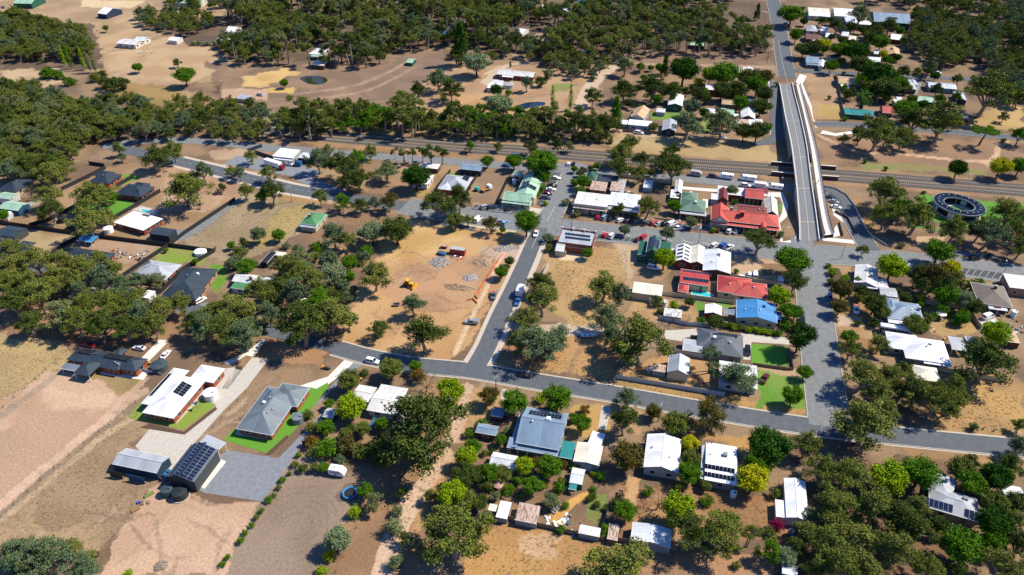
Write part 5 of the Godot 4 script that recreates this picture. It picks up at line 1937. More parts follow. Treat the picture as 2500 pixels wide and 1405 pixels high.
	paint([-167.5, -340.4, -133.9, -322.8, -122.6, -310.5, -126.6, -298.9, -152.8, -310.5, -162.6, -306.6], "b3906f", "a17c5c", 1.5, 1)
	paint([-160.3, -310.5, -128.9, -306.6, -135.1, -291.5, -155.6, -293.3], "bd9c80", "ae8b6c", 1.2, 1)
	paint([-187.0, -329.3, -176.3, -327.1, -183.6, -316.6], "5f8f2a", "6c9232", 0.6, 1)
	paint([-196.3, -298.9, -178.5, -304.6, -166.9, -298.9, -175.0, -287.9, -193.7, -289.7], "4c8a22", "5a9028", 0.8, 1)
	paint([-206.1, -275.7, -181.3, -270.7, -186.1, -256.5, -198.5, -261.2], "b0986a", "9c8458", 1, 1)
	paint([-176.1, -270.7, -142.9, -264.3, -146.9, -249.1, -176.3, -256.5], "b39478", "a48263", 1, 1)
	paint([-144.9, -262.7, -130.1, -261.2, -129.7, -250.5, -143.2, -252.0], "7c9432", "8c8f42", 0.8, 1)
	paint([-141.3, -264.3, -121.5, -260.5, -122.7, -249.1, -128.6, -252.0], "7f9038", "a09050", 0.8, 1)
	paint([-118.8, -252.0, -110.5, -246.2, -110.1, -229.7, -114.9, -235.0], "5f8a2a", "8b8040", 0.8, 1)
	paint([-208.5, -261.2, -153.7, -235.0, -108.1, -209.9, -63.5, -203.1, -63.2, -188.2, -94.7, -194.4, -134.1, -203.1, -180.2, -209.9], "8e6a4c", "a37a52", 2, 1)
	paint([-205.6, -310.5, -194.0, -322.8, -182.9, -310.5, -196.3, -295.1, -203.6, -284.3], "a48560", "95744f", 1.2, 1)
	stroke([-113.8, -176.5, -122.2, -160.2, -129.4, -145.2, -136.7, -127.3], 4, "8a7860", 0.6, 1)
	stroke([-116.8, -177.4, -125.1, -161.4, -132.2, -146.2, -139.2, -130.0], 3.5, "d6b394", 0.6, 1)
	stroke([-115.3, -167.4, -121.7, -156.4, -127.6, -144.0, -134.5, -127.3], 2.5, "cdae88", 0.5, 1.2)
	stroke([-147.5, -187.2, -152.5, -173.7, -157.0, -161.4], 3, "ae977c", 0.6, 1)
	stroke([-144.5, -192.3, -150.2, -179.3, -157.2, -163.9], 2.5, "94806a", 0.5, 1)
	scratches(3, 30, -320, 420, -640, -330, 10, 55, 2.0, 5.0)
	scratches(4, 60, -150, 230, -330, -115, 3, 16, 0.8, 2.4)
	scratches(5, 30, -125, -70, -190, -115, 6, 22, 0.6, 1.6)
	end_ground()
	sheet("driveway", [-97.2, -175.0, -93.9, -188.2, -89.1, -189.2, -87.2, -187.2, -86.9, -179.3, -88.5, -169.2, -95.0, -149.3, -96.6, -142.5, -99.4, -144.7, -109.9, -154.0, -108.4, -160.9, -97.2, -158.9, -91.8, -171.0], "concrete", 0.012)
	sheet("driveway", [-93.3, -189.6, -89.3, -194.8, -86.6, -194.0, -84.7, -203.1, -86.2, -203.6, -89.7, -196.1, -95.8, -191.3], "concrete_white", 0.016)
	sheet("driveway", [-88.5, -187.2, -87.0, -193.8, -81.2, -192.7, -84.6, -178.4, -89.1, -167.8, -92.1, -169.2], "concrete", 0.020)
	sheet("gravel_yard", [-86.5, -144.7, -82.9, -152.4, -66.9, -149.3, -57.4, -169.2, -54.1, -167.4, -61.3, -155.6, -63.4, -147.0, -67.4, -134.0, -83.8, -136.8, -86.6, -138.2], "gravel_grey", 0.024)
	sheet("driveway", [-68.0, -179.7, -59.7, -184.2, -55.4, -193.4, -52.5, -191.3, -55.3, -185.2, -59.0, -180.3, -62.9, -177.4, -63.5, -171.0, -66.2, -169.2, -68.9, -152.7, -72.6, -153.2, -68.3, -167.4], "concrete_white", 0.028)
	sheet("driveway", [-55.7, -185.2, -51.9, -191.3, -49.4, -190.2, -54.5, -183.2, -59.8, -171.9, -60.9, -171.0], "gravel_grey", 0.032)
	sheet("driveway", [-87.0, -139.6, -83.4, -149.0, -81.5, -148.0, -84.5, -138.2], "concrete_white", 0.036)
	sheet("driveway", [-121.5, -188.6, -117.9, -202.7, -121.6, -203.1, -124.6, -190.2], "concrete_white", 0.040)
	sheet("patio", [-133.9, -185.2, -118.9, -182.6, -118.5, -187.2, -121.9, -188.6, -130.1, -187.2, -134.8, -186.6], "concrete_white", 0.012)
	sheet("driveway", [-148.7, -277.4, -138.3, -277.4, -124.0, -305.8, -122.2, -302.7, -130.5, -277.4, -137.4, -267.5, -142.7, -269.1, -145.6, -271.4], "asphalt_old", 0.016)
	sheet("driveway", [-122.1, -220.8, -110.3, -225.8, -113.7, -215.9], "asphalt_old", 0.020)
	sheet("pool_deck", [-168.4, -294.4, -165.6, -297.8, -156.0, -293.3, -156.5, -288.6], "concrete", 0.024)
	sheet("car_park", [-142.3, -340.4, -138.0, -349.7, -120.0, -344.1, -102.4, -338.1, -91.0, -331.4, -95.5, -325.0, -103.6, -326.2, -127.6, -335.0], "gravel_grey", 0.028)
	sheet("car_park", [-102.8, -322.8, -95.8, -326.2, -75.4, -310.5, -78.6, -307.4], "gravel_grey", 0.032)
	sheet("driveway", [53.0, -208.1, 64.7, -209.2, 65.2, -205.8, 59.2, -204.0, 58.4, -202.2, 53.0, -203.6], "concrete", 0.036)
	sheet("driveway", [79.6, -206.5, 95.5, -204.0, 95.2, -200.4, 82.2, -201.8, 79.4, -192.3, 77.1, -192.7, 79.3, -203.1], "concrete", 0.040)
	sheet("driveway", [19.3, -208.1, 33.0, -208.8, 32.7, -205.8, 19.2, -205.4], "gravel_pale", 0.012)
	sheet("driveway", [-3.1, -178.4, 1.6, -177.4, 0.0, -173.2, -3.6, -173.7], "concrete", 0.016)
	sheet("driveway", [27.9, -171.0, 30.6, -170.3, 28.1, -160.2, 25.7, -160.9], "concrete", 0.020)
	sheet("driveway", [168.8, -215.9, 173.3, -217.6, 172.8, -212.3, 165.1, -208.6, 164.8, -212.3], "concrete", 0.024)
	sheet("footpath", [78.4, -316.6, 89.5, -314.5, 118.8, -310.5, 124.8, -310.5, 123.8, -298.9, 120.0, -287.9, 115.4, -282.6, 112.3, -267.5, 117.2, -269.1, 120.4, -274.1, 118.9, -270.7, 113.5, -264.3, 111.1, -267.5, 113.8, -282.6, 118.9, -291.5, 121.4, -298.9, 122.2, -305.8, 77.9, -313.7], "concrete_white", 0.028)
	sheet("footpath", [-4.6, -300.0, 15.4, -294.4, 14.0, -290.7, -5.1, -295.9], "concrete", 0.032)
	sheet("footpath", [27.1, -293.3, 86.0, -280.8, 84.5, -277.4, 26.9, -289.7], "paving_red", 0.036)
	sheet("footpath", [-21.1, -282.6, 2.1, -277.4, 1.7, -274.7, -21.9, -280.2], "sand_pale", 0.040)
	sheet("footpath", [34.9, -269.1, 52.5, -266.9, 65.3, -262.7, 65.7, -264.9, 53.0, -270.7, 36.1, -272.4], "sand_pale", 0.012)
	sheet("ramp_path", [143.1, -298.9, 143.9, -295.9, 143.4, -291.5, 145.8, -285.0, 144.6, -269.8, 142.2, -268.8, 143.0, -282.2, 140.9, -289.3], "concrete_white", 0.016)
	sheet("ramp_path", [129.4, -271.1, 144.4, -268.1, 143.3, -265.3, 129.1, -268.1], "concrete_white", 0.020)
	sheet("ramp_path", [136.9, -277.4, 140.3, -282.6, 137.7, -272.4, 134.2, -270.7], "concrete_white", 0.024)
	sheet("lawn", [-117.0, -165.5, -115.6, -171.9, -111.5, -167.4, -102.3, -164.4, -97.0, -176.5, -91.9, -170.6, -98.2, -160.5], "lawn_dry", 0.028)
	sheet("lawn", [-84.9, -156.4, -83.3, -160.9, -72.7, -157.9, -69.2, -168.3, -67.3, -171.0, -65.0, -179.3, -62.2, -178.4, -59.2, -181.3, -58.5, -179.3, -64.8, -160.5, -69.6, -150.8], "lawn", 0.032)
	sheet("garden_bed", [-71.3, -150.5, -69.5, -150.5, -65.9, -157.5, -66.8, -158.5], "garden_bed", 0.036)
	sheet("garden_bed", [-111.6, -161.4, -109.2, -163.1, -97.8, -159.7, -91.8, -170.4, -90.8, -169.2, -97.1, -158.5], "garden_bed", 0.040)
	sheet("garden_bed", [-92.4, -178.4, -91.1, -189.2, -89.2, -189.6, -88.0, -187.2, -89.8, -178.4], "garden_bed", 0.012)
	sheet("lawn", [81.7, -200.9, 93.4, -199.4, 90.7, -189.2, 79.6, -191.1], "lawn", 0.016)
	sheet("lawn", [98.1, -306.6, 105.4, -305.8, 103.5, -301.9, 97.2, -302.7], "lawn", 0.020)
	sheet("lawn", [101.8, -298.9, 110.7, -297.8, 110.2, -295.9, 101.4, -297.0], "lawn", 0.024)
	sheet("lawn", [119.9, -300.0, 121.4, -298.9, 118.6, -291.5, 118.0, -293.3], "lawn", 0.028)
	sheet("garden_bed", [123.8, -248.5, 128.5, -247.3, 126.1, -229.7, 118.9, -231.0], "garden_bed", 0.032)
	sheet("patio", [-82.0, -158.5, -71.8, -156.4, -71.5, -157.9, -82.2, -160.5], "concrete", 0.036)
	sheet("patio", [-112.0, -167.1, -102.5, -163.9, -98.0, -179.3, -95.7, -178.4, -101.2, -163.1, -112.0, -166.0], "concrete", 0.040)
	sheet("footpath", [182, -469, 185, -465, 178, -451, 172, -415, 167, -397, 166, -386, 164, -384, 170, -413, 175, -444, 175, -455], "concrete_white", 0.012)
	sheet("footpath", [167, -381, 172, -377, 182, -380, 183, -377, 171.0, -373.7, 164, -377], "concrete_white", 0.016)
	sheet("footpath", [158, -455, 162, -456, 158, -444, 148, -415, 143, -391, 136.3, -369.5, 126.4, -364.4, 135.8, -371.6, 142, -391, 147, -415, 155, -441], "concrete_white", 0.020)
	sheet("driveway", [254, -462, 251, -451, 239, -431, 237, -431, 247, -449, 249, -462], "gravel_grey", 0.024)
	road("road_verge", [12.6, -278.8, 8.7, -264.3, 5.7, -252.0, 1.1, -234.5, -3.8, -217.1, -8.1, -199.8, -11.5, -190.2], 10, "gravel_pale", 0.046, 0)
	road("road_verge", [-59.8, -198.7, -48.0, -194.0, -33.8, -190.0, -13.4, -187.0, 6.6, -182.0, 32.3, -175.9, 56.8, -169.5, 80.4, -163.8, 97.8, -160.4, 120.7, -156.9, 155.3, -152.1], 8.6, "gravel_pale", 0.050, 0)
	road("road", [-59.8, -198.7, -72.0, -203.1, -84.6, -208.1, -100.9, -214.7, -116.2, -220.8, -131.7, -226.3, -153.7, -235.0, -181.0, -246.2, -216.7, -258.1], 5.5, "asphalt", 0.054, 0)
	road("road", [-210.9, -363.4, -190.0, -353.5, -166.6, -343.6, -139.3, -331.0, -115.6, -319.9, -100.6, -313.3, -82.0, -307.4, -64.7, -301.9, -47.5, -297.4], 8, "asphalt", 0.058, 0)
	road("road_verge", [-166.6, -343.6, -139.3, -331.0, -115.6, -319.9, -100.6, -313.3, -82.0, -307.4], 12, "gravel_pale", 0.014, 0)
	road("road", [-48.5, -297.8, -30.7, -291.8, -8.9, -286.1, 12.3, -280.8, 34.6, -275.4, 59.8, -270.4, 85.9, -264.9, 105.0, -260.8, 122.3, -257.8, 139.7, -255.6, 162.5, -251.4, 184.2, -246.2, 206.5, -240.5], 14, "asphalt_old", 0.066, 1)
	road("road", [-210.6, -360.4, -196.2, -366.5, -177.6, -368.0, -155.6, -365.9, -128.2, -359.4, -102.0, -355.0, -82.6, -351.1, -51.1, -345.9, -10.1, -339.5, 16.0, -335.0, 37.6, -331.9, 68.4, -326.2, 96.7, -321.6, 124.2, -316.2, 140.5, -313.3], 7.5, "asphalt_old", 0.070, 0)
	road("road", [34.3, -340.4, 30.8, -334.1, 27.2, -322.8, 21.3, -302.7, 15.6, -285.0], 10, "asphalt_old", 0.074, 1)
	road("road", [12.2, -278.8, 8.4, -264.3, 5.4, -252.0, 0.8, -234.5, -4.1, -217.1, -8.4, -199.8, -11.9, -189.2], 6.4, "asphalt", 0.078, 0)
	road("road", [-59.8, -198.7, -48.0, -194.0, -33.8, -190.0, -13.4, -187.0, 6.6, -182.0, 32.3, -175.9, 56.8, -169.5, 80.4, -163.8, 97.8, -160.4, 120.7, -156.9, 155.3, -152.1], 7, "asphalt", 0.082, 1)
	road("road", [121.1, -258.7, 113.8, -234.5, 107.4, -209.9, 101.8, -188.2, 96.8, -167.4, 95.4, -161.4], 12.2, "asphalt_old", 0.086, 1)
	road("road", [172, -462, 179, -493, 192, -546, 204, -597, 214, -645, 223, -699], 10.5, "asphalt", 0.090, 1)
	road("road", [178, -475, 195, -472, 220, -468, 277, -460, 328, -451], 6, "asphalt", 0.094, 0)
	road("road", [165, -389, 185, -388, 222, -381, 250, -375, 279.7, -367.0], 6, "asphalt", 0.098, 1)
	road("road", [162, -455, 156, -434, 149, -409, 142, -380, 135.7, -368.0, 124.0, -363.4], 6, "asphalt", 0.102, 0)
	road("road", [139.4, -312.9, 146.2, -313.3, 149.2, -305.8, 148.2, -290.7, 146.5, -275.1, 145.7, -260.5], 8, "asphalt", 0.106, 1)
	road("road", [116.7, -249.7, 117.3, -253.5, 118.7, -261.2, 120.6, -269.1], 9, "asphalt_old", 0.110, 0)
	sheet("car_park", [-31.9, -284.3, -14.8, -278.8, -15.9, -275.4, -20.9, -277.4, -33.0, -281.5], "asphalt_dark", 0.128)
	sheet("car_park", [-16.5, -298.9, 9.0, -291.5, 7.2, -288.6, -18.1, -294.4], "asphalt_dark", 0.132)
	sheet("car_park", [15.3, -316.6, 20.2, -331.4, 23.2, -329.3, 14.6, -297.0, 11.0, -298.9], "asphalt_dark", 0.136)
	sheet("car_park", [34.2, -291.5, 85.5, -278.8, 83.9, -275.4, 33.0, -287.2], "asphalt_dark", 0.128)
	sheet("car_park", [86.3, -278.4, 106.8, -273.7, 105.0, -270.1, 84.7, -274.7], "asphalt_dark", 0.132)
	sheet("car_park", [36.2, -273.4, 44.5, -271.4, 52.8, -269.4, 51.8, -267.2, 35.0, -269.8], "asphalt_dark", 0.136)
	sheet("car_park", [75.8, -264.9, 90.2, -261.8, 89.3, -259.3, 75.3, -262.4], "asphalt_dark", 0.128)
	sheet("car_park", [176.9, -247.6, 191.0, -243.9, 187.3, -240.0, 174.3, -243.9], "asphalt_dark", 0.132)
	sheet("car_park", [179.8, -260.5, 196.0, -256.5, 192.6, -253.2, 176.7, -257.4], "asphalt_old", 0.136)
	sheet("car_park", [142.8, -304.6, 146.7, -310.5, 149.0, -302.7, 145.6, -289.7, 143.9, -293.3], "asphalt_dark", 0.128)
	sheet("car_park", [20.6, -341.3, 38.2, -338.6, 36.9, -334.5, 20.0, -337.2], "asphalt_old", 0.132)
	kerbs()
	marks([-166.6, -343.6, -139.3, -331.0, -115.6, -319.9, -100.6, -313.3, -82.0, -307.4, -64.7, -301.9, -30.7, -291.8, -8.9, -286.1, 8.8, -281.9], 0.14, 3)
	marks([15.0, -283.6, 19.2, -297.0], 0.15, 0)
	marks([11.8, -276.7, 8.0, -261.8], 0.14, 0)
	marks([19.0, -314.5, 24.0, -329.3], 0.12, 0)
	marks([188, -538, 175, -481, 169, -451], 0.14, 0)
	marks([9.6, -278.8, 13.9, -277.8], 0.25, 0.6)
	marks([12.8, -286.1, 21.6, -284.3], 0.25, 0.6)
	marks([119.1, -250.5, 115.8, -237.8], 0.14, 1)
	# bays
	bays([-16.3, -294.4, 7.2, -288.6], [-13.9, -298.9, 9.8, -292.9], 8)
	bays([33.9, -287.9, 84.0, -275.7], [36.4, -291.8, 86.9, -279.5], 20)
	bays([85.5, -274.7, 105.1, -270.4], [88.1, -278.4, 107.8, -274.1], 9)
	bays([36.5, -273.4, 52.2, -269.8], [34.9, -270.4, 50.4, -266.9], 7)
	bays([177.1, -247.3, 191.0, -243.9], [173.6, -243.6, 187.5, -240.2], 6)
	bays([15.0, -298.9, 22.8, -328.0], [12.5, -300.0, 20.1, -329.3], 9)
	bays([-31.5, -284.0, -14.8, -278.8], [-33.0, -280.8, -16.5, -275.7], 7)
	bays([76.1, -264.9, 89.9, -262.1], [75.0, -262.4, 88.7, -259.6], 6)
	bays([-30.6, -291.6, 1.8, -284.2], [-25.8, -288.7, 6.3, -281.4], 4, 0.35)
	bays([29.6, -277.8, 95.4, -262.7], [33.9, -275.1, 99.1, -260.2], 8, 0.35)
func build_buildings():
	building("brick_house", "slate roofed brick house with front porch beside the bare left paddock", "house", [["hip", -132.88, -189.68, -0.237, 25.83, 6.26, 2.7, 1.31, "slate", "brick", {}],
		["hip", -137.11, -185.54, 1.333, 7.1, 5.79, 2.71, 1.21, "slate", "", {posts = 2}],
		["hip", -129.56, -187.49, -0.237, 6.83, 5.12, 2.72, 1.07, "slate", "brick", {}],
		["hip", -130.18, -193.27, 1.333, 4.05, 3.16, 2.73, 0.66, "slate", "brick", {}],
		["skillion", -143.46, -186.29, -0.237, 5.47, 2.68, 2.3, 0.2, "grey", "", {posts = 2}]], [["pv", 0, 1, 2, 9, -4, 0.6, 1, 1.65, 0, "pv_black"], ["pv", 0, 1, 2, 5, 8, 0.6, 1, 1.65, 0, "pv_black"], ["vent", 2, 1, 0.5], ["cooler", 0, 6, 2, 0.9, "tank_grey"]])
	building("brick_house", "white roofed brick house with solar arrays and a white round tank", "house", [["hip", -104.28, -172.16, 1.333, 17.35, 10.55, 2.8, 2.22, "white", "brick", {o = 0.5}],
		["hip", -108.7, -176.41, 1.333, 16.79, 5.47, 2.81, 1.15, "white", "brick", {}],
		["hip", -97.61, -182.46, 2.904, 8.36, 6.87, 2.82, 1.44, "white", "brick", {}]], [["pv", 0, 0, 2, 5, 2, 2, 1, 1.7, 0, "pv_black"], ["pv", 1, 1, 1, 10, 0, 0.4, 1, 1.65, 0, "pv_black"]])
	building("brick_house", "long grey roofed brick house beside the bright green lawn", "house", [["hip", -73.45, -166.13, 1.333, 18.68, 11.52, 2.7, 2.42, "grey", "brick", {o = 0.6}],
		["hip", -68.94, -172.84, 2.904, 9.4, 8.79, 2.71, 1.85, "grey", "brick", {}]], [["pv", 0, 1, 1, 2, -5, 2.6, 1.9, 1.1, 0, "sail_blue"], ["vent", 0, -3, 1.5], ["vent", 0, -1, 2], ["vent", 0, 3, -1], ["cooler", 0, 1, -2, 0.8, "chrome_white"]])
	building("farm_shed", "grey gabled shed with blue walls on the pale yard", "shed", [["gable", -104.12, -145.8, -0.237, 14.14, 5.95, 3, 1.07, "lightgrey", "navy", {o = 0.1, win = false}]], [["box", 0, 8.9, 1.2, 2.2, 1, 2.2, 0.9, "tank_blue", "rainwater_tank"], ["box", 0, 8.9, 1.2, 0.9, 1, 2.2, 0.9, "tank_blue", "rainwater_tank"], ["box", 0, -5, 1.3, 5, 4, 2.4, 0.1, "dark", "shed_opening"], ["box", 0, 1.5, 1.3, 5, 5, 2.4, 0.1, "wall_blue", "shed_door"]])
	building("solar_shed", "large dark shed with its roof covered in solar panels", "shed", [["gable", -88.59, -143.85, 1.333, 11.9, 8.47, 4.2, 1.61, "midgrey", "darkgrey", {o = 0.15, win = false, roller = [2]}],
		["skillion", -85.9, -151.93, 1.130, 3.45, 6.82, 3.6, 0.25, "lightgrey", "", {o = 0.2, posts = 2}]], [["pv", 0, 0, 3, 11, -0.2, 0.6, 1.05, 1.7, 0, "pv"], ["pv", 0, 1, 3, 11, -0.2, 0.6, 1.05, 1.7, 0, "pv"]])
	building("weatherboard_house", "white tin roofed house with a blue shade sail", "house", [["gable", -37.23, -169.08, -0.237, 11.86, 9.1, 2.8, 1, "oldwhite", "white", {}],
		["gable", -46.04, -173.55, -0.237, 6.02, 6.61, 2.6, 0.66, "oldwhite", "white", {}],
		["skillion", -37.26, -174.01, -0.237, 9.03, 4.27, 2.9, 0.3, "oldwhite", "white", {win = false}]], [["cooler", 0, 2, -2, 1, "tank_grey"], ["vent", 0, -2, 1]])
	building("garden_shed", "small curved grey shed beside the gravel drive", "shed", [["gable", -54.89, -165.18, -0.237, 3.43, 3.77, 2.3, 0.75, "oldzinc", "slate", {o = 0.08, win = false}]], [])
	building("blue_house", "blue grey roofed house with verandah and one row of solar panels", "house", [["gable", 8.97, -157.42, -0.237, 12.8, 14.7, 3.9, 3.31, "bluegrey", "paleblue", {o = 0.3}],
		["skillion", 6.11, -150.92, -0.237, 14.91, 3.38, 2.8, 0.75, "bluegrey", "", {posts = 6, attached = true}],
		["skillion", 2.16, -158.59, -1.808, 16.37, 2.31, 2.8, 0.72, "bluegrey", "", {posts = 4, attached = true}]], [["pv", 0, 1, 2, 9, 0, 2, 1.05, 1.7], ["cooler", 0, 1.5, -0.8, 1.2, "chrome_white"], ["vent", 0, -3, 1]])
	building("garden_shed", "dark blue roofed shed left of the blue grey house", "shed", [["gable", -7.3, -158.24, -0.237, 6.28, 3.66, 2.5, 0.55, "bluegrey", "brown", {o = 0.15}]], [])
	building("garden_shed", "small blue lean-to shed near the lower street corner trees", "shed", [["skillion", -4.25, -165.56, -0.237, 3.8, 3.66, 2.3, 0.25, "bluegrey", "brown", {o = 0.08, win = false}]], [])
	building("tin_garage", "pale tin garage right of the blue grey house", "garage", [["gable", 21.62, -148.36, 1.333, 7.58, 7.24, 3, 0.51, "cream", "grey", {o = 0.1, win = false, roller = [3]}],
		["skillion", 24.58, -154.37, -0.384, 3.8, 4.58, 2.8, 0.25, "white", "grey", {o = 0.08, win = false}],
		["skillion", 15.87, -150.17, -0.237, 3.7, 6.18, 2.5, 0.3, "teal", "", {posts = 2}]], [])
	building("garden_shed", "white gabled garden shed in the vegetable yard", "shed", [["gable", -2.4, -146.19, -0.237, 7.13, 4.94, 2.5, 0.99, "pale", "cream", {o = 0.15}]], [])
	building("garden_shed", "narrow white shed with green awning beside the yellow mulch path", "shed", [["gable", 18.04, -140.73, -0.237, 3.62, 5.33, 2.4, 0.8, "pale", "green", {o = 0.08, win = false}],
		["skillion", 16.63, -137.49, -0.237, 2.12, 2.17, 2, 0.2, "teal", "", {posts = 2}]], [])
	building("garden_shed", "white flat shed with teal sail against the back fence", "shed", [["skillion", -2.16, -129.46, -0.237, 3.03, 5.23, 2.2, 0.2, "white", "grey", {o = 0.08, win = false}],
		["skillion", -5.08, -130.27, -0.237, 2.13, 2.16, 2.1, 0.05, "cream", "", {gut = false}],
		["flat", -2.65, -131.09, -0.237, 1.33, 2.28, 2.15, 0.05, "teal", "", {gut = false}]], [])
	building("garden_shed", "streaked tin shed against the back fence beside the pale boat", "shed", [["skillion", 4.15, -128.33, -0.237, 5.77, 5.57, 2.3, 0.25, "rust", "grey", {o = 0.08, win = false}]], [])
	building("garden_shed", "low white lean-to at the corner of the back fence", "shed", [["skillion", 19.94, -122.99, -0.237, 5.45, 2.58, 2.1, 0.15, "oldwhite", "grey", {o = 0.08, win = false}]], [])
	building("garden_shed", "rust red iron lean-to beside the pale back shed", "shed", [["skillion", 26.01, -122.67, -0.237, 2.69, 4.68, 2, 0.2, "rust", "rust", {o = 0.08, win = false}]], [])
	building("gable_house", "bright white gabled house with open rear porch behind yellow trees", "house", [["gable", 42.71, -148.38, 1.333, 12.92, 9.63, 3.2, 1.44, "white", "lightgrey", {o = 0.25}]], [["vent", 0, -2, 2], ["vent", 0, 1, -3]])
	building("flat_house", "white roofed house with two tilted racks of solar panels", "house", [["gable", 58.38, -144.8, -0.237, 8.57, 14.19, 3.1, 0.85, "white", "grey", {o = 0.3}],
		["skillion", 53.61, -145.56, -0.237, 1.1, 12.45, 2.8, 0.1, "lightgrey", "", {posts = 2}]], [["pv", 0, 0, 1, 8, -0.5, 1, 1, 1.3, 0.35, "pv_black"], ["pv", 0, 0, 1, 8, -0.5, 3.6, 1, 1.3, 0.35, "pv_black"], ["cooler", 0, 1, -2.5, 1.2, "tank_grey"], ["vent", 0, -3, -2]])
	building("long_shed", "long white tin shed among the trees at lower right", "shed", [["gable", 75.63, -132.39, 1.333, 13.5, 5.48, 2.9, 0.82, "white", "white", {o = 0.08, win = false}],
		["skillion", 70.95, -129.72, -1.808, 5.75, 2.54, 2.3, 0.2, "white", "white", {o = 0.08, win = false}]], [])
	building("tin_shed", "pale tin shed against the back fence under dark foliage", "shed", [["gable", 35.44, -121.2, 1.333, 5.72, 9.88, 2.8, 0.79, "pale", "grey", {o = 0.08, win = false}]], [])
	building("grey_house", "grey hip roofed house with two groups of solar panels", "house", [["hip", 116.88, -131.05, -0.413, 11.66, 8.18, 2.9, 1.72, "lightgrey", "tan", {}],
		["hip", 116.71, -137.01, 1.019, 8.02, 5.58, 2.9, 1.17, "lightgrey", "tan", {}]], [["pv", 0, 0, 1, 6, -3.8, 0.3, 1.1, 2.2], ["pv", 0, 0, 1, 4, 4.6, 0.3, 1.1, 2.2], ["cooler", 0, 2.5, -1.5, 1.1, "tank_grey"], ["chimney", 1, 1, 0.5, "lightgrey"]])
	building("white_shed", "white corner shed beside the dark trees at the right edge", "shed", [["gable", 134.13, -133.63, -0.237, 5.33, 6.95, 2.8, 0.87, "white", "white", {o = 0.08, win = false}]], [])
	building("small_shed", "dark blue roofed shed cut by the bottom edge", "shed", [["gable", 67.69, -111.32, -0.237, 3.64, 2.64, 2.4, 0.26, "zinc", "blue", {o = 0.08, win = false}]], [])
	building("white_house", "large white hip roofed house with a pale side carport", "house", [["hip", 137.56, -194.46, -0.237, 13.74, 12.17, 2.9, 2.56, "white", "grey", {}],
		["hip", 132, -198.58, -0.237, 9.84, 8.93, 2.91, 1.87, "white", "grey", {}],
		["skillion", 139.08, -188.73, -0.237, 8.38, 3.64, 2.5, 0.3, "pale", "", {}]], [["vent", 0, 0, 1], ["cooler", 0, 1, 0, 0.8, "tank_white"]])
	building("carport", "grey carport joined to the large white house", "carport", [["gable", 150.05, -197.86, -0.237, 4.66, 7.12, 2.6, 0.36, "lightgrey", "", {posts = 2}],
		["skillion", 156.09, -197.61, -0.237, 5.38, 6.63, 2.7, 0.2, "zinc", "grey", {o = 0.08, win = false}]], [["pv", 1, 0, 1, 6, 0, 1.5, 1, 1.7]])
	building("blue_house", "pale blue hip roofed house with verandah behind the old bus", "house", [["hip", 139.29, -215.61, -0.237, 11.99, 11.16, 3, 2.34, "bluegrey", "paleblue", {}],
		["hip", 136.05, -218.23, 1.333, 9.81, 6.09, 3.3, 1.28, "bluegrey", "paleblue", {}],
		["skillion", 137.95, -209.98, -0.237, 11.88, 3.53, 2.5, 0.35, "pale", "", {posts = 5}]], [["vent", 0, 2, 1], ["chimney", 0, 5, -1, "lightgrey"]])
	building("garage_shed", "grey metal garage above the pale blue house", "garage", [["gable", 138.77, -227.64, -0.237, 5.98, 5.61, 2.8, 0.7, "lightgrey", "lightgrey", {o = 0.08, win = false}]], [])
	building("tile_house", "brown grey tiled house with patched patio roof", "house", [["hip", 175.9, -225.77, 1.303, 13.81, 11.22, 2.9, 2.36, "tile", "brown", {}],
		["skillion", 174.79, -219.38, -0.237, 6.15, 4.73, 2.4, 0.2, "zinc", "", {posts = 3}]], [["chimney", 0, 1, 0.8, "brown"], ["box", 1, 0, 2.62, 0, 2.2, 0.03, 3, "wall_red", "patio_sheet"]])
	building("brick_shop", "flat white roofed brick building at the right edge", "building", [["flat", 189.77, -232.95, -0.237, 8.85, 9.24, 3.6, 0.2, "oldwhite", "palebrick", {o = 0.1}]], [])
	building("tan_shed", "flat tan roofed shed behind the large white house", "shed", [["flat", 170.08, -202.17, -0.237, 4.72, 7.37, 2.6, 0.15, "sand", "brown", {o = 0.08, win = false}]], [])
	building("tan_garage", "tan roofed garage half hidden by the corner gums", "garage", [["hip", 132.87, -182.86, -0.237, 7.48, 6.99, 2.6, 1.47, "cream", "tan", {win = false}]], [])
	building("weatherboard_cottage", "white tin cottage on the street corner garden", "house", [["gable", 134.65, -238.02, 1.172, 13.32, 7.95, 3, 1.19, "oldwhite", "lightgrey", {}],
		["skillion", 136.25, -232.91, -0.237, 8.85, 6.51, 2.6, 0.5, "oldwhite", "grey", {}]], [["chimney", 0, -1.5, 1.5, "grey"], ["vent", 1, 1, 0]])
	building("blue_roof_house", "bright blue roofed house with cream gable wall", "house", [["gable", 86.92, -215.34, 1.333, 11.17, 13.75, 3.1, 1.51, "blue", "cream", {o = 0.2}],
		["skillion", 94.52, -213.62, -0.237, 2.08, 4.26, 2.4, 0.1, "blue", "", {posts = 2}]], [["cooler", 0, 2, 2.5, 0.9, "sail_blue"], ["vent", 0, -1, -4], ["vent", 0, -1, 1]])
	building("garden_shed", "white roofed shed with dark red walls beside the blue house", "shed", [["gable", 72.09, -217.02, 1.333, 5.58, 5.77, 2.5, 0.87, "white", "red", {o = 0.08, win = false}]], [])
	building("garden_shed", "pale tin shed behind two bare purple shrubs", "shed", [["skillion", 57.31, -215.38, -0.237, 6.28, 4.44, 2.3, 0.2, "oldwhite", "lightgrey", {o = 0.08, win = false}]], [])
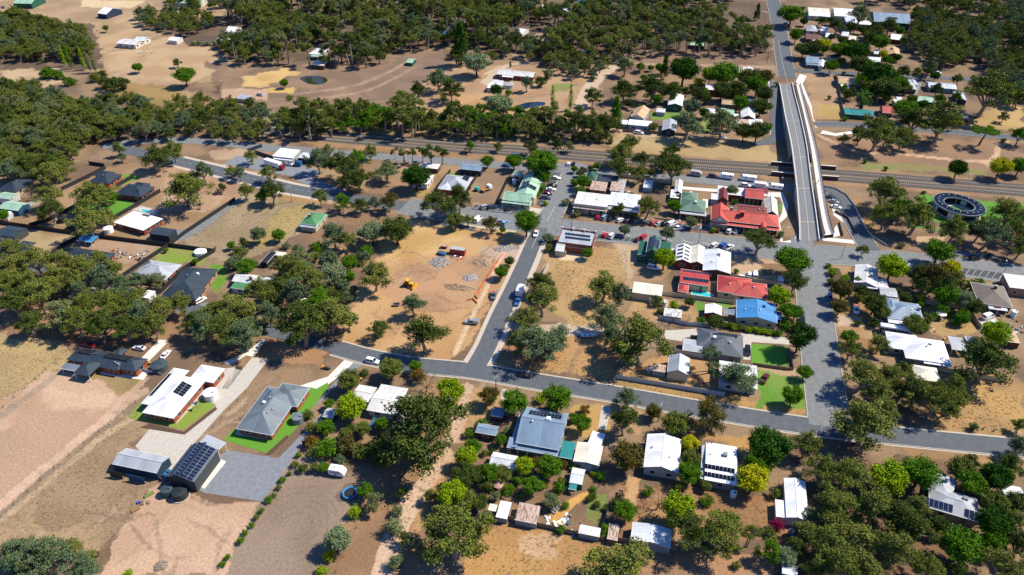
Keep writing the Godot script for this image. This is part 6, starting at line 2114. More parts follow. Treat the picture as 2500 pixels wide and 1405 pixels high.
	building("cream_shed", "large cream flat roofed shed on the vacant lot", "shed", [["flat", 50.24, -228.99, -0.237, 10.87, 6.89, 3.2, 0.15, "cream", "cream", {o = 0.05, win = false}]], [["box", 0, 1.6, 1.1, 4.35, 1, 2.1, 0.08, "frame", "shed_door"]])
	building("grey_house", "grey hip roofed house with concrete drive and square lawn", "house", [["hip", 71.03, -197.59, -0.237, 12.91, 12.03, 2.8, 2.53, "midgrey", "grey", {}],
		["hip", 67.04, -200.53, 1.333, 9.88, 7.76, 2.82, 1.63, "midgrey", "grey", {}],
		["gable", 60.88, -196.91, -0.237, 6.82, 6.23, 2.5, 0.31, "lightgrey", "", {posts = 2}]], [["pv", 0, 1, 2, 8, -0.5, 0.5, 1, 1.5], ["cooler", 0, -3, -0.5, 1, "chrome_white"], ["vent", 0, 2, 1.5]])
	building("gable_garage", "grey gabled garage with wide bare wall beside the corrugated fence", "garage", [["gable", 54.1, -186.47, 1.333, 8.51, 6.63, 3, 1.49, "zinc", "cream", {o = 0.06, win = false}]], [])
	building("garden_shed", "small rusty tin shed joined to the grey gabled garage", "shed", [["skillion", 47.75, -185.9, -0.237, 4.3, 3.3, 2.2, 0.2, "rust", "grey", {o = 0.08, win = false}],
		["skillion", 44.75, -186.34, -0.237, 1.44, 2.05, 1.9, 0.1, "oldwhite", "grey", {o = 0.08, win = false}]], [])
	building("white_house", "white roofed house under a spreading gum on the corner", "house", [["gable", 72.28, -182, -0.237, 11.86, 11.17, 2.9, 0.56, "oldwhite", "white", {}]], [])
	building("red_house", "long red hip roofed house beside the kidney pool", "house", [["hip", 88.19, -229.09, -0.237, 12.18, 9.66, 2.9, 2.03, "red", "cream", {}],
		["hip", 83.07, -231.73, -0.237, 12.15, 10.9, 2.91, 2.29, "red", "cream", {}]], [["vent", 0, 1, 1], ["vent", 1, -2, 2]])
	building("red_shed", "red roofed hall with two strips of solar panels", "building", [["gable", 69.2, -236.8, -0.237, 10.79, 9.42, 3, 0.94, "red", "cream", {o = 0.2}],
		["hip", 63.83, -230.37, 1.333, 5.04, 3.57, 2.5, 0.75, "red", "cream", {win = false}]], [["pv", 0, 1, 1, 10, -0.5, 0.8, 1, 1.6], ["pv", 0, 0, 1, 9, 0.5, 1.6, 1, 1.6]])
	building("zigzag_hall", "white hall with black skylight bands beside a cream gable", "hall", [["gable", 67.87, -252.92, 1.333, 12.08, 5.67, 3.4, 1.13, "white", "redbrick", {o = 0.1}],
		["gable", 73.35, -251.96, 1.333, 12.97, 5, 3.4, 1, "cream", "redbrick", {o = 0.1}]], [["pv", 0, 0, 1, 1, -4.5, 0.5, 1.1, 2.2, 0, "dark"], ["pv", 0, 0, 1, 1, -1.7, 0.5, 1.1, 2.2, 0, "dark"], ["pv", 0, 0, 1, 1, 1.1, 0.5, 1.1, 2.2, 0, "dark"], ["pv", 0, 0, 1, 1, 3.9, 0.5, 1.1, 2.2, 0, "dark"], ["pv", 0, 1, 1, 1, -4.5, 0.5, 1.1, 2.2, 0, "dark"], ["pv", 0, 1, 1, 1, -1.7, 0.5, 1.1, 2.2, 0, "dark"], ["pv", 0, 1, 1, 1, 1.1, 0.5, 1.1, 2.2, 0, "dark"], ["pv", 0, 1, 1, 1, 3.9, 0.5, 1.1, 2.2, 0, "dark"]])
	building("white_hall", "wide white roofed hall beside the gravel car yard", "hall", [["gable", 79.89, -247.07, 1.333, 15.56, 10.32, 3.6, 1.14, "pale", "brown", {o = 0.1}]], [["vent", 0, 2, 1], ["vent", 0, -2, -2], ["cooler", 0, 3, 0.5, 1, "tank_grey"]])
	building("green_house", "dark green two storey gabled house with solar on both slopes", "house", [["gable", 56.26, -255.45, 1.333, 11.37, 4.89, 5.6, 1.52, "darkgreen", "green", {o = 0.2}],
		["skillion", 52.53, -256.68, -0.237, 3.86, 9.01, 3.2, 0.9, "darkgreen", "green", {o = 0.2}],
		["skillion", 61.09, -256, -0.237, 4.3, 9.45, 3.2, 0.9, "darkgreen", "green", {o = 0.2}]], [["pv", 0, 0, 2, 5, 0, 0.5, 1.2, 1.3], ["pv", 0, 1, 2, 6, 0, 0.3, 1.2, 1.5]])
	building("red_hotel", "long salmon red roofed building with arched entry and round gable vent", "shop", [["hip", 98.95, -280.19, -0.237, 27.65, 9.85, 4.2, 2.4, "redbright", "redbrick", {}],
		["skillion", 97.75, -275.24, -0.237, 28.27, 2.77, 3.2, 0.6, "redbright", "", {posts = 9, attached = true}],
		["gable", 88.94, -283.13, 1.333, 12.41, 7.11, 4.3, 2.3, "redbright", "cream", {o = 0.1, win = false}],
		["gable", 103.65, -287.17, -0.237, 12.22, 7.49, 4, 1.2, "maroon", "redbrick", {win = false}],
		["vault", 104.84, -272.57, 1.333, 5.62, 2.65, 3.5, 1.6, "redbright", "", {gut = false}]], [["box", 0, -1.5, 6.4, 1.5, 1.6, 2.2, 1.4, "wall_brown", "cupola"], ["box", 0, -1.5, 7.6, 1.5, 2, 0.3, 1.8, "roof_redbright", "cupola_cap"], ["chimney", 0, -6, -1, "redbrick"], ["vent", 3, 3, 1], ["vent", 3, 5, 1], ["disc", 2, -1, 5.1, 0.8], ["disc", 4, -1, 4.2, 0.7]])
	building("white_annex", "pale green gabled annex at the end of the red building", "building", [["gable", 113.08, -290.4, 1.333, 14.35, 5.26, 3.6, 1.84, "cream", "brown", {o = 0.15}]], [])
	building("red_barn", "dark red roofed open barn behind the salmon building", "barn", [["gable", 108.77, -302.44, -0.237, 8.09, 9.17, 3.6, 1.83, "red", "brown", {posts = 5, win = false}],
		["skillion", 113.08, -305.54, -0.237, 5.51, 4.51, 3.4, 0.2, "maroon", "", {posts = 3}]], [])
	building("brick_stable", "brick courtyard building with long white rear roof", "building", [["skillion", 99.64, -305.89, -0.237, 12.53, 7.26, 3.2, 0.3, "oldwhite", "redbrick", {o = 0.1}],
		["gable", 94.84, -301.96, 1.333, 10.01, 3.99, 3.4, 1.4, "maroon", "redbrick", {o = 0.1}],
		["flat", 90.78, -301.02, -0.237, 3.03, 5.54, 3, 0.1, "oldwhite", "paleblue", {o = 0.08, win = false}]], [])
	building("green_shop", "green hip roofed cafe with striped front awning", "shop", [["hip", 79.29, -291.98, 1.333, 10.8, 10.78, 3.6, 2.26, "green", "brick", {}],
		["hip", 79.21, -299.87, 1.333, 7.39, 6.94, 3.7, 1.46, "green", "brick", {}],
		["skillion", 78.43, -286.52, -0.237, 11.26, 3.27, 2.8, 0.4, "oldzinc", "", {posts = 5, attached = true}],
		["skillion", 85.36, -294.85, -0.237, 2.29, 7.44, 2.8, 0.2, "cream", "", {posts = 2}]], [["cooler", 0, -1, 1, 1, "tank_white"], ["cooler", 1, 1, 0.5, 0.9, "tank_white"]])
	building("white_shop", "low blue white roofed shop beside the general store", "shop", [["skillion", 49.97, -296.51, -0.237, 13.47, 11.54, 3.6, 0.4, "pale", "cream", {o = 0.1}],
		["skillion", 48.86, -290.46, -0.237, 13.45, 4.01, 2.8, 0.3, "zinc", "", {posts = 5, attached = true}]], [["vent", 0, 0, 0]])
	building("general_store", "white parapet store with rusty front verandah", "shop", [["flat", 35.39, -295.43, -0.237, 14.52, 11.15, 4.6, 0.2, "oldwhite", "cream", {o = 0.05}],
		["skillion", 34.36, -290.84, -0.237, 14.86, 4.02, 3.2, 0.4, "rust", "", {posts = 6, attached = true}]], [["box", 0, 0, 4.9, 6.6, 16, 0.7, 0.2, "wall_white", "parapet"], ["vent", 0, 2, 0], ["box", 0, -1, 4.75, -2, 9, 0.12, 0.15, "frame", "roof_rail"]])
	building("slab_pergola", "weathered timber roofed barn behind the white parapet store", "barn", [["skillion", 39.78, -310.41, -0.237, 7.45, 8.11, 3.2, 0.5, "rust", "rust", {o = 0.3, win = false, gut = false}],
		["skillion", 47.72, -310.38, -0.237, 5.03, 8.5, 3, 0.3, "rust", "grey", {o = 0.2, win = false, gut = false}]], [])
	building("green_rotunda", "dark green roofed pavilion with dark shade roof beside it", "pavilion", [["hip", 37.36, -321.29, 1.333, 8.04, 5.07, 3, 1.8, "darkgreen", "", {posts = 3}],
		["skillion", 44.67, -319.23, -0.237, 9.58, 6.41, 2.8, 0.2, "slate", "", {posts = 5}]], [])
	building("garden_sheds", "white shed stack beside the rear lane", "shed", [["skillion", 50.21, -311.77, -0.237, 3.52, 12.64, 2.6, 0.2, "oldzinc", "grey", {o = 0.08, win = false}]], [])
	building("garden_shed", "grey blue cubby shed under the rear lane fence trees", "shed", [["skillion", 63.02, -314.02, -0.237, 4.13, 7.47, 2.5, 0.15, "pale", "paleblue", {o = 0.08, win = false}]], [])
	building("tin_shed", "steep white gabled shed near the big lane tree", "shed", [["gable", 76.47, -310.72, 1.333, 12.06, 3.19, 2.8, 0.96, "white", "brown", {o = 0.08, win = false}],
		["skillion", 73.84, -304.45, -0.237, 4.18, 7.59, 2.4, 0.2, "white", "", {gut = false, posts = 2}]], [])
	building("green_shopping_building", "sage green L shaped building with three solar arrays", "shop", [["gable", 8.38, -310.45, 1.333, 23.54, 8.86, 3.8, 1.86, "palegreen", "cream", {o = 0.3}],
		["gable", 2.74, -299.84, -0.237, 12.75, 8.12, 3.4, 2.03, "palegreen", "cream", {o = 0.3}],
		["hip", 2.85, -324, 1.333, 5.45, 4.22, 3, 0.89, "palegreen", "cream", {}],
		["skillion", 2.21, -296.33, -0.237, 13.33, 3.64, 2.8, 0.4, "palegreen", "", {posts = 6, attached = true}]], [["pv", 0, 0, 4, 3, -4, 1, 1.05, 1.65], ["pv", 0, 0, 2, 4, 7, 1.2, 1.05, 1.65], ["pv", 0, 1, 2, 6, 2, 1, 1.05, 1.65]])
	building("hip_house", "pale grey hip roofed brick house with solar near the main road", "house", [["hip", -26.05, -314.88, 1.333, 13.7, 12.68, 2.8, 2.66, "lightgrey", "brick", {}],
		["hip", -29.65, -312.33, 1.333, 8.95, 6.47, 2.82, 1.36, "pale", "brick", {win = false}]], [["pv", 0, 0, 1, 4, 3.5, 1.2, 1.05, 2.8, 0, "pv_black"], ["vent", 0, 0, -1]])
	building("lane_shed", "blue grey shed on the upper lane", "shed", [["gable", -19.34, -330.38, -0.237, 10.4, 5.77, 3, 0.72, "bluegrey", "slate", {o = 0.08, win = false}]], [])
	building("open_shed", "small open tin shed under the lane trees", "shed", [["skillion", -39.36, -332.93, -0.237, 8.74, 4.88, 2.5, 0.2, "oldwhite", "brown", {o = 0.08, win = false}]], [])
	building("hidden_house", "white roofed house mostly hidden by a dark tree", "house", [["hip", -41.75, -318.25, 1.333, 9.87, 8.03, 2.8, 1.69, "white", "white", {}]], [])
	building("brick_hall", "brick parapet hall with two strips of solar panels", "hall", [["flat", 26.39, -263.07, -0.237, 14.19, 9.77, 4.6, 0.3, "lightgrey", "brick", {o = 0.03, gut = false}],
		["skillion", 26.61, -259.61, -0.237, 12.4, 3.42, 3, 0.5, "bluegrey", "", {posts = 5, attached = true}],
		["gable", 19.65, -258.84, -0.237, 3.51, 6.56, 2.8, 1.31, "oldwhite", "cream", {o = 0.08, win = false}]], [["pv", 0, 0, 1, 10, 0.5, 3, 1, 1.6], ["pv", 0, 0, 1, 10, 0, 5.6, 1, 1.6], ["box", 0, -6.95, 4.85, 0, 0.3, 0.5, 9.6, "wall_redbrick", "parapet"], ["box", 0, 6.95, 4.85, 0, 0.3, 0.5, 9.6, "wall_redbrick", "parapet"], ["box", 0, 0, 5, -4.75, 14.1, 0.9, 0.3, "wall_redbrick", "parapet"], ["box", 0, -6.9, 5.5, -4.75, 0.8, 1, 0.6, "wall_white", "parapet_pillar"], ["box", 0, -2.3, 5.5, -4.75, 0.8, 1, 0.6, "wall_white", "parapet_pillar"], ["box", 0, 2.3, 5.5, -4.75, 0.8, 1, 0.6, "wall_white", "parapet_pillar"], ["box", 0, 6.9, 5.5, -4.75, 0.8, 1, 0.6, "wall_white", "parapet_pillar"]])
	building("green_cottage", "old cottage with patchy green hip roof alone in the dry lot", "house", [["hip", -84.83, -281.1, 1.333, 9.99, 7.64, 3, 1.6, "oldgreen", "cream", {}],
		["skillion", -85.7, -276.3, -0.237, 7.63, 2.89, 2.5, 0.35, "zinc", "cream", {win = false}],
		["skillion", -81.65, -280.09, 1.333, 11.01, 1.49, 2.5, 0.3, "oldgreen", "", {posts = 6}]], [["chimney", 0, -1, -1, "brown"]])
	building("roadside_depot", "white roofed depot with pale verandah beside the truck yard", "building", [["skillion", -111.59, -344.67, -0.237, 10.9, 8.66, 3.6, 0.4, "white", "lightgrey", {o = 0.1}],
		["skillion", -112.19, -340.63, -0.237, 9.88, 2.61, 2.7, 0.3, "white", "", {posts = 5, attached = true}],
		["flat", -101.86, -343.01, -0.237, 5.52, 5.89, 3.2, 0.1, "pale", "navy", {o = 0.08, win = false}]], [])
	building("black_shed", "low black shed beside the dry lot fence", "shed", [["gable", -96.23, -251.81, 1.333, 8.08, 2.66, 2.4, 0.13, "black", "black", {o = 0.08, win = false}],
		["skillion", -92.73, -254.86, -0.237, 5.33, 2.32, 2, 0.2, "cream", "", {}]], [])
	building("farm_cottage", "white and green tin roofed cottage behind tall gums", "house", [["gable", -97.99, -235.71, -0.237, 14.51, 5.47, 2.8, 0.96, "oldwhite", "white", {}],
		["skillion", -98.24, -231.3, -0.237, 13.03, 4.26, 2.5, 0.35, "oldgreen", "white", {}]], [["chimney", 0, 0, 1, "redbrick"]])
	building("hidden_cottage", "white tin roof glimpsed among the tall gums", "house", [["gable", -74.39, -221.32, -0.237, 4.64, 4.26, 2.7, 0.64, "white", "white", {}]], [])
	building("slate_house", "dark slate hip roofed house with paved forecourt", "house", [["hip", -120.8, -233.67, 1.474, 19.15, 13.05, 2.8, 2.74, "blueslate", "palebrick", {}],
		["hip", -124.04, -234.55, 1.333, 17.73, 4.86, 2.81, 1.02, "blueslate", "palebrick", {}],
		["hip", -117.17, -226.84, 1.333, 7.18, 5.66, 2.82, 1.19, "blueslate", "palebrick", {}]], [["vent", 0, 1, -1], ["cooler", 0, 3, 2, 0.8, "chrome_white"]])
	building("grey_house", "light grey hip roofed house between dark fences", "house", [["hip", -136.57, -241.85, -0.237, 13.98, 11.4, 2.8, 2.39, "lightgrey", "brick", {}],
		["hip", -139.16, -245.91, -0.237, 8.15, 4.26, 2.81, 0.89, "midgrey", "brick", {win = false}]], [["vent", 0, -3, 1]])
	building("slate_house", "dark roofed house beside the cluttered dirt yard", "house", [["hip", -167.75, -250.84, -0.237, 18.47, 10.8, 2.8, 2.27, "blueslate", "brick", {}],
		["hip", -160.58, -244.61, -0.094, 12.04, 6.41, 2.81, 1.35, "blueslate", "brick", {}]], [["vent", 0, 2, 1]])
	building("white_roof_house", "white roofed brick house beside a small turquoise pool", "house", [["hip", -159.09, -280, -0.418, 16.62, 10.74, 2.8, 0.9, "white", "redbrick", {}]], [["pv", 0, 1, 1, 4, 0, 0.3, 1, 1.6, 0, "pv_black"]])
	building("dark_shed", "dark gabled shed beside the curving tar drive", "shed", [["gable", -144.9, -270.22, -0.237, 9.25, 5.4, 3.2, 0.32, "slate", "slate", {o = 0.08, win = false}]], [])
	building("slate_house", "dark hip roofed brick house beside a bright lawn", "house", [["hip", -171.7, -307.28, -0.237, 13.67, 10.16, 2.8, 2.13, "blueslate", "redbrick", {}],
		["hip", -171, -312.28, -0.237, 7.2, 4.7, 2.81, 0.99, "blueslate", "redbrick", {win = false}]], [["pv", 0, 0, 1, 1, 3.5, 2.5, 1.6, 1.2, 0, "pv_black"]])
	building("slate_house", "dark roofed brick house below the fenced bush block", "house", [["hip", -190.3, -319.52, -0.237, 10.39, 9.96, 2.8, 2.09, "blueslate", "brick", {}],
		["hip", -192.83, -323.92, -0.237, 7.77, 5.36, 2.81, 1.13, "blueslate", "brick", {win = false}]], [["vent", 0, 0, 1]])
	building("slate_house", "dark pyramid roofed house at the far left edge", "house", [["hip", -228.61, -312.64, 1.333, 11.95, 9.77, 2.8, 2.05, "blueslate", "cream", {}]], [["vent", 0, 0, 1]])
	building("green_shed", "pale green roofed outbuilding at the left edge", "shed", [["gable", -227.09, -302.33, -0.237, 7.87, 5.14, 2.7, 0.77, "palegreen", "white", {o = 0.08, win = false}]], [])
	building("green_shed", "pale green and white gabled shed beside the long side fence", "shed", [["gable", -219.01, -292.87, -0.237, 10.1, 6.74, 2.8, 1.01, "palegreen", "blue", {o = 0.08, win = false}]], [])
	building("dark_garage", "wide dark garage with grey doors at the left edge", "garage", [["gable", -208.12, -270.59, -0.237, 9.27, 7.47, 3, 0.82, "slate", "darkgrey", {o = 0.1, win = false, roller = [0]}]], [])
	building("dark_patio_house", "dark house roof with flat patio cut by the left edge", "house", [["gable", -201.29, -258.28, -0.237, 17.33, 5.39, 2.8, 0.54, "blueslate", "grey", {}],
		["skillion", -197.09, -261.53, -0.237, 6.31, 3.51, 2.5, 0.1, "slate", "", {posts = 2}]], [])
	building("dark_shed", "small dark shed behind the leaning yard gum", "shed", [["gable", -185.35, -278.65, -0.237, 4.63, 5.65, 2.9, 0.71, "slate", "slate", {o = 0.08, win = false}]], [])
	building("tarp_shelter", "blue tarp shelter inside the dark fence", "shelter", [["skillion", -174.55, -266.31, -0.237, 6.95, 4.56, 2.2, 0.4, "blue", "", {posts = 3}]], [])
	building("timber_shed", "grey roof glimpsed below the left bush", "house", [["gable", -158.82, -228.51, -0.237, 6.63, 4.72, 2.7, 0.71, "zinc", "white", {o = 0.08, win = false}]], [])
	building("white_shed", "white roof behind gums below the grey house", "shed", [["skillion", -134.06, -226.67, -0.237, 3.23, 4.31, 2.4, 0.2, "white", "white", {o = 0.08, win = false}]], [])
	building("stable", "navy stable with bright white roof beside the sand arena", "barn", [["gable", -309.63, -598.59, -0.381, 8.98, 15.63, 3.6, 2.73, "white", "navy", {o = 0.08, win = false}]], [])
	building("farm_house", "white farm buildings behind a row of dark trees", "house", [["gable", -263.34, -524.36, -0.237, 15.06, 9.94, 3, 0.99, "oldwhite", "white", {}],
		["gable", -257.67, -531.26, -0.237, 8.04, 8.29, 3, 1.24, "pale", "white", {}]], [])
	building("white_shed", "small open white shed in the far paddock", "shed", [["gable", -235.09, -532.23, -0.237, 6.89, 7.62, 2.6, 1.14, "white", "white", {o = 0.08, win = false}]], [])
	building("green_barn", "green roofed barn at the top left edge", "barn", [["gable", -386.77, -627.96, -0.079, 15.25, 18.44, 4, 2.77, "palegreen", "green", {o = 0.08, win = false}]], [])
	building("far_house", "pale roofed house at the top edge left of centre", "house", [["gable", -258.51, -631.64, -0.052, 23.26, 17.2, 3.2, 2.15, "palegreen", "white", {}]], [])
	building("far_shed", "white gabled shed in the far wood", "shed", [["gable", -200.6, -552.57, -0.237, 6.72, 11.26, 3, 2.25, "white", "white", {o = 0.08, win = false}]], [])
	building("far_shed", "navy open shed below the white wood shed", "shed", [["skillion", -195.83, -543.16, -0.237, 7.74, 8.94, 2.6, 0.2, "navy", "navy", {o = 0.08, win = false}]], [])
	building("far_shed", "arched white shelter beside the young orchard", "shed", [["gable", -201.41, -532.82, -0.095, 9.73, 6.37, 2.4, 0.64, "white", "white", {o = 0.08, win = false}]], [])
	building("green_white_house", "white roofed house with green verandah above the dam", "house", [["hip", -128.81, -503.84, 1.333, 12.22, 8.73, 3, 1.83, "white", "cream", {}],
		["skillion", -128.03, -497.53, -0.237, 8.68, 6.33, 2.5, 0.3, "palegreen", "", {}]], [])
	building("far_shed", "open white shed beside the green yard above the dam", "shed", [["skillion", -123.43, -481.17, -0.237, 8.81, 8.33, 2.8, 0.3, "oldwhite", "brown", {o = 0.08, win = false}]], [])
	building("far_house", "white house with dark verandah at the top edge", "house", [["gable", -95.3, -629.35, -0.237, 12.68, 17.93, 3.2, 2.69, "pale", "darkgrey", {}]], [])
	building("field_shed", "small grey tin shed in the pink dirt paddock", "shed", [["skillion", -155.75, -423.06, -0.237, 7.42, 5.91, 2.4, 0.2, "zinc", "lightgrey", {o = 0.08, win = false}]], [])
	building("field_shed", "tiny green shed on the bare brown paddock", "shed", [["gable", -65.73, -487.37, -0.237, 4.66, 7.73, 2.2, 0.77, "palegreen", "green", {o = 0.08, win = false}]], [])
	building("ranch_house", "long white roofed ranch house beyond the railway", "house", [["gable", 2.76, -461.62, -0.237, 23.44, 8.94, 2.9, 1.34, "oldwhite", "redbrick", {}],
		["skillion", -2.22, -458.74, -0.237, 6.96, 5.79, 2.6, 0.2, "white", "", {posts = 3}]], [["vent", 0, -2, 1], ["vent", 0, 5, 1]])
	building("ranch_shed", "paired white sheds beside the concrete tank", "shed", [["gable", -10.24, -440.1, -0.237, 7.61, 8.11, 2.8, 0.81, "white", "white", {o = 0.08, win = false}],
		["gable", -8.87, -446.41, -0.237, 6.58, 6.33, 2.8, 0.63, "pale", "white", {o = 0.08, win = false}]], [])
	building("tan_house", "tan roofed house in a clearing of the far wood", "house", [["hip", 22.31, -534.59, 1.333, 15.14, 13.15, 3, 2.76, "tan", "redbrick", {}]], [])
	building("far_shed", "white gabled shed left of the tan roofed far house", "shed", [["gable", 6.41, -548.68, -0.394, 7.53, 12.25, 3.2, 1.84, "white", "white", {o = 0.08, win = false}]], [])
	building("blue_roof_far", "blue roofed house deep in the far wood", "house", [["hip", -44.88, -549.22, 1.333, 14.33, 7.63, 3, 1.6, "blue", "white", {}]], [])
	building("far_house", "white roofed house near the top centre", "house", [["gable", 28.06, -611.72, -0.237, 8.81, 12.89, 3, 1.93, "oldwhite", "white", {}]], [])
	building("far_house", "curved white house at the top centre", "house", [["gable", 42.78, -607.16, -0.539, 8.92, 11.98, 3, 1.8, "white", "white", {}]], [])
	building("far_shed", "green shed at the top centre", "shed", [["gable", 56.94, -629.2, -0.237, 7.79, 13.57, 3, 1.36, "darkgreen", "green", {o = 0.08, win = false}]], [])
	building("far_shed", "long pale green roof inside the tall gum wood", "shed", [["gable", 127.38, -521.76, -0.237, 9.58, 8.38, 2.6, 1.26, "palegreen", "brown", {o = 0.08, win = false}]], [])
	building("cream_house", "cream gabled two storey house beyond the railway", "house", [["gable", 70.46, -394.92, 1.190, 14.45, 7.19, 4.2, 1.8, "tan", "lightgrey", {o = 0.2}]], [])
	building("row_house", "white flat house with blue windows on the dirt road", "house", [["flat", 68.79, -383.3, -0.237, 12.37, 6.84, 3.2, 0.2, "white", "paleblue", {o = 0.2}],
		["flat", 60.9, -385.8, -0.237, 3.48, 5.72, 2.6, 0.1, "pale", "grey", {o = 0.08, win = false}]], [])
	building("white_roof_house", "white roofed house with dark green wall", "house", [["gable", 93.66, -415, 1.333, 16.27, 7.99, 3.6, 1.2, "white", "green", {o = 0.1}]], [["vent", 0, 0, -2]])
	building("garden_shed", "small white green shed on the bright lawn", "shed", [["gable", 83.24, -402.98, -0.237, 4.96, 5.51, 2.4, 0.55, "pale", "lightgrey", {o = 0.08, win = false}]], [])
	building("grey_cottage", "grey gabled cottage beside the bright lawn", "house", [["gable", 84.17, -380.25, 1.333, 14.12, 7, 3, 1.23, "lightgrey", "slate", {}]], [])
	building("long_hall", "long white roofed hall with dark brick wall among garden trees", "hall", [["gable", 125.38, -433.59, -0.237, 21.75, 9.13, 3.8, 1, "oldwhite", "redbrick", {o = 0.2}]], [])
	building("tan_house", "long tan roofed house left of the overbridge", "house", [["gable", 125.12, -413.09, -0.237, 11.26, 7.16, 3, 1.07, "sand", "palebrick", {}]], [])
	building("tin_house", "pale green tin roofed house below the tan roofed one", "house", [["gable", 119.63, -400.32, -0.237, 7.47, 7.97, 2.9, 1, "palegreen", "cream", {}],
		["skillion", 120.23, -396.82, -0.237, 9.65, 3.03, 2.4, 0.2, "white", "", {}]], [])
	building("white_gable_house", "white gabled house with dark brick end beside the ramp", "house", [["gable", 129.9, -395.77, 1.333, 12.37, 7.48, 3.2, 1.68, "white", "redbrick", {}]], [])
	building("rusty_house", "rusty and white roofed sheds beside the overbridge lane", "shed", [["skillion", 124.8, -386.42, -0.237, 6.83, 6.99, 2.6, 0.2, "rust", "grey", {o = 0.08, win = false}],
		["skillion", 131.34, -385.13, -0.237, 7.41, 9.32, 2.7, 0.2, "oldwhite", "brown", {o = 0.08, win = false}]], [])
	building("garden_shed", "small white roofed garage beside the tan roofed house", "shed", [["skillion", 136.07, -417.38, -0.237, 4.99, 5.24, 2.4, 0.2, "white", "grey", {o = 0.08, win = false}]], [])
	building("garden_shed", "small pale shed left of the pale green tin house", "shed", [["skillion", 110.71, -402.12, -0.237, 5.11, 6.16, 2.4, 0.2, "pale", "slate", {o = 0.08, win = false}]], [])
	building("white_house", "pair of white gables behind dense garden trees", "house", [["gable", 140.16, -466.88, -0.237, 4.95, 9.47, 3.2, 1.89, "white", "slate", {}],
		["gable", 147.42, -463.49, 1.333, 14.98, 6.24, 3.2, 0.94, "white", "white", {}]], [])
	building("school_hall", "cream and white roofed school wing near the top", "building", [["gable", 236.07, -600.65, -0.237, 15.83, 12.26, 3.6, 1.84, "cream", "white", {}],
		["gable", 233.63, -591.25, -0.237, 15.63, 11.93, 3.4, 1.79, "white", "white", {}]], [])
	building("school_hall", "wide white roofed hall behind a tall gum near the top right", "building", [["gable", 255.18, -593.25, -0.237, 19.38, 22.75, 4, 2.27, "white", "white", {}],
		["hip", 256.89, -573.66, -0.237, 17.56, 16.87, 3.2, 3.54, "white", "grey", {}]], [])
	building("school_gym", "long blue grey curved roofed gym near the top right", "building", [["gable", 280.76, -575.6, -0.237, 25.12, 25.34, 5, 3.55, "bluegrey", "navy", {o = 0.3}]], [])
	building("hip_house", "grey pyramid roofed house right of the bridge road", "house", [["hip", 216.61, -556.21, 1.333, 14.03, 7.25, 2.9, 1.52, "lightgrey", "cream", {}]], [])
	building("brown_house", "brown roofed house beside the bridge road", "house", [["gable", 210.63, -536.67, -0.237, 8.64, 12.11, 2.9, 1.82, "brownred", "redbrick", {}],
		["skillion", 210.76, -528.31, -0.433, 4.32, 8.87, 2.5, 0.2, "white", "white", {o = 0.08, win = false}]], [])
	building("weatherboard_house", "blue grey gabled house at the side street corner", "house", [["gable", 194.52, -486.99, -0.237, 7.99, 12.04, 2.9, 2.11, "bluegrey", "paleblue", {}],
		["skillion", 193.6, -481.94, -0.237, 7.71, 6.68, 2.4, 0.3, "bluegrey", "", {posts = 4, attached = true}]], [])
	building("white_cottage", "white gabled cottage near the side street", "house", [["gable", 198.64, -480.23, 1.178, 13.67, 3.06, 2.9, 0.77, "pale", "white", {}],
		["skillion", 202.4, -482.31, -0.403, 3.98, 9.37, 2.5, 0.2, "lightgrey", "", {}]], [])
	building("small_shed", "small white shed beside a yellow tree near the top right", "shed", [["gable", 224.58, -541.05, -0.394, 4.91, 10.29, 2.5, 1.54, "white", "white", {o = 0.08, win = false}]], [])
	building("small_shed", "dark walled shed with pale roof near the school hall", "shed", [["gable", 236.86, -543.95, -0.398, 4.9, 10.44, 2.5, 1.57, "pale", "slate", {o = 0.08, win = false}]], [])
	building("small_shed", "tiny white garden shed under the school gums", "shed", [["gable", 226.11, -555.68, -0.402, 5.03, 10.72, 2.5, 1.61, "white", "white", {o = 0.08, win = false}]], [])
	building("small_shed", "cream caravan shaped shed beside dark garden trees", "shed", [["gable", 238.55, -534.48, -0.393, 4.81, 10.17, 2.5, 1.53, "cream", "grey", {o = 0.08, win = false}]], [])
	building("small_shed", "small old white shed near the tan gabled house", "shed", [["gable", 244.17, -504.2, -0.378, 4.55, 9.34, 2.5, 1.4, "oldwhite", "grey", {o = 0.08, win = false}]], [])
	building("maroon_shed", "white roofed shed with maroon walls near the top right", "shed", [["skillion", 268.98, -534.56, -0.435, 6.57, 12.53, 3.2, 0.2, "white", "red", {o = 0.08, win = false}]], [])
	building("tan_gable_house", "tan gabled house with brown brick end wall", "house", [["gable", 254.07, -503.35, 1.265, 16.12, 8.02, 3.2, 1.4, "tan", "brown", {o = 0.2}]], [["cooler", 0, 1, -1, 1.2, "dark"]])
	building("blue_solar_house", "blue solar roofed house hidden in garden trees", "house", [["gable", 211.45, -494.41, 0.467, 9.11, 5.14, 3, 0.77, "blueslate", "white", {}]], [])
	building("white_house", "white roofed house behind the dark garden trees", "house", [["gable", 234.14, -487.52, -0.237, 9.14, 10.46, 3, 1.57, "white", "white", {}]], [])
	building("tan_cottage", "sand roofed cottage with white patio on the side street", "house", [["gable", 204.18, -449.34, -0.237, 11.64, 12.92, 2.9, 1.61, "sand", "grey", {}],
		["skillion", 200.01, -441.86, -0.237, 4.82, 8.82, 2.4, 0.2, "cream", "", {posts = 2}]], [])
	building("grey_hip_house", "grey hip roofed house with grey driveway", "house", [["hip", 237.68, -442.21, 1.333, 15.78, 7.88, 2.9, 1.66, "lightgrey", "brown", {}],
		["hip", 242.28, -446.05, 1.333, 9.05, 4.52, 2.91, 0.95, "lightgrey", "brown", {win = false}]], [])
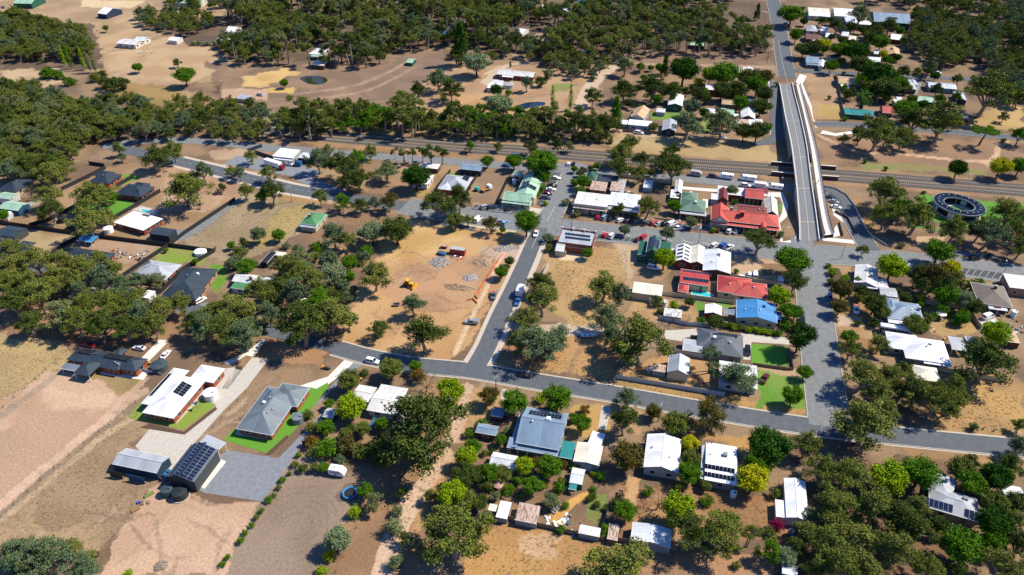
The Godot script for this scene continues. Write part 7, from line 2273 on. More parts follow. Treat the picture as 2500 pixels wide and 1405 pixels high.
	building("zinc_house", "long zinc and blue roofed house below the side street", "house", [["gable", 257.11, -440.69, -0.237, 15.51, 9.87, 2.9, 1.23, "zinc", "paleblue", {}]], [["pv", 0, 0, 1, 5, -4, 0.6, 1, 1.6]])
	building("green_shed", "pale green long shed below the grey driveway", "shed", [["gable", 235.62, -418.85, -0.237, 12.35, 8.96, 2.9, 1.12, "palegreen", "green", {o = 0.08, win = false}]], [])
	building("blue_shed", "steel blue shed under the large right gum", "shed", [["gable", 259.81, -423.06, 1.276, 12.81, 5.18, 3, 0.52, "zinc", "navy", {o = 0.08, win = false}]], [])
	building("white_shed", "white carport beside the long green shed", "carport", [["skillion", 220.99, -415.1, -0.237, 4.76, 7.44, 2.5, 0.2, "white", "grey", {o = 0.08, win = false}],
		["skillion", 223.85, -420.33, -0.237, 3.09, 5.49, 2.4, 0.1, "pale", "grey", {o = 0.08, win = false}]], [])
	building("teal_shed", "long teal roofed shed at the dry block corner", "shed", [["skillion", 192.46, -399.71, -0.237, 15.26, 8.2, 2.6, 0.3, "teal", "green", {o = 0.08, win = false}]], [])
	building("red_cottage", "red roofed cottage hidden behind bright green shrubs", "house", [["gable", 209.08, -402.86, -0.237, 5.66, 10.3, 2.8, 2.06, "red", "brown", {}]], [])
	building("far_right_house", "pale green roofed house at the right edge among gums", "house", [["hip", 327.09, -491.87, 1.333, 22.27, 12.12, 3.2, 2.55, "palegreen", "white", {}]], [])
	building("caravan_shed", "rusty roofed van shelter under the right gum", "shed", [["skillion", 248.76, -395.08, -0.237, 3.63, 8.3, 2.4, 0.2, "rust", "red", {o = 0.08, win = false}]], [])
func build_fittings():
	railway([-316.21, -429.96, -244.67, -411.04, -186.64, -395.67, -130.57, -381.17, -89.04, -371.61, -53.16, -364.93, -31.63, -360.91, 44.55, -348.29, 90.63, -339.48, 125.37, -334.09, 149.48, -328.82, 193.1, -320.73, 247.05, -310.52], 3.7)
	bridge([163.19, 0.3, -449.46, 157.09, 2, -425.39, 147.66, 4.8, -388.09, 139.13, 6.3, -350.51, 133.45, 6.4, -327.19, 128.53, 6, -307.06, 124.3, 3.6, -288.71, 121.61, 1.4, -276.75, 118.93, 0.16, -267.24], [171.36, 0.3, -450.87, 164.97, 2, -425.39, 155.85, 4.8, -388.09, 146.69, 6.3, -350.51, 140.62, 6.4, -327.19, 135.38, 6, -307.06, 131.59, 3.6, -288.71, 129.23, 1.4, -276.75, 127.27, 0.16, -267.88], [172.83, 0.4, -449.19, 166.52, 2, -423.46, 157.62, 4.8, -388.09, 148.32, 6.3, -350.51, 142.37, 6.4, -327.19, 137.06, 6.2, -306.68, 132.71, 4.4, -287.28, 130.73, 2.4, -275.74, 129.94, 1.6, -269.75], [175.83, 0.4, -449.19, 169.37, 2, -423.46, 160.28, 4.8, -388.09, 151.39, 6.3, -350.51, 145.67, 6.4, -327.19, 140.39, 6.2, -306.68, 136.07, 4.4, -287.28, 134.47, 2.4, -276.08, 134.19, 1.6, -270.74], -340.69, -306.27)
	crash_wall("upper red brown rail wall left of the overbridge", [127.02, -338.57, 137.73, -336.77], 2.0)
	crash_wall("lower red brown rail wall left of the overbridge", [124.06, -327.96, 134.66, -325.38], 2.0)
	crash_wall("upper red brown rail wall right of the overbridge", [150, -334.53, 156.91, -333.2], 2.0)
	crash_wall("lower red brown rail wall right of the overbridge", [146.39, -323.68, 154.3, -322.41], 2.0)
	pavilion(196.25, -292.74, 10.59, 6.36, 3.4)
	tank("water_tank", "grey round tank behind the slate house side fence", -115.45, -187.71, 2.54, 2.2, "tank_green")
	tank("water_tank", "white round tank beside the white roofed brick house", -94.31, -174.52, 2.17, 2.2, "tank_white")
	tank("water_tank", "grey round tank on the bright green lawn", -64.6, -164.17, 1.79, 2, "tank_grey")
	tank("water_tank", "ribbed green tank left of the black one below the solar shed", -93.67, -136.48, 1.55, 2.2, "tank_green")
	tank("water_tank", "black domed tank on a concrete ring below the solar shed", -90.04, -135.64, 1.94, 2.2, "tank_black", "concrete")
	tank("water_tank", "black tank beside the gum near the tar drive", -143.41, -297.51, 1.64, 2, "tank_black", "concrete")
	tank("water_tank", "black tank beside the dark fence corner", -193.82, -283.68, 1.76, 2.2, "tank_black")
	tank("water_tank", "pale squat tank against the brick house under the yard gum", -170.23, -275.06, 1.9, 2, "tank_white")
	tank("water_tank", "blue black tank above the white and green cottage", -107.15, -246.94, 1.6, 1.8, "tank_black")
	tank("water_tank", "concrete tank beside the paired white sheds", -1.98, -444.97, 3.09, 2.2, "wall_lightgrey")
	tank("water_tank", "white topped tank in the dry yard near the cream shed", 55.81, -222.83, 0.82, 2, "tank_white")
	tank("water_tank", "white upright tank in the cluttered right yard", 179.92, -216.61, 0.95, 2.2, "tank_white")
	tank("water_tank", "white ribbed tank inside the dark fence corner", -125.69, -258.01, 2.39, 1.4, "tank_white")
	tank("water_tank", "grey tank against the brick parapet hall", 20.69, -256.76, 1.07, 2, "tank_grey")
	tank("water_tank", "white tank beside the sage green building", 1.15, -319.36, 0.96, 2.2, "tank_white")
	tank("water_tank", "pair mate white tank at the left edge fence", -219.28, -287.94, 1.42, 2, "tank_white")
	tank("water_tank", "blue grey tank under the leaning lower right trees", 72.17, -122.77, 1.16, 1.8, "tank_green")
	tank("water_tank", "pale blue tank behind the solar rack house", 60.07, -135.72, 0.83, 1.6, "tank_white")
	fence("panel_fence", "long dark fence across the left subdivision", [-223.82, -282.57, -200.75, -277.08, -168.73, -269.44, -140.57, -263.35, -120.54, -258.98, -120.58, -261.15], 1.9, "fence_dark", 2.4)
	fence("panel_fence", "dark fence climbing beside the bush block at upper left", [-208.23, -312.12, -202.76, -322.83, -197.61, -334.53, -199.19, -336.77, -208.04, -339.48], 1.9, "fence_dark", 2.4)
	fence("panel_fence", "dark fence behind the black tank and yard gums", [-205.81, -279.12, -200.02, -284.32, -192.62, -298.89, -191.26, -301.93], 1.9, "fence_dark", 2.4)
	fence("panel_fence", "dark fence between the lawn house and the white pool house", [-172.69, -285.38, -168.1, -295.89, -161.81, -310.52, -163.26, -313.33], 1.9, "fence_dark", 2.4)
	fence("panel_fence", "short dark fence between two slate roofed houses", [-184.05, -315.36, -180.13, -325.38], 1.9, "fence_dark", 2.4)
	fence("panel_fence", "dark fence along the curving tar drive", [-140.57, -263.35, -137.4, -273.39, -132.76, -284.32, -124.96, -302.69], 1.9, "fence_dark", 2.4)
	fence("panel_fence", "dark fence left of the cluttered dirt yard", [-186.09, -253.81, -184.06, -262.4, -179.9, -270.75], 1.9, "fence_dark", 2.4)
	fence("panel_fence", "dark fence between cluttered yard and light grey house", [-153.5, -232.88, -149.56, -241.92, -145.19, -252.92, -140.57, -263.35], 1.9, "fence_dark", 2.4)
	fence("panel_fence", "dark fence between light grey and slate houses", [-136.08, -224.04, -131.2, -231.03, -128.12, -246.18, -120.54, -258.98], 1.9, "fence_dark", 2.4)
	fence("panel_fence", "pale side fence beside the green gabled shed", [-217.72, -284.32, -217.11, -291.47, -215.49, -297.01, -211.97, -302.69], 1.7, "fence_grey", 2.4)
	fence("panel_fence", "long light grey fence along the lower street verge", [33.48, -183.21, 45.83, -180.11, 58.28, -176.87, 66.75, -174.82, 67.48, -177.44], 1.8, "fence_grey", 2.4)
	fence("panel_fence", "light grey fence beside the grey gabled garage", [49.93, -197.62, 61.65, -193.78, 64.26, -193.15], 1.8, "fence_grey", 2.4)
	fence("panel_fence", "cream fence below the kidney pool", [56.06, -229.45, 68.22, -226.85, 82.13, -223.53], 1.8, "fence_cream", 2.4, "fence_grey")
	fence("panel_fence", "dark grey fence behind the purple shrubs", [52.35, -214.67, 62.16, -210.88, 69.91, -209.95], 1.7, "fence_grey", 2.4)
	fence("panel_fence", "cream fence above the dry right lawn", [149.84, -224.55, 157.18, -222.53, 165.06, -220.28], 1.8, "fence_cream", 2.4)
	fence("panel_fence", "tan fence below the large white house", [139.44, -187.19, 147.36, -184.2, 158.41, -181.26], 1.8, "fence_cream", 2.4)
	fence("panel_fence", "grey fence beside the concrete slab of the right yard", [164.73, -216.6, 164.45, -208.78], 1.8, "fence_cream", 2.4)
	fence("panel_fence", "weathered grey back fence behind the garden sheds", [-9.2, -128.64, -1.08, -127.98, 8.54, -125.4, 17.96, -122.87, 23.62, -121.38], 1.6, "timber", 1.6)
	fence("panel_fence", "grey back fence behind the pale tin back shed", [24.2, -121.87, 30.35, -120.64, 36.41, -119.17, 41.69, -118.45], 1.6, "timber", 1.6)
	fence("panel_fence", "dark side fence between two lower gardens", [23.39, -124.38, 24.95, -129.29, 26.11, -133.05], 1.7, "fence_blue", 2.4)
	fence("panel_fence", "pale corrugated fence beside the brick hall lot", [14.53, -249.08, 12.76, -244.75, 11.32, -239.68], 1.8, "fence_grey", 2.4)
	fence("panel_fence", "grey fence left of the pale grey hip house", [-36.43, -306.57, -33.63, -318.65, -29.68, -331.44], 1.8, "fence_dark", 2.4)
	fence("panel_fence", "grey fence right of the pale grey hip house", [-21.02, -308.54, -17.46, -322.83, -13.96, -334.98], 1.8, "fence_dark", 2.4)
	fence("panel_fence", "fence left of the sage green building", [-6.79, -298.89, -4.16, -311.32, -0.98, -326.23], 1.8, "fence_dark", 2.4)
	fence("panel_fence", "dark fence beside the white roadside depot", [-129.98, -352.1, -118.63, -345], 1.9, "fence_blue", 2.4)
	fence("panel_fence", "dark fence behind the depot yard", [-133.91, -353.54, -128.22, -359.41], 1.9, "fence_blue", 2.4)
	fence("panel_fence", "low white fence beside the slate house tank", [-121.34, -187.19, -113.73, -184.79], 1.1, "fence_grey", 2.4)
	fence("panel_fence", "cream yard fence of the gravel car yard", [82.3, -241.92, 93.86, -237.75, 102.3, -235.57], 1.6, "fence_cream", 2.4)
	fence("panel_fence", "dark fence beside the dry block near the overbridge", [202.82, -464.7, 194.5, -433.9, 184.69, -399.72], 1.8, "timber", 2.4)
	fence("panel_fence", "grey fence behind rear lane gardens", [50.84, -326.23, 62.09, -322.83, 74.95, -318.65], 1.8, "fence_cream", 2.4)
	fence("panel_fence", "dark fence below the cottages on the dirt road", [59.09, -379.02, 76.19, -376.34, 93, -373.18], 1.6, "timber", 2.4)
	fence("panel_fence", "short dark fence beside the lawn garden", [-61.28, -154.63, -56.72, -153.98], 1.6, "fence_dark", 2.4)
	fence("panel_fence", "front brick red garden fence on the square lawn", [79.47, -189.63, 90.5, -187.19, 92.11, -187.19, 93.94, -198.7], 1.2, "timber", 2.4)
	fence("guard_rail", "white guard rail along the curved ramp road", [145.47, -315.77, 150.11, -313.74, 152.89, -307.75, 152.9, -298.13, 150.68, -282.57, 150.27, -272.39, 153.61, -263.66], 0.8, "concrete_white", 3)
	fence("panel_fence", "short screen beside the ramp landing", [140.64, -282.57, 138.41, -271.4], 1.2, "mesh_screen", 1.5)
	fence("panel_fence", "handrail along the white ramp path", [142.23, -292.2, 145.79, -286.09, 144.53, -274.05], 1, "mesh_screen", 1.5)
	fence("panel_fence", "low planter wall before the cafe garden", [61.87, -286.09, 71.1, -283.97], 0.7, "concrete_grey", 2)
	wire_fence("wire_fence", "wire fence between the bare paddock and the pale yard", [-117.13, -171.88, -123.15, -159.7, -129.52, -145.47, -135.25, -128.64])
	wire_fence("wire_fence", "wire fence beside the small shrub row", [-84.08, -176.5, -89.55, -161.38])
	wire_fence("wire_fence", "wire fence between brown paddock and middle track", [-39.24, -137.48, -40.57, -125.4, -43.39, -112.11])
	wire_fence("wire_fence", "wire fence left of the slate roofed house", [-150.65, -196.54, -154.92, -178.39, -158.2, -165.66])
	wire_fence("wire_fence", "wire fence along the dry lot beside the old cottage", [-89.59, -277.42, -94.17, -264.3, -97.4, -260.53])
	wire_fence("wire_fence", "wire fence below the scrap beds", [-101.17, -129.96, -102.48, -122.87, -103.98, -116.77])
	power_pole("tall pale power pole above the dry lot beside the main road", -99.05, -301.16, 8.9, 0.9, "bark_pale")
	power_pole("power pole at the bottom of the street junction", -5.06, -177.44, 6.8, 0.9, "bark_dark")
	power_pole("power pole above the long light fence street", 44.2, -163.93, 8, 0.9, "bark")
	power_pole("power pole at the wide street corner", 90.64, -158.37, 4, 0.9, "bark")
	power_pole("power pole on the sandy verge of the bridge road", 190.39, -580.87, 7, 0.9, "bark")
	power_pole("second power pole down the sandy verge", 182.62, -551.32, 7, 0.9, "bark")
	power_pole("power pole on the sandy verge opposite the side street", 166.03, -487.75, 9.7, 0.9, "bark")
	power_pole("power pole on the dirt road beyond the railway", 63.75, -371.09, 4.4, 0.9, "bark")
	power_pole("pole beside the overbridge side lane", 152.55, -427.35, 8.7, 0.9, "bark")
	street_lamp("street lamp before the brick parapet hall", 25.18, -276.74, 8, 1.3)
	street_lamp("street lamp beside the hall with black bands", 76.7, -265.25, 6.7, 1.3)
	street_lamp("street lamp on the corner garden at the wide street", 131.69, -254.42, 6.6, 0.6)
	street_lamp("street lamp at the parking bays near the right edge", 190.21, -242.76, 5.2, 1.3)
	street_lamp("street lamp beside the sage green building corner", 7.39, -291.47, 7, -1.8)
	street_lamp("street lamp at the foot of the overbridge", 112.87, -270.75, 4.4, 0.2)
	street_lamp("street lamp at the end of the upper lane", 124.46, -313.74, 4.7, 1.2)
	car("wagon", "e8e9ea", -46.17, -191.07, -0.283, "white station wagon parked on the lower street kerb", "")
	car("sedan", "15171b", 4.25, -184.2, -0.244, "black sedan in tree shade on the lower street", "")
	car("sedan", "b01a1c", -144.3, -199.57, -0.229, "red sedan parked behind the slate roofed house", "")
	car("sedan", "e8e9ea", -126.38, -198.05, 2.911, "white sedan left of the pale concrete drive", "")
	car("sedan", "e8e9ea", -116.08, -194.63, 1.390, "white sedan right of the pale concrete drive", "")
	car("wagon", "e8e9ea", -114.71, -225.31, 0.929, "white wagon on the slate house forecourt", "")
	car("ute", "8d959c", -14.52, -212.29, 3.034, "silver canopy ute on the dry site edge", "canopy")
	car("ute", "5a6168", -6.85, -228.4, -1.668, "grey tray ute beside the street ditch", "tray")
	car("ute", "2f5f93", 2.11, -224.55, -1.837, "blue ute towing the white box trailer", "")
	car("ute", "e8e9ea", 10.14, -272.72, -1.825, "white ute with orange load on the side street", "tray")
	car("wagon", "9aa1a8", -11.65, -295.52, 0.445, "silver wagon, leftmost bay before the sage building", "")
	car("wagon", "1d2b45", -8.55, -295.52, 0.444, "dark wagon beside the silver one before the sage building", "")
	car("sedan", "15171b", -1.27, -293.67, 0.439, "black sedan alone in the bays before the sage building", "")
	car("hatch", "e8e9ea", -18.97, -285.03, 1.143, "white car behind the street tree left of the van", "")
	car("van", "e8e9ea", -14.7, -284.67, 1.134, "white van among the kerb trees on the main street", "")
	car("hatch", "1d2b45", -5.28, -281.88, 1.047, "dark car left of the blue wagon at the dry lot", "")
	car("wagon", "7d98b5", -2.81, -281.53, 1.042, "pale blue wagon at the dry lot kerb", "")
	car("hatch", "e8e9ea", 21.19, -323.68, -0.167, "white car topmost on the cross street bays", "")
	car("sedan", "15171b", 18.92, -316.18, -0.165, "black sedan second on the cross street bays", "")
	car("sedan", "e8e9ea", 18, -312.53, -0.163, "white sedan third on the cross street bays", "")
	car("hatch", "5c1420", 16.32, -308.14, -0.161, "dark maroon car fourth on the cross street bays", "")
	car("wagon", "5a6168", 15.42, -304.24, -0.160, "grey wagon nearest the corner on the cross street bays", "")
	car("hatch", "e8e9ea", 27.76, -339.03, 1.385, "white car in the lane bays opposite the cross street", "")
	car("hatch", "15171b", 30.18, -339.03, 1.380, "black car in the lane bays opposite the cross street", "")
	car("sedan", "2f5f93", -2.81, -337.22, -0.291, "blue sedan on the upper lane behind the sage building", "")
	car("wagon", "2f5f93", 1.85, -347.81, -0.298, "blue wagon beside the railway above the lane", "")
	car("hatch", "b01a1c", 37.58, -286.8, 0.975, "red car before the white parapet store", "")
	car("wagon", "7d98b5", 40.22, -286.44, 0.970, "pale blue wagon before the white parapet store", "")
	car("sedan", "15171b", 42.77, -285.38, 0.965, "black sedan before the white parapet store", "")
	car("hatch", "b01a1c", 38.92, -271.73, 0.955, "red car beside the brick hall bays", "")
	car("wagon", "e8e9ea", 41.76, -271.07, 0.950, "white wagon beside the brick hall bays", "")
	car("hatch", "e8e9ea", 46.87, -283.97, 0.550, "white car in shade near the low shop", "")
	car("hatch", "5c1420", 50.18, -283.62, 0.548, "maroon car in shade near the low shop", "")
	car("hatch", "b01a1c", 60.82, -281.53, 0.613, "bright red car before the cafe garden", "")
	car("sedan", "9aa1a8", 62.99, -280.84, 0.610, "silver car right of the bright red one", "")
	car("wagon", "15171b", 66.03, -281.19, 0.608, "black wagon left of the white cafe van", "")
	car("van", "e8e9ea", 68.61, -280.84, 0.606, "white van in the bays before the cafe", "")
	car("ute", "e8e9ea", 70.22, -277.08, 0.135, "white ute leaving the cafe bays", "")
	car("hatch", "5c1420", 87.55, -276.06, 0.882, "maroon car before the salmon building", "")
	car("wagon", "e8e9ea", 91.99, -275.06, 0.874, "white wagon before the salmon building", "")
	car("sedan", "9aa1a8", 94.5, -274.72, 0.753, "silver sedan right of the white wagon at the salmon building", "")
	car("hatch", "5c1420", 52.15, -268.14, 0.928, "dark maroon car behind the green gabled house", "")
	car("wagon", "b01a1c", 54.8, -270.09, 0.926, "red wagon behind the green gabled house", "")
	car("wagon", "e8e9ea", 82.93, -263.66, 0.873, "white wagon at the wide white hall kerb", "")
	car("wagon", "1f4fa0", 86.46, -263.66, 0.868, "bright blue wagon at the wide white hall kerb", "")
	car("ute", "e8e9ea", 88.61, -262.09, 0.655, "white ute right of the bright blue wagon", "")
	car("wagon", "e8e9ea", 55.38, -247.05, -0.364, "white wagon on the dirt below the green house", "")
	car("ute", "e8e9ea", 65, -258.06, 1.423, "white ute between the green house and banded hall", "")
	car("hatch", "e8e9ea", 91.87, -242.2, 1.193, "white car beside the covered yard trailer", "")
	car("van", "e8e9ea", 93.85, -241.92, 1.341, "white van in the gravel car yard", "")
	car("van", "e8e9ea", 102.54, -238.03, 1.315, "white van alone near the street tree", "")
	car("wagon", "1d2b45", 95.82, -325.38, -0.302, "dark wagon towing gap left of the lane caravan", "")
	car("wagon", "e8e9ea", 109.11, -316.18, -0.299, "white wagon parked on the lane footpath side", "")
	car("wagon", "e8e9ea", 55.16, -327.96, -0.296, "white wagon under the lane trees", "")
	car("sedan", "1d2b45", 144.88, -304.62, -0.566, "dark sedan topmost in the ramp car park", "")
	car("sedan", "9aa1a8", 144.85, -300.78, -0.562, "silver sedan middle in the ramp car park", "")
	car("sedan", "e8e9ea", 144.24, -295.89, -0.556, "white sedan lowest in the ramp car park", "")
	car("hatch", "e8e9ea", 156.06, -248.2, 0.794, "white car under the yellow green street tree", "")
	car("wagon", "15171b", 184.79, -253.81, 0.122, "black wagon driving on the main street at right", "")
	car("sedan", "15171b", 191.76, -255.93, 0.530, "black sedan parked under the right street trees", "")
	car("hatch", "2f5f93", 117.74, -227.11, -1.848, "blue car on the wide street kerb", "")
	car("ute", "e8e9ea", 124.64, -219.54, -1.900, "white ute with orange rack on the dry verge", "tray")
	car("hatch", "9aa1a8", 130.75, -212.53, -0.218, "silver car behind the old bus", "")
	car("van", "e8e9ea", 170.29, -215.39, 0.404, "white van on the right yard slab", "")
	car("hatch", "e8e9ea", 170.28, -210.88, -0.775, "white car with open bonnet in the right yard", "")
	car("wagon", "15171b", 102.86, -212.53, -1.874, "black wagon on the wide street below the hedge", "")
	car("wagon", "15171b", 79.42, -196.33, -1.792, "black wagon on the concrete drive by the square lawn", "")
	car("ute", "5c1420", 81.48, -182.63, 0.955, "maroon ute on the corner lawn", "")
	car("wagon", "7d98b5", 192.66, -529.6, -0.810, "pale blue car turning on the bridge road", "")
	car("hatch", "1d2b45", 206.85, -599.44, -0.754, "dark car in tree shade at the top of the bridge road", "")
	car("sedan", "9aa1a8", 205.47, -576.64, -0.737, "silver car below the big roadside tree", "")
	car("hatch", "e8e9ea", 170.72, -566.28, -0.937, "white car in the tall gum clearing", "")
	car("wagon", "e8e9ea", 67.7, -376.34, -0.328, "white wagon on the dirt road beyond the railway", "")
	car("wagon", "e8e9ea", 108.62, -376.34, -0.337, "white wagon under the spreading tree beyond the railway", "")
	car("hatch", "e8e9ea", 110.77, -369.53, -0.416, "small white car on the dirt road edge", "")
	car("wagon", "15171b", 138.87, -383.35, -1.823, "dark wagon in the white driveway beside the overbridge", "")
	car("ute", "e8e9ea", 268.45, -468.41, -0.209, "white ute on the side street verge", "")
	car("hatch", "9aa1a8", -148.8, -431.27, -0.301, "silver car in the pink dirt paddock", "")
	car("van", "e8e9ea", -109.25, -339.03, -0.567, "white van beside the depot truck", "")
	car("hatch", "e8e9ea", -73.74, -244.18, 0.830, "white four wheel drive among the cottage trees", "")
	car("hatch", "9aa1a8", -386.31, -621.41, -0.554, "silver car on the dry grass at upper left", "")
	car("hatch", "5a6168", -404.24, -620.22, -0.546, "grey car at the far upper left", "")
	caravan("caravan", "white caravan on the brown paddock above the trampoline", -48.78, -143.54, -0.203, 4.6, "chrome_white", "caravan", false)
	caravan("caravan", "black and white caravan under the big lane tree", 88.05, -327.52, -0.302, 5.2, "wall_lightgrey", "caravan", false)
	caravan("caravan", "white caravan hitched behind the dark wagon", 101.87, -324.53, 2.839, 6.5, "chrome_white", "caravan", false)
	caravan("motorhome", "white motorhome alone on the railway side of the lane", 111.65, -322.41, 2.838, 7.5, "chrome_white", "motorhome", true)
	caravan("caravan", "white caravan beside the barn on the lane", 115.77, -315.36, -0.299, 6.2, "chrome_white", "caravan", false)
	caravan("motorhome", "white motorhome beside the lane end at the overbridge", 122.18, -313.74, 2.842, 6.5, "chrome_white", "motorhome", true)
	box_truck("semi_trailer", "long white semi trailer with red cab at the depot", -115.8, -336.32, -0.521, 12, "red_paint", "chrome_white")
	box_truck("box_truck", "white box truck standing behind the blue ute", 3.22, -230.23, 1.306, 6.6, "chrome_white", "chrome_white")
	box_truck("flatbed_truck", "white flatbed truck on the vacant lot", -11.93, -312.12, 0.696, 6.0, "chrome_white", "mulch_orange", 0.3)
	trailer("covered white trailer in the gravel car yard", 88.88, -241.64, -0.24, "chrome_white")
	trailer("small brown trailer beside the pale dirt strip", 29.53, -135.93, 1.4, "timber_red")
	trailer("small flat trailer on the dry site", -42.25, -222.78, 0.1, "dark")
	excavator(-16.47, -312.12, 2.6)
	bulldozer(-38.81, -235.03, -0.46)
	bus("old white bus with black wave stripe beside the dirt drive", 133.05, -206.49, -0.291)
	trampoline(-44.06, -136.21, 2.05)
	make_person_mesh()
	person("person in dark clothes walking on the bridge walkway", 138.43, 6.22, -307.48, 1.7, "2a2d33")
	person("person in black standing left among the cafe group", 80.96, 0.03, -282.92, 2, "22262c")
	person("person in dark grey standing between the other cafe customers", 81.6, 0.03, -282.57, 0, "2f3a44")
	person("person in blue standing right among the cafe group", 82.38, 0.03, -282.92, 1, "3b4a63")
	container("shipping_container", "dark red shipping container on the construction site", "container", -21.83, -258.06, -0.237, Vector3(6.1, 2.6, 2.4), "red_paint", "wall_lightgrey")
	container("skip_bin", "low blue skip beside the red container", "skip", -28.24, -257.45, -0.537, Vector3(3.6, 1.1, 2.0), "tank_blue", "sail_blue")
	container("site_box", "small brown site box behind the blue skip", "site box", -27.78, -262.4, -0.237, Vector3(2.4, 1.2, 1.4), "timber_red", "wall_pink")
	container("site_container", "small teal container beside the depot", "container", -104.61, -338.12, -0.237, Vector3(3.0, 2.4, 2.2), "tank_blue", "wall_blue")
	heap("rubble_heap", "pale broken concrete heap below the blue skip", -28.64, -252.02, 4, 4.2, 0.8, 0, "rubble", 4, 160)
	heap("gravel_heap", "grey gravel heap on the construction site", -16.11, -241.08, 3.4, 2.8, 0.9, 0.3, "rubble", 6, 30)
	heap("soil_heap", "long tan soil heap below the gravel heap", -20.15, -234.49, 6.5, 2.2, 1.2, -0.2, "soil", 8, 0)
	heap("soil_heap", "round tan soil heap above the gravel heap", -11.72, -252.02, 4, 3.6, 1.4, 0, "soil", 9, 0)
	heap("rubble_heap", "scattered brick rubble beside the side street", -2.51, -262.09, 5.5, 2.6, 0.5, 0.1, "rubble", 12, 90)
	heap("firewood_heap", "pile of cut wood on the pink dirt paddock", -87.31, -114.07, 1.7, 1.5, 0.5, 0.2, "bark_pale", 15, 110)
	orange_mesh("orange safety mesh along the construction street edge", [-3.47, -258.06, -7.24, -247.62, -10.64, -237.75, -13.72, -228.66, -12.74, -226.85])
	orange_mesh("short orange safety mesh beside the street ditch", [-16.63, -225.82, -14.39, -226.59, -12.78, -224.04])
	pool("kidney shaped turquoise pool between the red roofs", [67.21, -231.03, 69.37, -232.62, 72.54, -231.55, 75.1, -229.19, 73.05, -228.14, 69.91, -229.19, 67.52, -229.45])
	pool("small turquoise pool behind the white roofed brick house", [-164.74, -294.78, -163.11, -294.78, -159.34, -292.57, -159.85, -291.11, -163.49, -292.57])
	water_body("dam_water", [-132.66, -461.02, -129.65, -464.7, -120.66, -464.7, -115.02, -459.57, -114.48, -453.11, -118.78, -449.58, -126.15, -452.4], "water_dam")
	water_body("dam_water", [2.82, -415.95, 9.5, -420.96, 17.83, -421.59, 18.86, -417.2, 11.7, -413.48, 3.48, -409.22], "water_blue")
	water_body("dam_water", [-142.52, -405.61, -137.53, -406.81, -135.98, -400.89, -141, -400.89], "water_blue")
	water_body("dam_water", [47.51, -516.19, 52.69, -517.94, 51.56, -510.97, 47.33, -510.11], "tarp_blue")
	sail("dark blue shade sail behind the white tin house", [-41.54, 2.4, -163.59, -39.18, 2.6, -162.71, -39.22, 2.2, -159.22, -42.98, 2.2, -160.06], "sail_blue")
	sail("dark shade sail between red shed and blue house", [75.65, 2.8, -217.52, 80.23, 2.8, -217.03, 79.44, 2.5, -213.56, 74.82, 2.5, -214.28], "sail_grey")
	sail("left teal shade sail of the far playground", [303.5, 4, -569.92, 312.84, 4.5, -580.92, 310.51, 3.5, -571.69], "teal_cloth")
	sail("grey middle shade sail of the far playground", [310.19, 4, -572.02, 320.04, 4.5, -576.61, 318.92, 3.5, -569.59, 312.58, 3.5, -569.59], "sail_grey")
	sail("right teal shade sail of the far playground", [320.46, 4, -575.2, 329.79, 4.5, -576.61, 323.75, 3.5, -569.59], "teal_cloth")
	sail("dark triangular sail beside the white round tank", [-98.24, 2.6, -169.17, -96.29, 2.8, -170.22, -96.55, 2.2, -168.34], "sail_blue")
	boat("white boat with yellow inside against the back fence", 13.1, -126.81, 0.6, 4.2, "chrome_white", "yellow")
	boat("small pale green dinghy beside the mulch path", 11.81, -131.29, 0.9, 3.2, "wall_lightgrey", "timber")
	boat("silver covered boat parked on the gravel strip", 26.68, -204.9, 0.05, 5.5, "chrome_white", "sail_grey")
	gazebo("cream six sided gazebo on the dry lawn", 152.88, -215.15, 2.0)
	garden_table("white square umbrella at the cafe", 75.16, -289.66, "chrome_white")
	garden_table("pink umbrella left of the cafe", 71.56, -288.58, "wall_pink")
	garden_table("pale pink umbrella in the vegetable garden", -3.71, -137.9, "wall_pink")
	garden_table("red umbrella at the sage building corner", 7.38, -301.54, "red_paint")
	bollards("short timber bollard on the dry verge at lower right", [140.64, -160.53, 149.34, -158.54], 4)
	bin("yellow lidded bin beside the slate house tank", -119.64, -190.04, 0.3, "yellow")
	bin("red lidded bin beside the slate house tank", -120.48, -190.45, 0.3, "light_red")
	bin("green lidded bin nearest the slate house", -120.29, -189.63, 0.3, "bin_green")
	bin("yellow lidded bin in the row beside the curved drive", -61.88, -188.2, 0.3, "yellow")
	bin("red lidded bin in the row beside the curved drive", -61.17, -188, 0.3, "light_red")
	bin("green lidded bin in the row beside the curved drive", -60.46, -187.8, 0.3, "bin_green")
	bin("blue lidded bin in the row beside the curved drive", -59.75, -187.6, 0.3, "tank_blue")
	bin("yellow lidded bin beside the white house hedge", -48.54, -182.24, 0.3, "yellow")
	bin("green lidded bin beside the blue house drive", 95.85, -209.95, 0.3, "bin_green")
	bin("yellow lidded bin beside the blue house drive", 96.86, -209.95, 0.3, "yellow")
	bin("yellow lidded bin behind the large white house", 148.53, -202.66, 0.3, "yellow")
	clutter("scrap_heap", "scattered timber and scrap in the dirt yard", -159.35, -257.45, 5, 26, 3, ["metal", "timber", "dark", "chrome_white", "timber_red", "tank_blue", "bin_green", "rubble"])
	clutter("scrap_heap", "scrap and barrows beside the dirt yard fence", -149.9, -256.53, 4, 20, 4, ["metal", "timber", "dark", "chrome_white", "timber_red", "tank_blue", "bin_green", "rubble"])
	clutter("scrap_heap", "boat gear and tubs against the back fence", 14.43, -125.65, 4, 16, 5, ["chrome_white", "tank_blue", "metal", "timber"])
	clutter("scrap_heap", "white storage tubs beside the streaked tin shed", 8.39, -127.33, 1.8, 8, 6, ["chrome_white", "tank_white"])
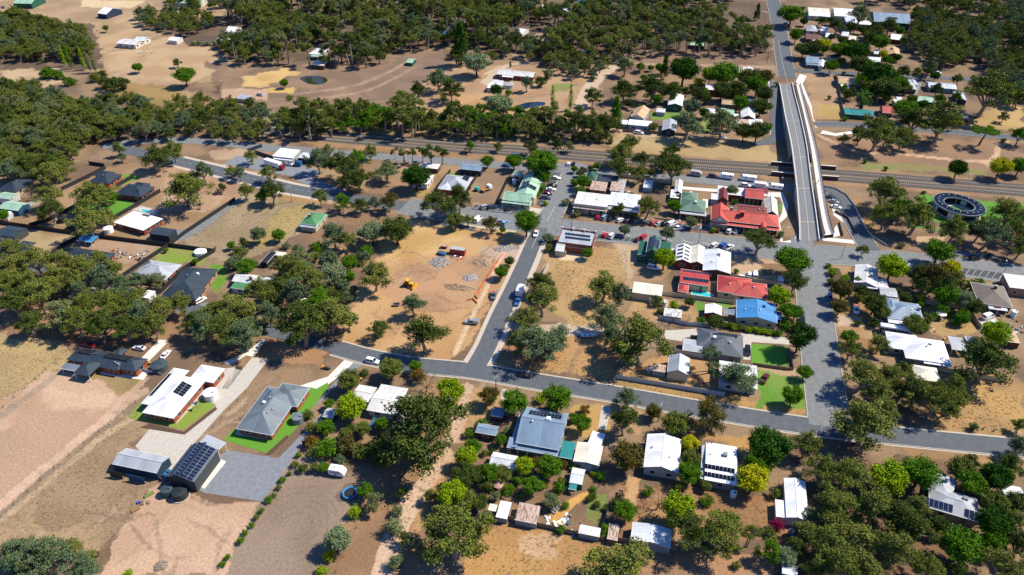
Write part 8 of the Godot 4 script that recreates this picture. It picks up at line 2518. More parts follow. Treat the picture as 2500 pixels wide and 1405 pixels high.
	clutter("scrap_heap", "scrap and toys in the right yard", 173.58, -211.11, 7, 26, 7, ["metal", "timber", "dark", "chrome_white", "timber_red", "tank_blue", "bin_green", "rubble"])
	clutter("scrap_heap", "stacked goods behind the old bus", 146.68, -208.55, 1.6, 7, 8, ["metal", "timber", "dark", "chrome_white", "timber_red", "tank_blue", "bin_green", "rubble"])
	clutter("scrap_heap", "stored goods in the lower right yard", 122.01, -119.78, 4, 14, 9, ["metal", "timber", "dark", "chrome_white", "timber_red", "tank_blue", "bin_green", "rubble"])
	clutter("scrap_heap", "building scraps beside the red container", -22.18, -255.62, 3, 12, 10, ["chrome_white", "orange", "metal", "timber"])
	clutter("scrap_heap", "stored goods behind the weathered barn", 51.3, -313.74, 4, 16, 11, ["metal", "timber", "dark", "chrome_white", "timber_red", "tank_blue", "bin_green", "rubble"])
	clutter("scrap_heap", "cafe yard tables and goods", 72.89, -286.09, 4, 16, 12, ["chrome_white", "dark", "timber", "red_paint"])
	clutter("scrap_heap", "toys on the dry yard below the gabled garage", 60.67, -182.24, 1.6, 6, 13, ["tank_blue", "yellow", "red_paint"])
	clutter("scrap_heap", "old car parts behind the white green wall house", 83.58, -424.14, 6, 18, 14, ["dark", "metal", "tank_blue", "chrome_white"])
	clutter("scrap_heap", "farm scraps before the white farm buildings", -248.79, -509.26, 8, 16, 15, ["metal", "timber", "chrome_white"])
	clutter("scrap_heap", "garden bed frames and scraps beside the pale yard fence", -99.35, -133.59, 1.4, 6, 16, ["tarp_blue", "timber", "mulch_orange"])
	raised_bed("timber edged soil bed in the vegetable yard", 2.23, -135.66, 1.35, 2.4, 1.3, "garden_bed")
	raised_bed("narrow timber edged bed left of the soil bed", 0.22, -136.63, 1.35, 1.8, 0.9, "garden_bed")
	raised_bed("straw filled timber bed at the pale yard fence", -100.46, -131.16, 0.72, 2.2, 0.8, "mulch_orange")
	raised_bed("green planted timber bed below the solar shed tanks", -98.89, -136.07, 0.72, 2.4, 0.8, "lawn")
func build_trees():
	var landmarks := [
		["the slate roofed house with the porch", -133, -190],
		["the white roofed house with solar arrays", -104, -172],
		["the long grey roofed brick house", -73, -166],
		["the grey shed with blue walls", -104, -146],
		["the large solar shed", -89, -144],
		["the white house with a blue sail", -37, -169],
		["the blue grey roofed house", 9, -158],
		["the dark blue shed", -7, -158],
		["the pale tin garage", 22, -148],
		["the white gabled garden shed", -2, -146],
		["the white flat garden shed", -2, -129],
		["the streaked tin shed", 4, -128],
		["the bright white gabled house", 43, -148],
		["the white house with solar racks", 58, -145],
		["the long white tin shed", 76, -132],
		["the pale back shed", 35, -121],
		["the grey house with solar groups", 117, -131],
		["the white corner shed", 134, -134],
		["the large white hip roofed house", 138, -194],
		["the pale blue hip roofed house", 139, -216],
		["the brown tiled house", 176, -226],
		["the brick building at the right edge", 190, -233],
		["the white tin corner cottage", 135, -238],
		["the bright blue roofed house", 87, -215],
		["the dark red walled shed", 72, -217],
		["the cream flat roofed shed", 50, -229],
		["the grey house with the square lawn", 71, -197],
		["the grey gabled garage", 54, -186],
		["the white house under the gum", 72, -182],
		["the long red hip roofed house", 88, -229],
		["the red roofed hall", 69, -237],
		["the hall with black skylight bands", 68, -253],
		["the wide white roofed hall", 80, -248],
		["the dark green gabled house", 57, -257],
		["the salmon red street building", 99, -281],
		["the pale gabled annex", 113, -291],
		["the dark red barn", 109, -303],
		["the brick courtyard building", 100, -306],
		["the green hip roofed cafe", 79, -293],
		["the low blue white shop", 50, -297],
		["the white parapet store", 36, -297],
		["the weathered timber barn", 40, -311],
		["the dark green pavilion", 37, -321],
		["the sage green L shaped building", 8, -311],
		["the pale grey hip house", -26, -315],
		["the blue grey lane shed", -19, -330],
		["the brick parapet hall", 27, -264],
		["the old green roofed cottage", -85, -281],
		["the white roadside depot", -112, -345],
		["the low black shed", -96, -251],
		["the white and green cottage", -98, -236],
		["the dark slate house", -121, -234],
		["the light grey hip roofed house", -136, -242],
		["the house beside the cluttered yard", -168, -251],
		["the white house with the pool", -159, -280],
		["the dark shed on the tar drive", -145, -270],
		["the dark hip house by the lawn", -172, -307],
		["the dark house by the bush block", -190, -319],
		["the dark pyramid roofed house", -228, -312],
		["the pale green gabled shed", -219, -293],
		["the wide dark garage", -208, -271],
		["the navy stable", -310, -600],
		["the white farm buildings", -263, -524],
		["the small far white shed", -235, -532],
		["the green barn at the top", -388, -630],
		["the white shed in the far wood", -201, -553],
		["the arched white shelter", -201, -532],
		["the white house above the dam", -129, -504],
		["the white house at the top edge", -95, -630],
		["the grey tin paddock shed", -155, -422],
		["the tiny green paddock shed", -66, -486],
		["the long white ranch house", 3, -461],
		["the paired white sheds", -10, -440],
		["the tan roofed far house", 22, -535],
		["the blue roofed far house", -45, -549],
		["the curved white house at the top", 43, -607],
		["the pale green roof in the gums", 127, -521],
		["the cream gabled house", 71, -396],
		["the white house on the dirt road", 69, -384],
		["the white house with green wall", 94, -416],
		["the grey gabled cottage", 84, -380],
		["the long white roofed hall", 126, -435],
		["the long tan roofed house", 125, -413],
		["the pale green tin house", 120, -400],
		["the white gabled house by the ramp", 130, -396],
		["the rusty lane sheds", 125, -386],
		["the pair of white gables", 140, -467],
		["the cream and white school wing", 237, -602],
		["the wide white school hall", 256, -595],
		["the blue grey gym", 282, -579],
		["the grey pyramid house", 217, -556],
		["the blue grey corner house", 194, -487],
		["the white gabled cottage", 199, -480],
		["the maroon walled shed", 269, -535],
		["the tan gabled house", 254, -504],
		["the white house in dark trees", 234, -488],
		["the sand roofed cottage", 204, -449],
		["the grey hip house with a driveway", 238, -442],
		["the long zinc roofed house", 257, -441],
		["the pale green long shed", 236, -419],
		["the steel blue shed", 260, -423],
		["the long teal roofed shed", 192, -399],
		["the pale green house at right", 327, -492],
		["the black ring pavilion", 199, -297],
	]
	var trees := {
		"gum dark": [-175.8, -215.3, 15.2, -165.3, -205.5, 13.2, -140.1, -203.3, 13.1, -131.5, -202.2, 13.1, -109.2, -204.8, 11.6, -84.3, -224.5, 14.0, -70.3, -199.6, 19.6, -57.2, -208.1, 7.2, -196, -281, 11.6, -229, -324, 15.5, -170, -332, 17.5, -107, -299, 11.7, -133, -310, 5.2, -66, -291, 8.2, -80, -321, 17.5, -71, -311, 15.0, -76, -312, 10.8, -29.0, -196.1, 17.4, -45.6, -204.1, 8.1, 11, -229, 11.5, -23.6, -147.8, 25.9, -32.5, -147.2, 14.4, -27.3, -120.3, 4.3, 32.9, -158.3, 11.3, 44.0, -120.1, 13.2, 70.7, -116.6, 7.0, 104, -230, 11.1, 98, -257, 15.0, 75, -318, 19.5, 73, -333, 14.0, 63, -334, 10.9, 50, -324, 13.7, 79, -343, 9.7, -31, -286, 15.7, -23, -291, 12.7, 46, -288, 6.9, 191, -267, 11.9, 205, -265, 13.8, 152, -235, 10.6, 158, -226, 12.0, 151, -228, 9.0, 149.9, -182.1, 21.4, 98.4, -124.7, 11.1, 100.7, -120.5, 12.0, 125.9, -116.6, 9.6, 138.6, -143.8, 8.1, 107.9, -110.3, 6.8, -54, -423, 12.0, -35, -421, 16.7, -36, -482, 15.7, 46, -414, 12.3, 49, -376, 11.4, 65, -421, 16.7, 80, -421, 19.4, 92, -420, 14.0, 10, -349, 8.5, 23, -352, 7.6, 233, -552, 15.5, 270, -551, 16.8, 256, -539, 13.9, 210, -374, 20.1, 287, -412, 11.2, 178, -362, 11.1, 170, -360, 7.2, 210, -524, 5.6, 241, -517, 7.1, 247, -554, 6.9, 270, -451, 5.4, 197, -425, 8.2, 249, -429, 8.6, 141, -455, 5.3, 82, -474, 6.3, 68, -409, 4.7, 57, -380, 6.2, 85, -440, 5.9, 128.4, -145.0, 5.7, -109, -262, 5.3, -98.1, -221.0, 4.1, -72, -253, 5.5, -328, -550, 4.6, -307, -488, 4.0, -215, -480, 6.5],
		"gum warm": [-167.8, -218.1, 15.9, -123.0, -212.3, 11.5, -117.9, -216.7, 9.7, -98.7, -212.9, 15.1, -92.1, -210.1, 13.4, -62.5, -206.7, 18.5, -188, -238, 14.5, -181, -242, 12.9, -169, -231, 14.2, -162, -229, 12.5, -160, -235, 12.7, -160, -246, 8.4, -173, -244, 10.9, -151, -239, 8.9, -197, -252, 11.1, -203, -295, 12.8, -173, -269, 17.0, -172, -281, 7.6, -214, -316, 15.6, -150, -320, 6.6, -128, -340, 7.8, -114, -320, 9.7, -133, -325, 6.7, -119, -302, 9.3, -67, -260, 8.7, -87, -240, 11.1, -73, -229, 12.5, -51, -232, 14.3, 11.1, -216.5, 16.3, 4.6, -206.9, 13.3, 2.7, -194.5, 9.7, 33, -225, 15.7, 36.2, -190.4, 9.6, -110.1, -117.2, 6.1, -104.7, -116.1, 3.5, 74.7, -121.3, 7.4, 24.2, -107.0, 18.7, 60, -320, 9.2, 109.2, -177.3, 14.4, 101.4, -154.8, 18.2, 112.8, -171.1, 10.1, 86.1, -117.7, 13.1, 92.7, -113.5, 11.7, 105.9, -128.6, 7.6, 117.0, -110.0, 10.4, 129.5, -124.8, 7.5, 85.5, -109.7, 10.2, 111.8, -163.9, 9.8, 122.5, -195.6, 8.1, 138.2, -170.3, 6.3],
		"gum grey": [-155.7, -209.5, 15.0, -133, -233, 7.4, -59, -321, 13.6, -91, -344, 9.3, -82, -244, 14.1, 32.6, -206.8, 14.9, 70, -464, 15.2, 109, -369, 19.4, 29, -353, 6.6, 253, -565, 21.9, 261, -466, 11.2, 268, -391, 6.7, -7.0, -126.6, 4.9, -23.7, -117.9, 5.1, -36.4, -130.8, 5.8],
		"gum olive": [-150.1, -213.7, 14.0, -148.9, -204.3, 11.6, -142.8, -214.8, 14.9, -135.9, -216.4, 13.7, -122.3, -203.6, 10.0, -104.3, -211.9, 13.2, -96.5, -200.2, 14.6, -89.6, -220.7, 12.2, -177, -226, 15.8, -184, -226, 12.3, -181, -291, 19.9, -212, -324, 13.7, -142, -295, 23.6, -166, -342, 12.0, -196, -348, 7.5, -85, -298, 7.5, -70, -344, 9.3, -81, -234, 12.7, -87.6, -223.0, 8.9, 41.7, -190.8, 20.6, -14.5, -116.6, 19.0, 83.3, -149.4, 10.4, 52.1, -119.9, 14.3, 58, -286, 11.7, 53, -338, 16.4, -19, -280, 6.0, 59, -350, 11.8, 163, -294, 20.1, 157, -277, 15.4, 167, -273, 20.2, 179, -265, 14.9, 208, -277, 18.5, 201, -254, 11.5, 140, -256, 5.3, 167, -234, 7.8, 119.5, -178.4, 10.9, 123.3, -170.0, 12.0, 126.6, -166.2, 11.9, 132.1, -166.4, 10.5, 97.3, -158.0, 6.9, 150.2, -159.7, 5.0, 84.5, -139.5, 11.8, 91.1, -137.1, 14.1, 84.5, -127.5, 13.6, 93.6, -126.5, 13.5, 77.5, -115.8, 11.8, 78.2, -109.1, 11.5, 101.0, -110.8, 8.2, 73.1, -109.8, 6.8, -62, -406, 16.3, -7, -354, 5.7, 259, -399, 30.8, 220, -366, 26.9, 183, -355, 23.1, 198, -357, 14.7, 246, -484, 4.7, 210, -522, 4.7, 271, -449, 7.3, 233, -433, 7.7, 250, -458, 7.8, 218, -401, 6.8, 227, -453, 6.2, 108, -384, 3.9, 89, -428, 3.7, -107, -258, 2.8, -108, -254, 6.4, 138.1, -175.0, 8.7, 104.8, -164.3, 6.9, 111.8, -192.5, 9.3, 132.1, -173.6, 7.0, 126.1, -183.5, 6.3, -21.8, -133.8, 4.8, -29.5, -134.8, 4.8],
		"gum bluish": [-127.8, -208.7, 12.7, -103.3, -200.9, 13.0, -89.6, -197.0, 14.4, -84.8, -209.9, 10.2, -77.6, -220.7, 12.2, -151, -228, 12.4, -156.0, -223.5, 10.2, -143, -227, 10.7, -138, -230, 10.1, -234, -320, 15.3, -192, -342, 5.1, -144, -320, 10.1, -128, -322, 8.0, -92, -329, 13.0, -61, -294, 6.6, -72, -262, 11.8, -34.9, -216.2, 10.4, 7.0, -192.4, 17.2, 13.9, -196.7, 13.2, 33.3, -198.8, 9.8, 39.2, -222.5, 10.2, -30.4, -162.4, 9.8, -121.0, -113.9, 10.6, -112.2, -111.3, 12.7, -103.2, -109.8, 9.3, -115.8, -108.0, 11.4, 35.2, -169.5, 8.9, 78.0, -126.4, 6.6, 71.0, -178.2, 14.0, 192, -262, 15.9, 144.1, -149.8, 8.3, -44, -438, 18.9, 9, -437, 9.5, 111, -472, 13.6, 91, -368, 20.4],
		"gum bright": [-69.6, -216.6, 13.3, -111, -299, 8.4, -74, -292, 9.1, -75, -336, 13.2, 63.8, -115.6, 7.2, 167, -286, 14.5, -21, -353, 6.6, 260, -362, 10.1, 228, -572, 7.3, 229, -495, 5.3, 228, -522, 5.2, 269, -523, 7.2, 223, -403, 8.1, 202, -416, 5.5, 215, -455, 6.0, 255, -417, 7.9, 244, -414, 7.3, 208, -427, 7.8, 198, -437, 5.6, 239, -459, 5.9, 97, -443, 4.6, 81, -471, 6.7, 134.2, -144.0, 3.6, 129.0, -133.8, 4.3, 136.2, -140.6, 5.0, -334, -563, 7.0, -329, -575, 3.7],
		"round bright": [-179, -300, 7.0, -219, -284, 5.9, -125, -250, 2.9, -140, -259, 2.5, -62, -269, 5.2, -78, -257, 6.3, -63, -245, 7.7, -62, -236, 6.7, -102, -242, 8.5, -111, -250, 3.3, -4, -240, 6.4, -4, -274, 3.1, -56.0, -169.2, 3.9, 0.6, -166.9, 9.8, 13.6, -167.6, 10.5, 20.6, -159.4, 6.5, 18.5, -163.8, 3.5, -31.2, -185.7, 5.1, -3.3, -154.2, 4.3, -39.5, -135.1, 5.1, -11.1, -150.9, 5.7, -6.1, -140.8, 6.3, 10.5, -142.3, 8.1, 5.5, -136.5, 6.5, 48.4, -139.9, 7.7, 68.3, -143.3, 9.0, 29.6, -127.5, 7.1, 93.9, -182.8, 6.1, 86.1, -170.7, 7.7, 97.9, -214.5, 7.8, 100.4, -214.2, 6.7, 107, -242, 15.6, 71, -291, 6.9, 14, -323, 17.7, 1, -333, 9.6, -12, -335, 7.6, 6, -271, 12.6, 33, -313, 7.7, 15, -317, 7.8, 30, -254, 5.4, 167, -250, 13.1, 241, -327, 10.4, 131, -235, 4.7, 114.4, -200.1, 6.8, 153.7, -216.8, 5.6, 156.7, -221.8, 11.4, 110.6, -138.8, 11.7, 124.0, -136.6, 8.8, 110.1, -115.3, 11.4, -197, -446, 15.1, -137, -443, 6.3, 127, -444, 21.3, 143, -429, 12.9, 128, -405, 11.1, 205, -570, 22.3, 197, -530, 10.9, 215, -496, 14.4, 247, -509, 12.7, 230, -437, 11.2, 213, -391, 16.5, 200, -468, 9.9, 213, -484, 6.5, 279, -560, 6.6, 209, -506, 8.0, 276, -546, 7.7, 242, -484, 7.6, 232, -455, 9.5, 106, -379, 5.4, 81, -455, 5.2, 83, -415, 7.2, 70, -433, 5.7, 88, -473, 4.8, 58, -395, 5.9, 115, -391, 6.5, 112, -428, 7.4, 93, -467, 7.6, 135, -377, 7.0, 142, -408, 5.4, 98, -435, 5.9, 160.4, -213.8, 5.2, 148.3, -220.9, 3.6, 158.4, -211.5, 5.7, 155.8, -210.9, 3.3, 120.2, -118.0, 7.2, -96, -267, 6.7, -114, -261, 4.0, -54.6, -158.1, 5.9, -38.7, -160.5, 4.8, -52.7, -144.3, 3.7, 30, -330, 4.1, 54, -305, 3.2, 58, -329, 3.3, 41, -333, 4.3, 31, -307, 5.6, -236, -470, 7.5],
		"bare brown": [-217, -303, 7.7, 38.7, -131.4, 6.7, 57.0, -212.3, 4.6, 61.4, -211.5, 3.5],
		"gum brown": [-54, -292, 9.5, 57.4, -159.2, 13.5, -9, -274, 9.4, 156, -231, 14.6, 119.8, -172.4, 9.3],
		"tallgum bluish": [-58, -345, 4.5, 64.7, -186.2, 6.1, 64.4, -181.6, 4.9],
		"tallgum dark": [-49, -339, 6.0, -44, -342, 5.6, -39, -335, 7.1, -34, -339, 6.8, 37, -369, 10.1],
		"tallgum grey": [-53, -341, 5.2],
		"round silver": [-57, -265, 12.0, -67, -235, 11.0, -43.6, -118.5, 7.9, 67.8, -114.6, 6.2, 161.8, -219.4, 8.7, -22, -464, 20.1, -7, -395, 17.7],
		"round dark": [-47, -265, 15.3, -1, -249, 4.9, -12.9, -139.4, 8.3, -9.6, -140.9, 6.1, -8.5, -131.4, 5.3, 64.6, -221.8, 4.6, 70.9, -208.6, 6.9, 129.3, -217.5, 10.1, 164.5, -216.7, 8.2, 109.3, -123.4, 5.9, 133.0, -130.4, 7.5, 142, -442, 16.3, 144, -417, 11.4, 130, -424, 12.8, 121, -422, 12.7, 138, -401, 11.0, 126, -364, 12.9, 120, -366, 11.4, 107, -421, 9.7, 111, -418, 8.4, 192, -498, 14.5, 216, -463, 16.9, 216, -424, 18.7, 198, -497, 12.4, 247, -526, 10.1, 245, -556, 8.1, 251, -551, 6.6, 228, -526, 7.8, 226, -435, 9.6, 194, -422, 7.2, 66, -412, 5.6, 60, -409, 5.7, 72, -406, 5.3, 64, -436, 4.6, 107, -436, 4.8, 148.8, -223.7, 4.5, 132.3, -224.9, 3.2, 129, -227, 5.8, 144, -230, 3.2, 168, -229, 3.0, 144.0, -224.5, 5.4, 121.8, -113.3, 4.1, 29.0, -115.7, 4.7, -91, -227, 4.6, -63.9, -222.1, 6.8, 32, -326, 3.4, 66, -326, 4.9],
		"round bluish": [-71, -246, 8.6, 64, -268, 7.4, 47, -272, 5.7, 99, -398, 11.6, -104, -266, 7.7, -109, -246, 6.4, -111, -258, 3.8, -58, -251, 5.6, -63, -231, 5.9, -59, -230, 3.9],
		"round olive": [-78, -252, 5.4, -38.7, -183.3, 9.1, -51.1, -177.2, 8.6, -2.7, -140.6, 6.1, -12.2, -130.5, 7.2, 47.7, -158.1, 9.5, 50.1, -145.9, 6.2, -24, -277, 8.8, 130.8, -214.0, 7.1, 138.7, -206.3, 9.0, 123.5, -141.5, 8.4, 250, -536, 8.4, 254, -530, 5.4, 239, -404, 7.8, 209, -435, 9.4, 215, -418, 6.8, 229, -416, 7.0, 117, -380, 5.6, 75, -378, 6.5, 138, -409, 7.2, 144, -406, 5.7, 126.9, -224.5, 5.0, 126.6, -130.1, 7.9, 52.9, -138.0, 4.0, 45.4, -137.3, 3.7, -67, -229, 4.9, -101.4, -220.2, 3.5, -44.0, -158.2, 5.5, -48.6, -156.5, 4.6, -55.3, -144.4, 3.0, -347, -573, 5.2, -294, -556, 5.2],
		"bush bright": [-58, -256, 8.1, -9.2, -161.3, 4.8, -12.7, -157.8, 4.1, -52.8, -150.7, 8.8, -61.3, -149.8, 2.3, -63.5, -140.7, 2.7, -65.6, -133.8, 2.9, -66.6, -130.4, 2.4, -67.9, -125.8, 2.3, -69.0, -123.3, 2.3, -69.3, -120.9, 2.7, -71.2, -116.1, 2.3, -71.9, -114.0, 2.4, -1.1, -136.5, 4.6, 12.8, -137.2, 4.6, 6.5, -130.7, 2.8, 12.7, -124.1, 3.6, 24.5, -123.4, 4.9, 36.8, -136.6, 4.1, 52.2, -133.4, 4.9, 74.8, -209.9, 3.6, 76.4, -209.6, 3.3, 90.9, -205.8, 2.9, 92.4, -205.1, 3.6, 66.9, -212.2, 4.5, 96.0, -210.1, 5.2, 100, -300, 3.8, 13, -311, 6.4, 11, -306, 5.3, 78, -242, 4.9, 82, -242, 4.1, 87, -244, 2.9, 53, -287, 4.2, 64, -235, 3.6, 112, -271, 4.0, 126, -234, 4.0, 143.7, -207.9, 4.8, 156.3, -216.0, 3.0, 131.4, -191.0, 4.2, 189, -309, 2.9, 181, -333, 3.1, 124, -248, 3.3, 177, -236, 4.8, 174, -236, 4.0, -2, -431, 5.7, -270, -448, 8.4, 183, -394, 4.7, 255, -365, 3.9, 174, -341, 3.1, -288, -462, 11.3, -283, -460, 9.9, -290, -460, 8.6, -268, -450, 7.8, -279, -459, 5.9, -54, -384, 7.9, -46, -383, 5.3, -28, -380, 7.3, -16, -382, 5.1, -5, -375, 7.4, -2, -375, 5.8, -122, -401, 5.0, -99, -394, 4.8, -77, -392, 6.7, 19, -367, 4.3, 26, -370, 3.0, 64, -364, 3.3, 150.6, -214.8, 4.5, 58.5, -127.5, 3.5, 1.5, -139.8, 4.0, 14.2, -131.9, 3.1, 24.7, -141.6, 3.8, 22.4, -137.7, 2.7, 58, -292, 3.6, 29, -317, 5.3, 80, -328, 3.1],
		"bush grey": [-92, -262, 4.8, -101, -249, 4.2, -1.2, -158.7, 4.1, -4.4, -134.5, 4.3, 24, -299, 5.2, 28, -289, 5.6, 137.5, -160.4, 3.8, 159, -263, 3.9, 22, -460, 9.9, -221, -526, 4.8, -217, -526, 4.8, -202, -525, 4.8, -30.6, -123.7, 7.1, -30.4, -129.7, 4.4, -28.7, -113.7, 5.6],
		"round lime": [-48.2, -164.5, 10.4, -18.9, -171.6, 9.7, -12.7, -145.9, 7.3, 3.4, -143.6, 6.7, -15.7, -132.3, 9.4, 42.9, -126.5, 10.3, 96.7, -222.2, 9.5, 59, -246, 9.7, 12, -340, 7.2, 144, -239, 13.5, 162.4, -198.8, 11.3, 101.5, -137.0, 11.9, 120, -449, 12.1, 209, -440, 10.6],
		"round brown": [-6.9, -170.7, 7.4, 42.7, -165.1, 6.0, 32.1, -145.0, 10.8, 121, -226, 8.8, 116.9, -216.9, 7.9, 153, -447, 10.8],
		"bush orange": [-29.9, -181.7, 7.2, 22.2, -167.4, 4.5, -58.3, -153.9, 5.6],
		"bush dark": [-47.7, -184.6, 4.1, -37.8, -148.4, 9.1, 74, -303, 6.2, 17, -446, 9.7, -149, -412, 9.1, -141, -408, 7.8, -245, -443, 10.9, -238, -438, 12.0, -233, -442, 10.2, -254, -460, 7.9, 122.1, -211.5, 3.8, 127.2, -210.8, 5.5, 28.6, -132.3, 5.7, -63, -251, 6.2, -48.1, -159.3, 4.9, -38.3, -157.2, 3.2, -31.7, -155.5, 3.7, -58.7, -144.6, 4.1, 21.9, -135.3, 3.1, 22.8, -132.1, 3.0, -5.8, -151.3, 2.7, 12.5, -145.4, 2.3, 20.7, -133.8, 2.4, 31, -319, 4.0, 38, -332, 4.8, 63, -299, 3.1, 58, -326, 4.1, 34, -330, 5.4],
		"bush lime": [8.7, -172.8, 5.3, -19.5, -170.1, 6.6, -46.5, -111.9, 3.9, -41.5, -129.2, 4.8, -94.0, -111.2, 3.4, 78.0, -209.0, 3.6, 82.9, -207.7, 3.5, 84.5, -207.5, 3.0, 86.1, -206.9, 3.4, 87.7, -206.5, 3.2, 89.3, -206.0, 3.4, 58.7, -220.9, 4.6, 85, -275, 3.6, 73, -289, 2.8, 15, -298, 3.3, 124, -243, 5.3, 127, -238, 4.9, 122, -232, 5.2, -35, -384, 5.5, -31, -382, 6.3, -24, -379, 5.9, -13, -377, 5.5, 2, -377, 6.6, -127, -399, 4.2, -117, -401, 5.2, -88, -392, 6.1, 8.3, -138.9, 3.3, 22.9, -143.2, 2.4, 2.6, -135.3, 2.1, 17.4, -145.3, 3.5],
		"bush brown": [11.3, -168.1, 3.9, -47.3, -151.7, 8.0, 14.6, -146.7, 4.5, 7.2, -146.5, 5.1, 13, -371, 3.5, 32, -368, 3.4, 51, -364, 4.0, 57, -362, 4.7],
		"bare grey": [-27.0, -177.0, 6.2, -175, -437, 7.3],
		"bush olive": [-42.6, -150.2, 7.9, -56.3, -150.1, 5.8, -61.3, -146.2, 3.1, -62.2, -143.1, 2.1, -64.0, -138.1, 2.3, -64.6, -135.3, 2.4, -67.3, -128.2, 2.3, -6.7, -137.7, 5.2, 71.2, -135.6, 4.6, 66.5, -123.3, 4.1, 79.7, -208.6, 3.4, 81.3, -208.2, 3.3, 53.0, -223.0, 5.8, 53.9, -217.9, 4.6, 15, -260, 4.7, 121, -236, 4.8, 160, -446, 4.5, 185, -425, 3.7, -256, -455, 9.2, -50, -386, 7.4, -43, -385, 6.6, -39, -382, 5.8, -20, -382, 5.4, -9, -375, 7.1, -110, -395, 6.9, -105, -397, 6.8, -94, -394, 6.0, -83, -393, 5.7, 38, -368, 4.9, 45, -365, 4.5, 147.6, -213.2, 5.4, 171, -234, 3.2, 55.5, -113.6, 3.0, -61.8, -165.1, 4.9, -58.8, -160.1, 5.8, 24.9, -131.0, 2.5, -7.8, -150.5, 3.0, 13.9, -140.1, 3.5, 71, -297, 5.4],
		"bush bluish": [-48.8, -147.4, 4.5, 15, -267, 6.6, 50, -456, 5.9, -86, -257, 7.0, -61.0, -224.9, 6.9],
		"bush yellow": [-45.7, -116.2, 4.3, 114, -448, 9.0],
		"round grey": [10.4, -132.0, 5.3, 76, -278, 6.2, 100, -306, 6.7],
		"round deep": [72.0, -148.1, 14.4, 95.8, -196.3, 11.9, -44, -312, 15.3, 210, -324, 10.4, 131.1, -138.1, 9.1, 122.5, -122.4, 10.4, -9, -428, 9.2, 103, -446, 21.4, 222, -487, 19.6, 218, -443, 23.1, 216, -571, 7.3, 236, -516, 5.7, 224, -535, 5.6, 252, -491, 6.4, 236, -501, 5.2, 233, -521, 7.1, 251, -544, 5.7, 230, -511, 7.6, 237, -573, 7.7, 260, -455, 7.0, 246, -418, 6.7, 231, -407, 7.8, 88, -431, 7.0, 74, -434, 6.4, 106, -397, 7.2, 114.5, -120.6, 6.2],
		"round yellow": [51.2, -152.2, 6.0, 65.0, -137.2, 10.2, 168, -241, 8.8, 230, -324, 11.8, 209, -509, 11.3, 245, -497, 6.9],
		"tallgum olive": [59.7, -119.7, 4.9],
		"bush pink": [68.6, -124.7, 5.0],
		"poplar lime": [23, -412, 3.0, 33, -408, 3.2, -289, -483, 3.4, -273, -476, 3.4],
		"poplar bright": [-282, -477, 3.4],
		"poplar grey": [-267, -471, 3.1, -263, -470, 3.1],
		"cypress bright": [56, -387, 6.6],
		"cypress deep": [-33, -485, 10.4, 94, -458, 5.5, 185, -586, 4.9, -1, -480, 1.6],
		"pine bright": [241, -362, 13.3],
		"palm deep": [225, -603, 7.6, 197, -408, 11.5, 196, -427, 7.2, 207, -463, 4.1],
		"bush deep": [-240, -448, 9.0],
		"bush silver": [-213, -525, 4.8, -210, -526, 4.8, -206, -526, 4.8, -199, -526, 4.8],
		"gum deep": [258, -552, 7.8, 229, -569, 7.4, 256, -458, 8.5, 243, -460, 8.6, 215, -435, 5.8, 211, -419, 8.0, 102, -430, 6.0],
	}
	plant(trees, landmarks)
	tufts([[-182, -203, -147, -197, -148, -188, -162, -167],
		[-137, -124, -124, -161, -116, -169, -109, -159, -114, -146, -98, -139, -103, -118, -134, -119],
		[-7, -126, 24, -120, 23, -112, -11, -112],
		[-128, -303, -103, -307, -86, -299, -93, -267, -113, -255, -132, -267],
		[16, -252, 47, -261, 44, -238, 30, -212, 22, -212],
		[0, -194, 34, -201, 33, -182, 11, -187],
		[151, -222, 164, -218, 164, -212, 150, -206],
		[141, -178, 160, -176, 150, -157, 132, -161],
		[-80, -288, -46, -288, -67, -261, -81, -258],
		[-39, -135, -17, -176, -13, -176, -19, -149, -27, -125],
		[33, -182, 64, -174, 79, -169, 45, -175],
		[46, -137, 69, -133, 66, -124, 57, -125]], 0.3)
	var clear := [[-132, -504, 21], [-205, -553, 19], [-159, -591, 16], [-122, -563, 16], [15, -552, 20], [-48, -562, 13], [333, -501, 15], [-127, -382, 7], [129, -529, 8], [-99, -639, 18], [42, -624, 22], [160, -604, 25]]
	far_wood(wood_spots([-313, -437, -281, -433, -255, -413, -213, -407, -186, -393, -176, -367, -212, -363, -271, -363], clear, 10.5, 0.55, 130, 1), ["gum"], ["olive", "olive", "dark", "warm", "bluish", "grey", "olive"])
	wood(wood_spots([-271, -363, -216, -360, -212, -336, -219, -323, -235, -323, -248, -323], clear, 10, 0.6, 30, 2), ["gum"], ["olive", "olive", "dark", "warm", "bluish", "grey", "olive"], "gum tree in the bush block above the slate roofed subdivision", "gum trees in the bush block above the slate roofed subdivision")
	far_wood(wood_spots([-190, -409, -166, -412, -137, -391, -126, -367, -145, -359, -177, -377], clear, 9.5, 0.66, 34, 3), ["gum"], ["olive", "warm", "dark", "bluish"])
	far_wood(wood_spots([-397, -586, -368, -584, -323, -553, -296, -531, -276, -493, -318, -489, -344, -493], clear, 11, 0.55, 110, 4), ["gum"], ["olive", "olive", "dark", "warm", "bluish", "grey", "olive"])
	far_wood(wood_spots([-288, -592, -245, -603, -212, -560, -230, -544, -274, -565], clear, 9, 0.7, 40, 5), ["gum"], ["olive", "olive", "dark", "warm", "bluish", "grey", "olive"])
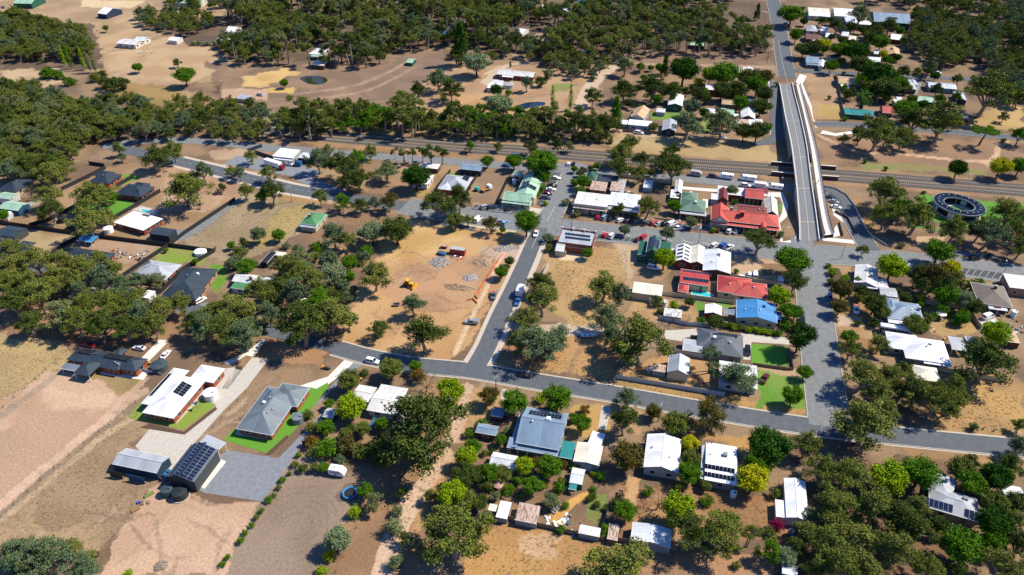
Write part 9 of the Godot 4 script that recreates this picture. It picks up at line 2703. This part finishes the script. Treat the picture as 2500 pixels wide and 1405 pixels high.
	far_wood(wood_spots([-222, -597, -179, -620, -103, -614, -50, -638, 10, -626, 15, -565, -3, -560, -6, -516, -42, -522, -79, -501, -92, -477, -124, -481, -183, -485, -198, -520, -175, -531, -197, -570], clear, 11, 0.52, 330, 6), ["gum", "gum", "gum", "tallgum"], ["olive", "olive", "dark", "warm", "bluish", "grey", "olive"])
	far_wood(wood_spots([-299, -699, 0, -699, 0, -626, -114, -618, -180, -626, -226, -603, -268, -614], clear, 11, 0.6, 170, 7), ["gum"], ["olive", "olive", "dark", "warm", "bluish", "grey", "olive"])
	far_wood(wood_spots([13, -609, 83, -632, 162, -638, 151, -576, 177, -541, 170, -501, 107, -505, 67, -489, 58, -505, 13, -494, -3, -514, 28, -527, 44, -550, 15, -581], clear, 9.5, 0.58, 270, 8), ["tallgum", "tallgum", "gum"], ["olive", "olive", "dark", "warm", "bluish", "grey", "olive", "warm"])
	far_wood(wood_spots([14, -699, 220, -699, 177, -638, 83, -635, 16, -614], clear, 10, 0.75, 80, 9), ["gum"], ["olive", "olive", "dark", "warm", "bluish", "grey", "olive"])
	far_wood(wood_spots([309, -597, 330, -576, 351, -546, 361, -527, 305, -427, 281, -409, 309, -493, 275, -477, 268, -509], clear, 11.5, 0.55, 140, 10), ["gum"], ["olive", "olive", "dark", "warm", "bluish", "grey", "olive"])
	far_wood(wood_spots([306, -699, 472, -699, 372, -527, 344, -592, 323, -614, 279, -626], clear, 11.5, 0.58, 150, 11), ["gum"], ["olive", "olive", "dark", "warm", "bluish", "grey", "olive"])
	far_wood(wood_spots([-127, -397, -89, -403, -56, -390, 0, -388, 50, -379, 49, -365, 0, -369, -58, -372, -85, -376, -105, -367, -120, -370], clear, 9, 0.55, 170, 12), ["gum", "gum", "tallgum"], ["olive", "dark", "warm", "bright", "olive"])
	far_wood(wood_spots([-47, -509, -14, -527, 42, -518, 62, -493, 21, -477, -3, -493, -26, -481], clear, 8, 1, 22, 24), ["gum"], ["olive", "olive", "dark", "warm", "bluish", "grey", "olive"])
	far_wood(wood_spots([28, -509, 65, -493, 59, -462, 38, -455, 21, -481], clear, 7, 0.75, 30, 13), ["gum"], ["olive", "olive", "dark", "warm", "bluish", "grey", "olive"])
	woodland()
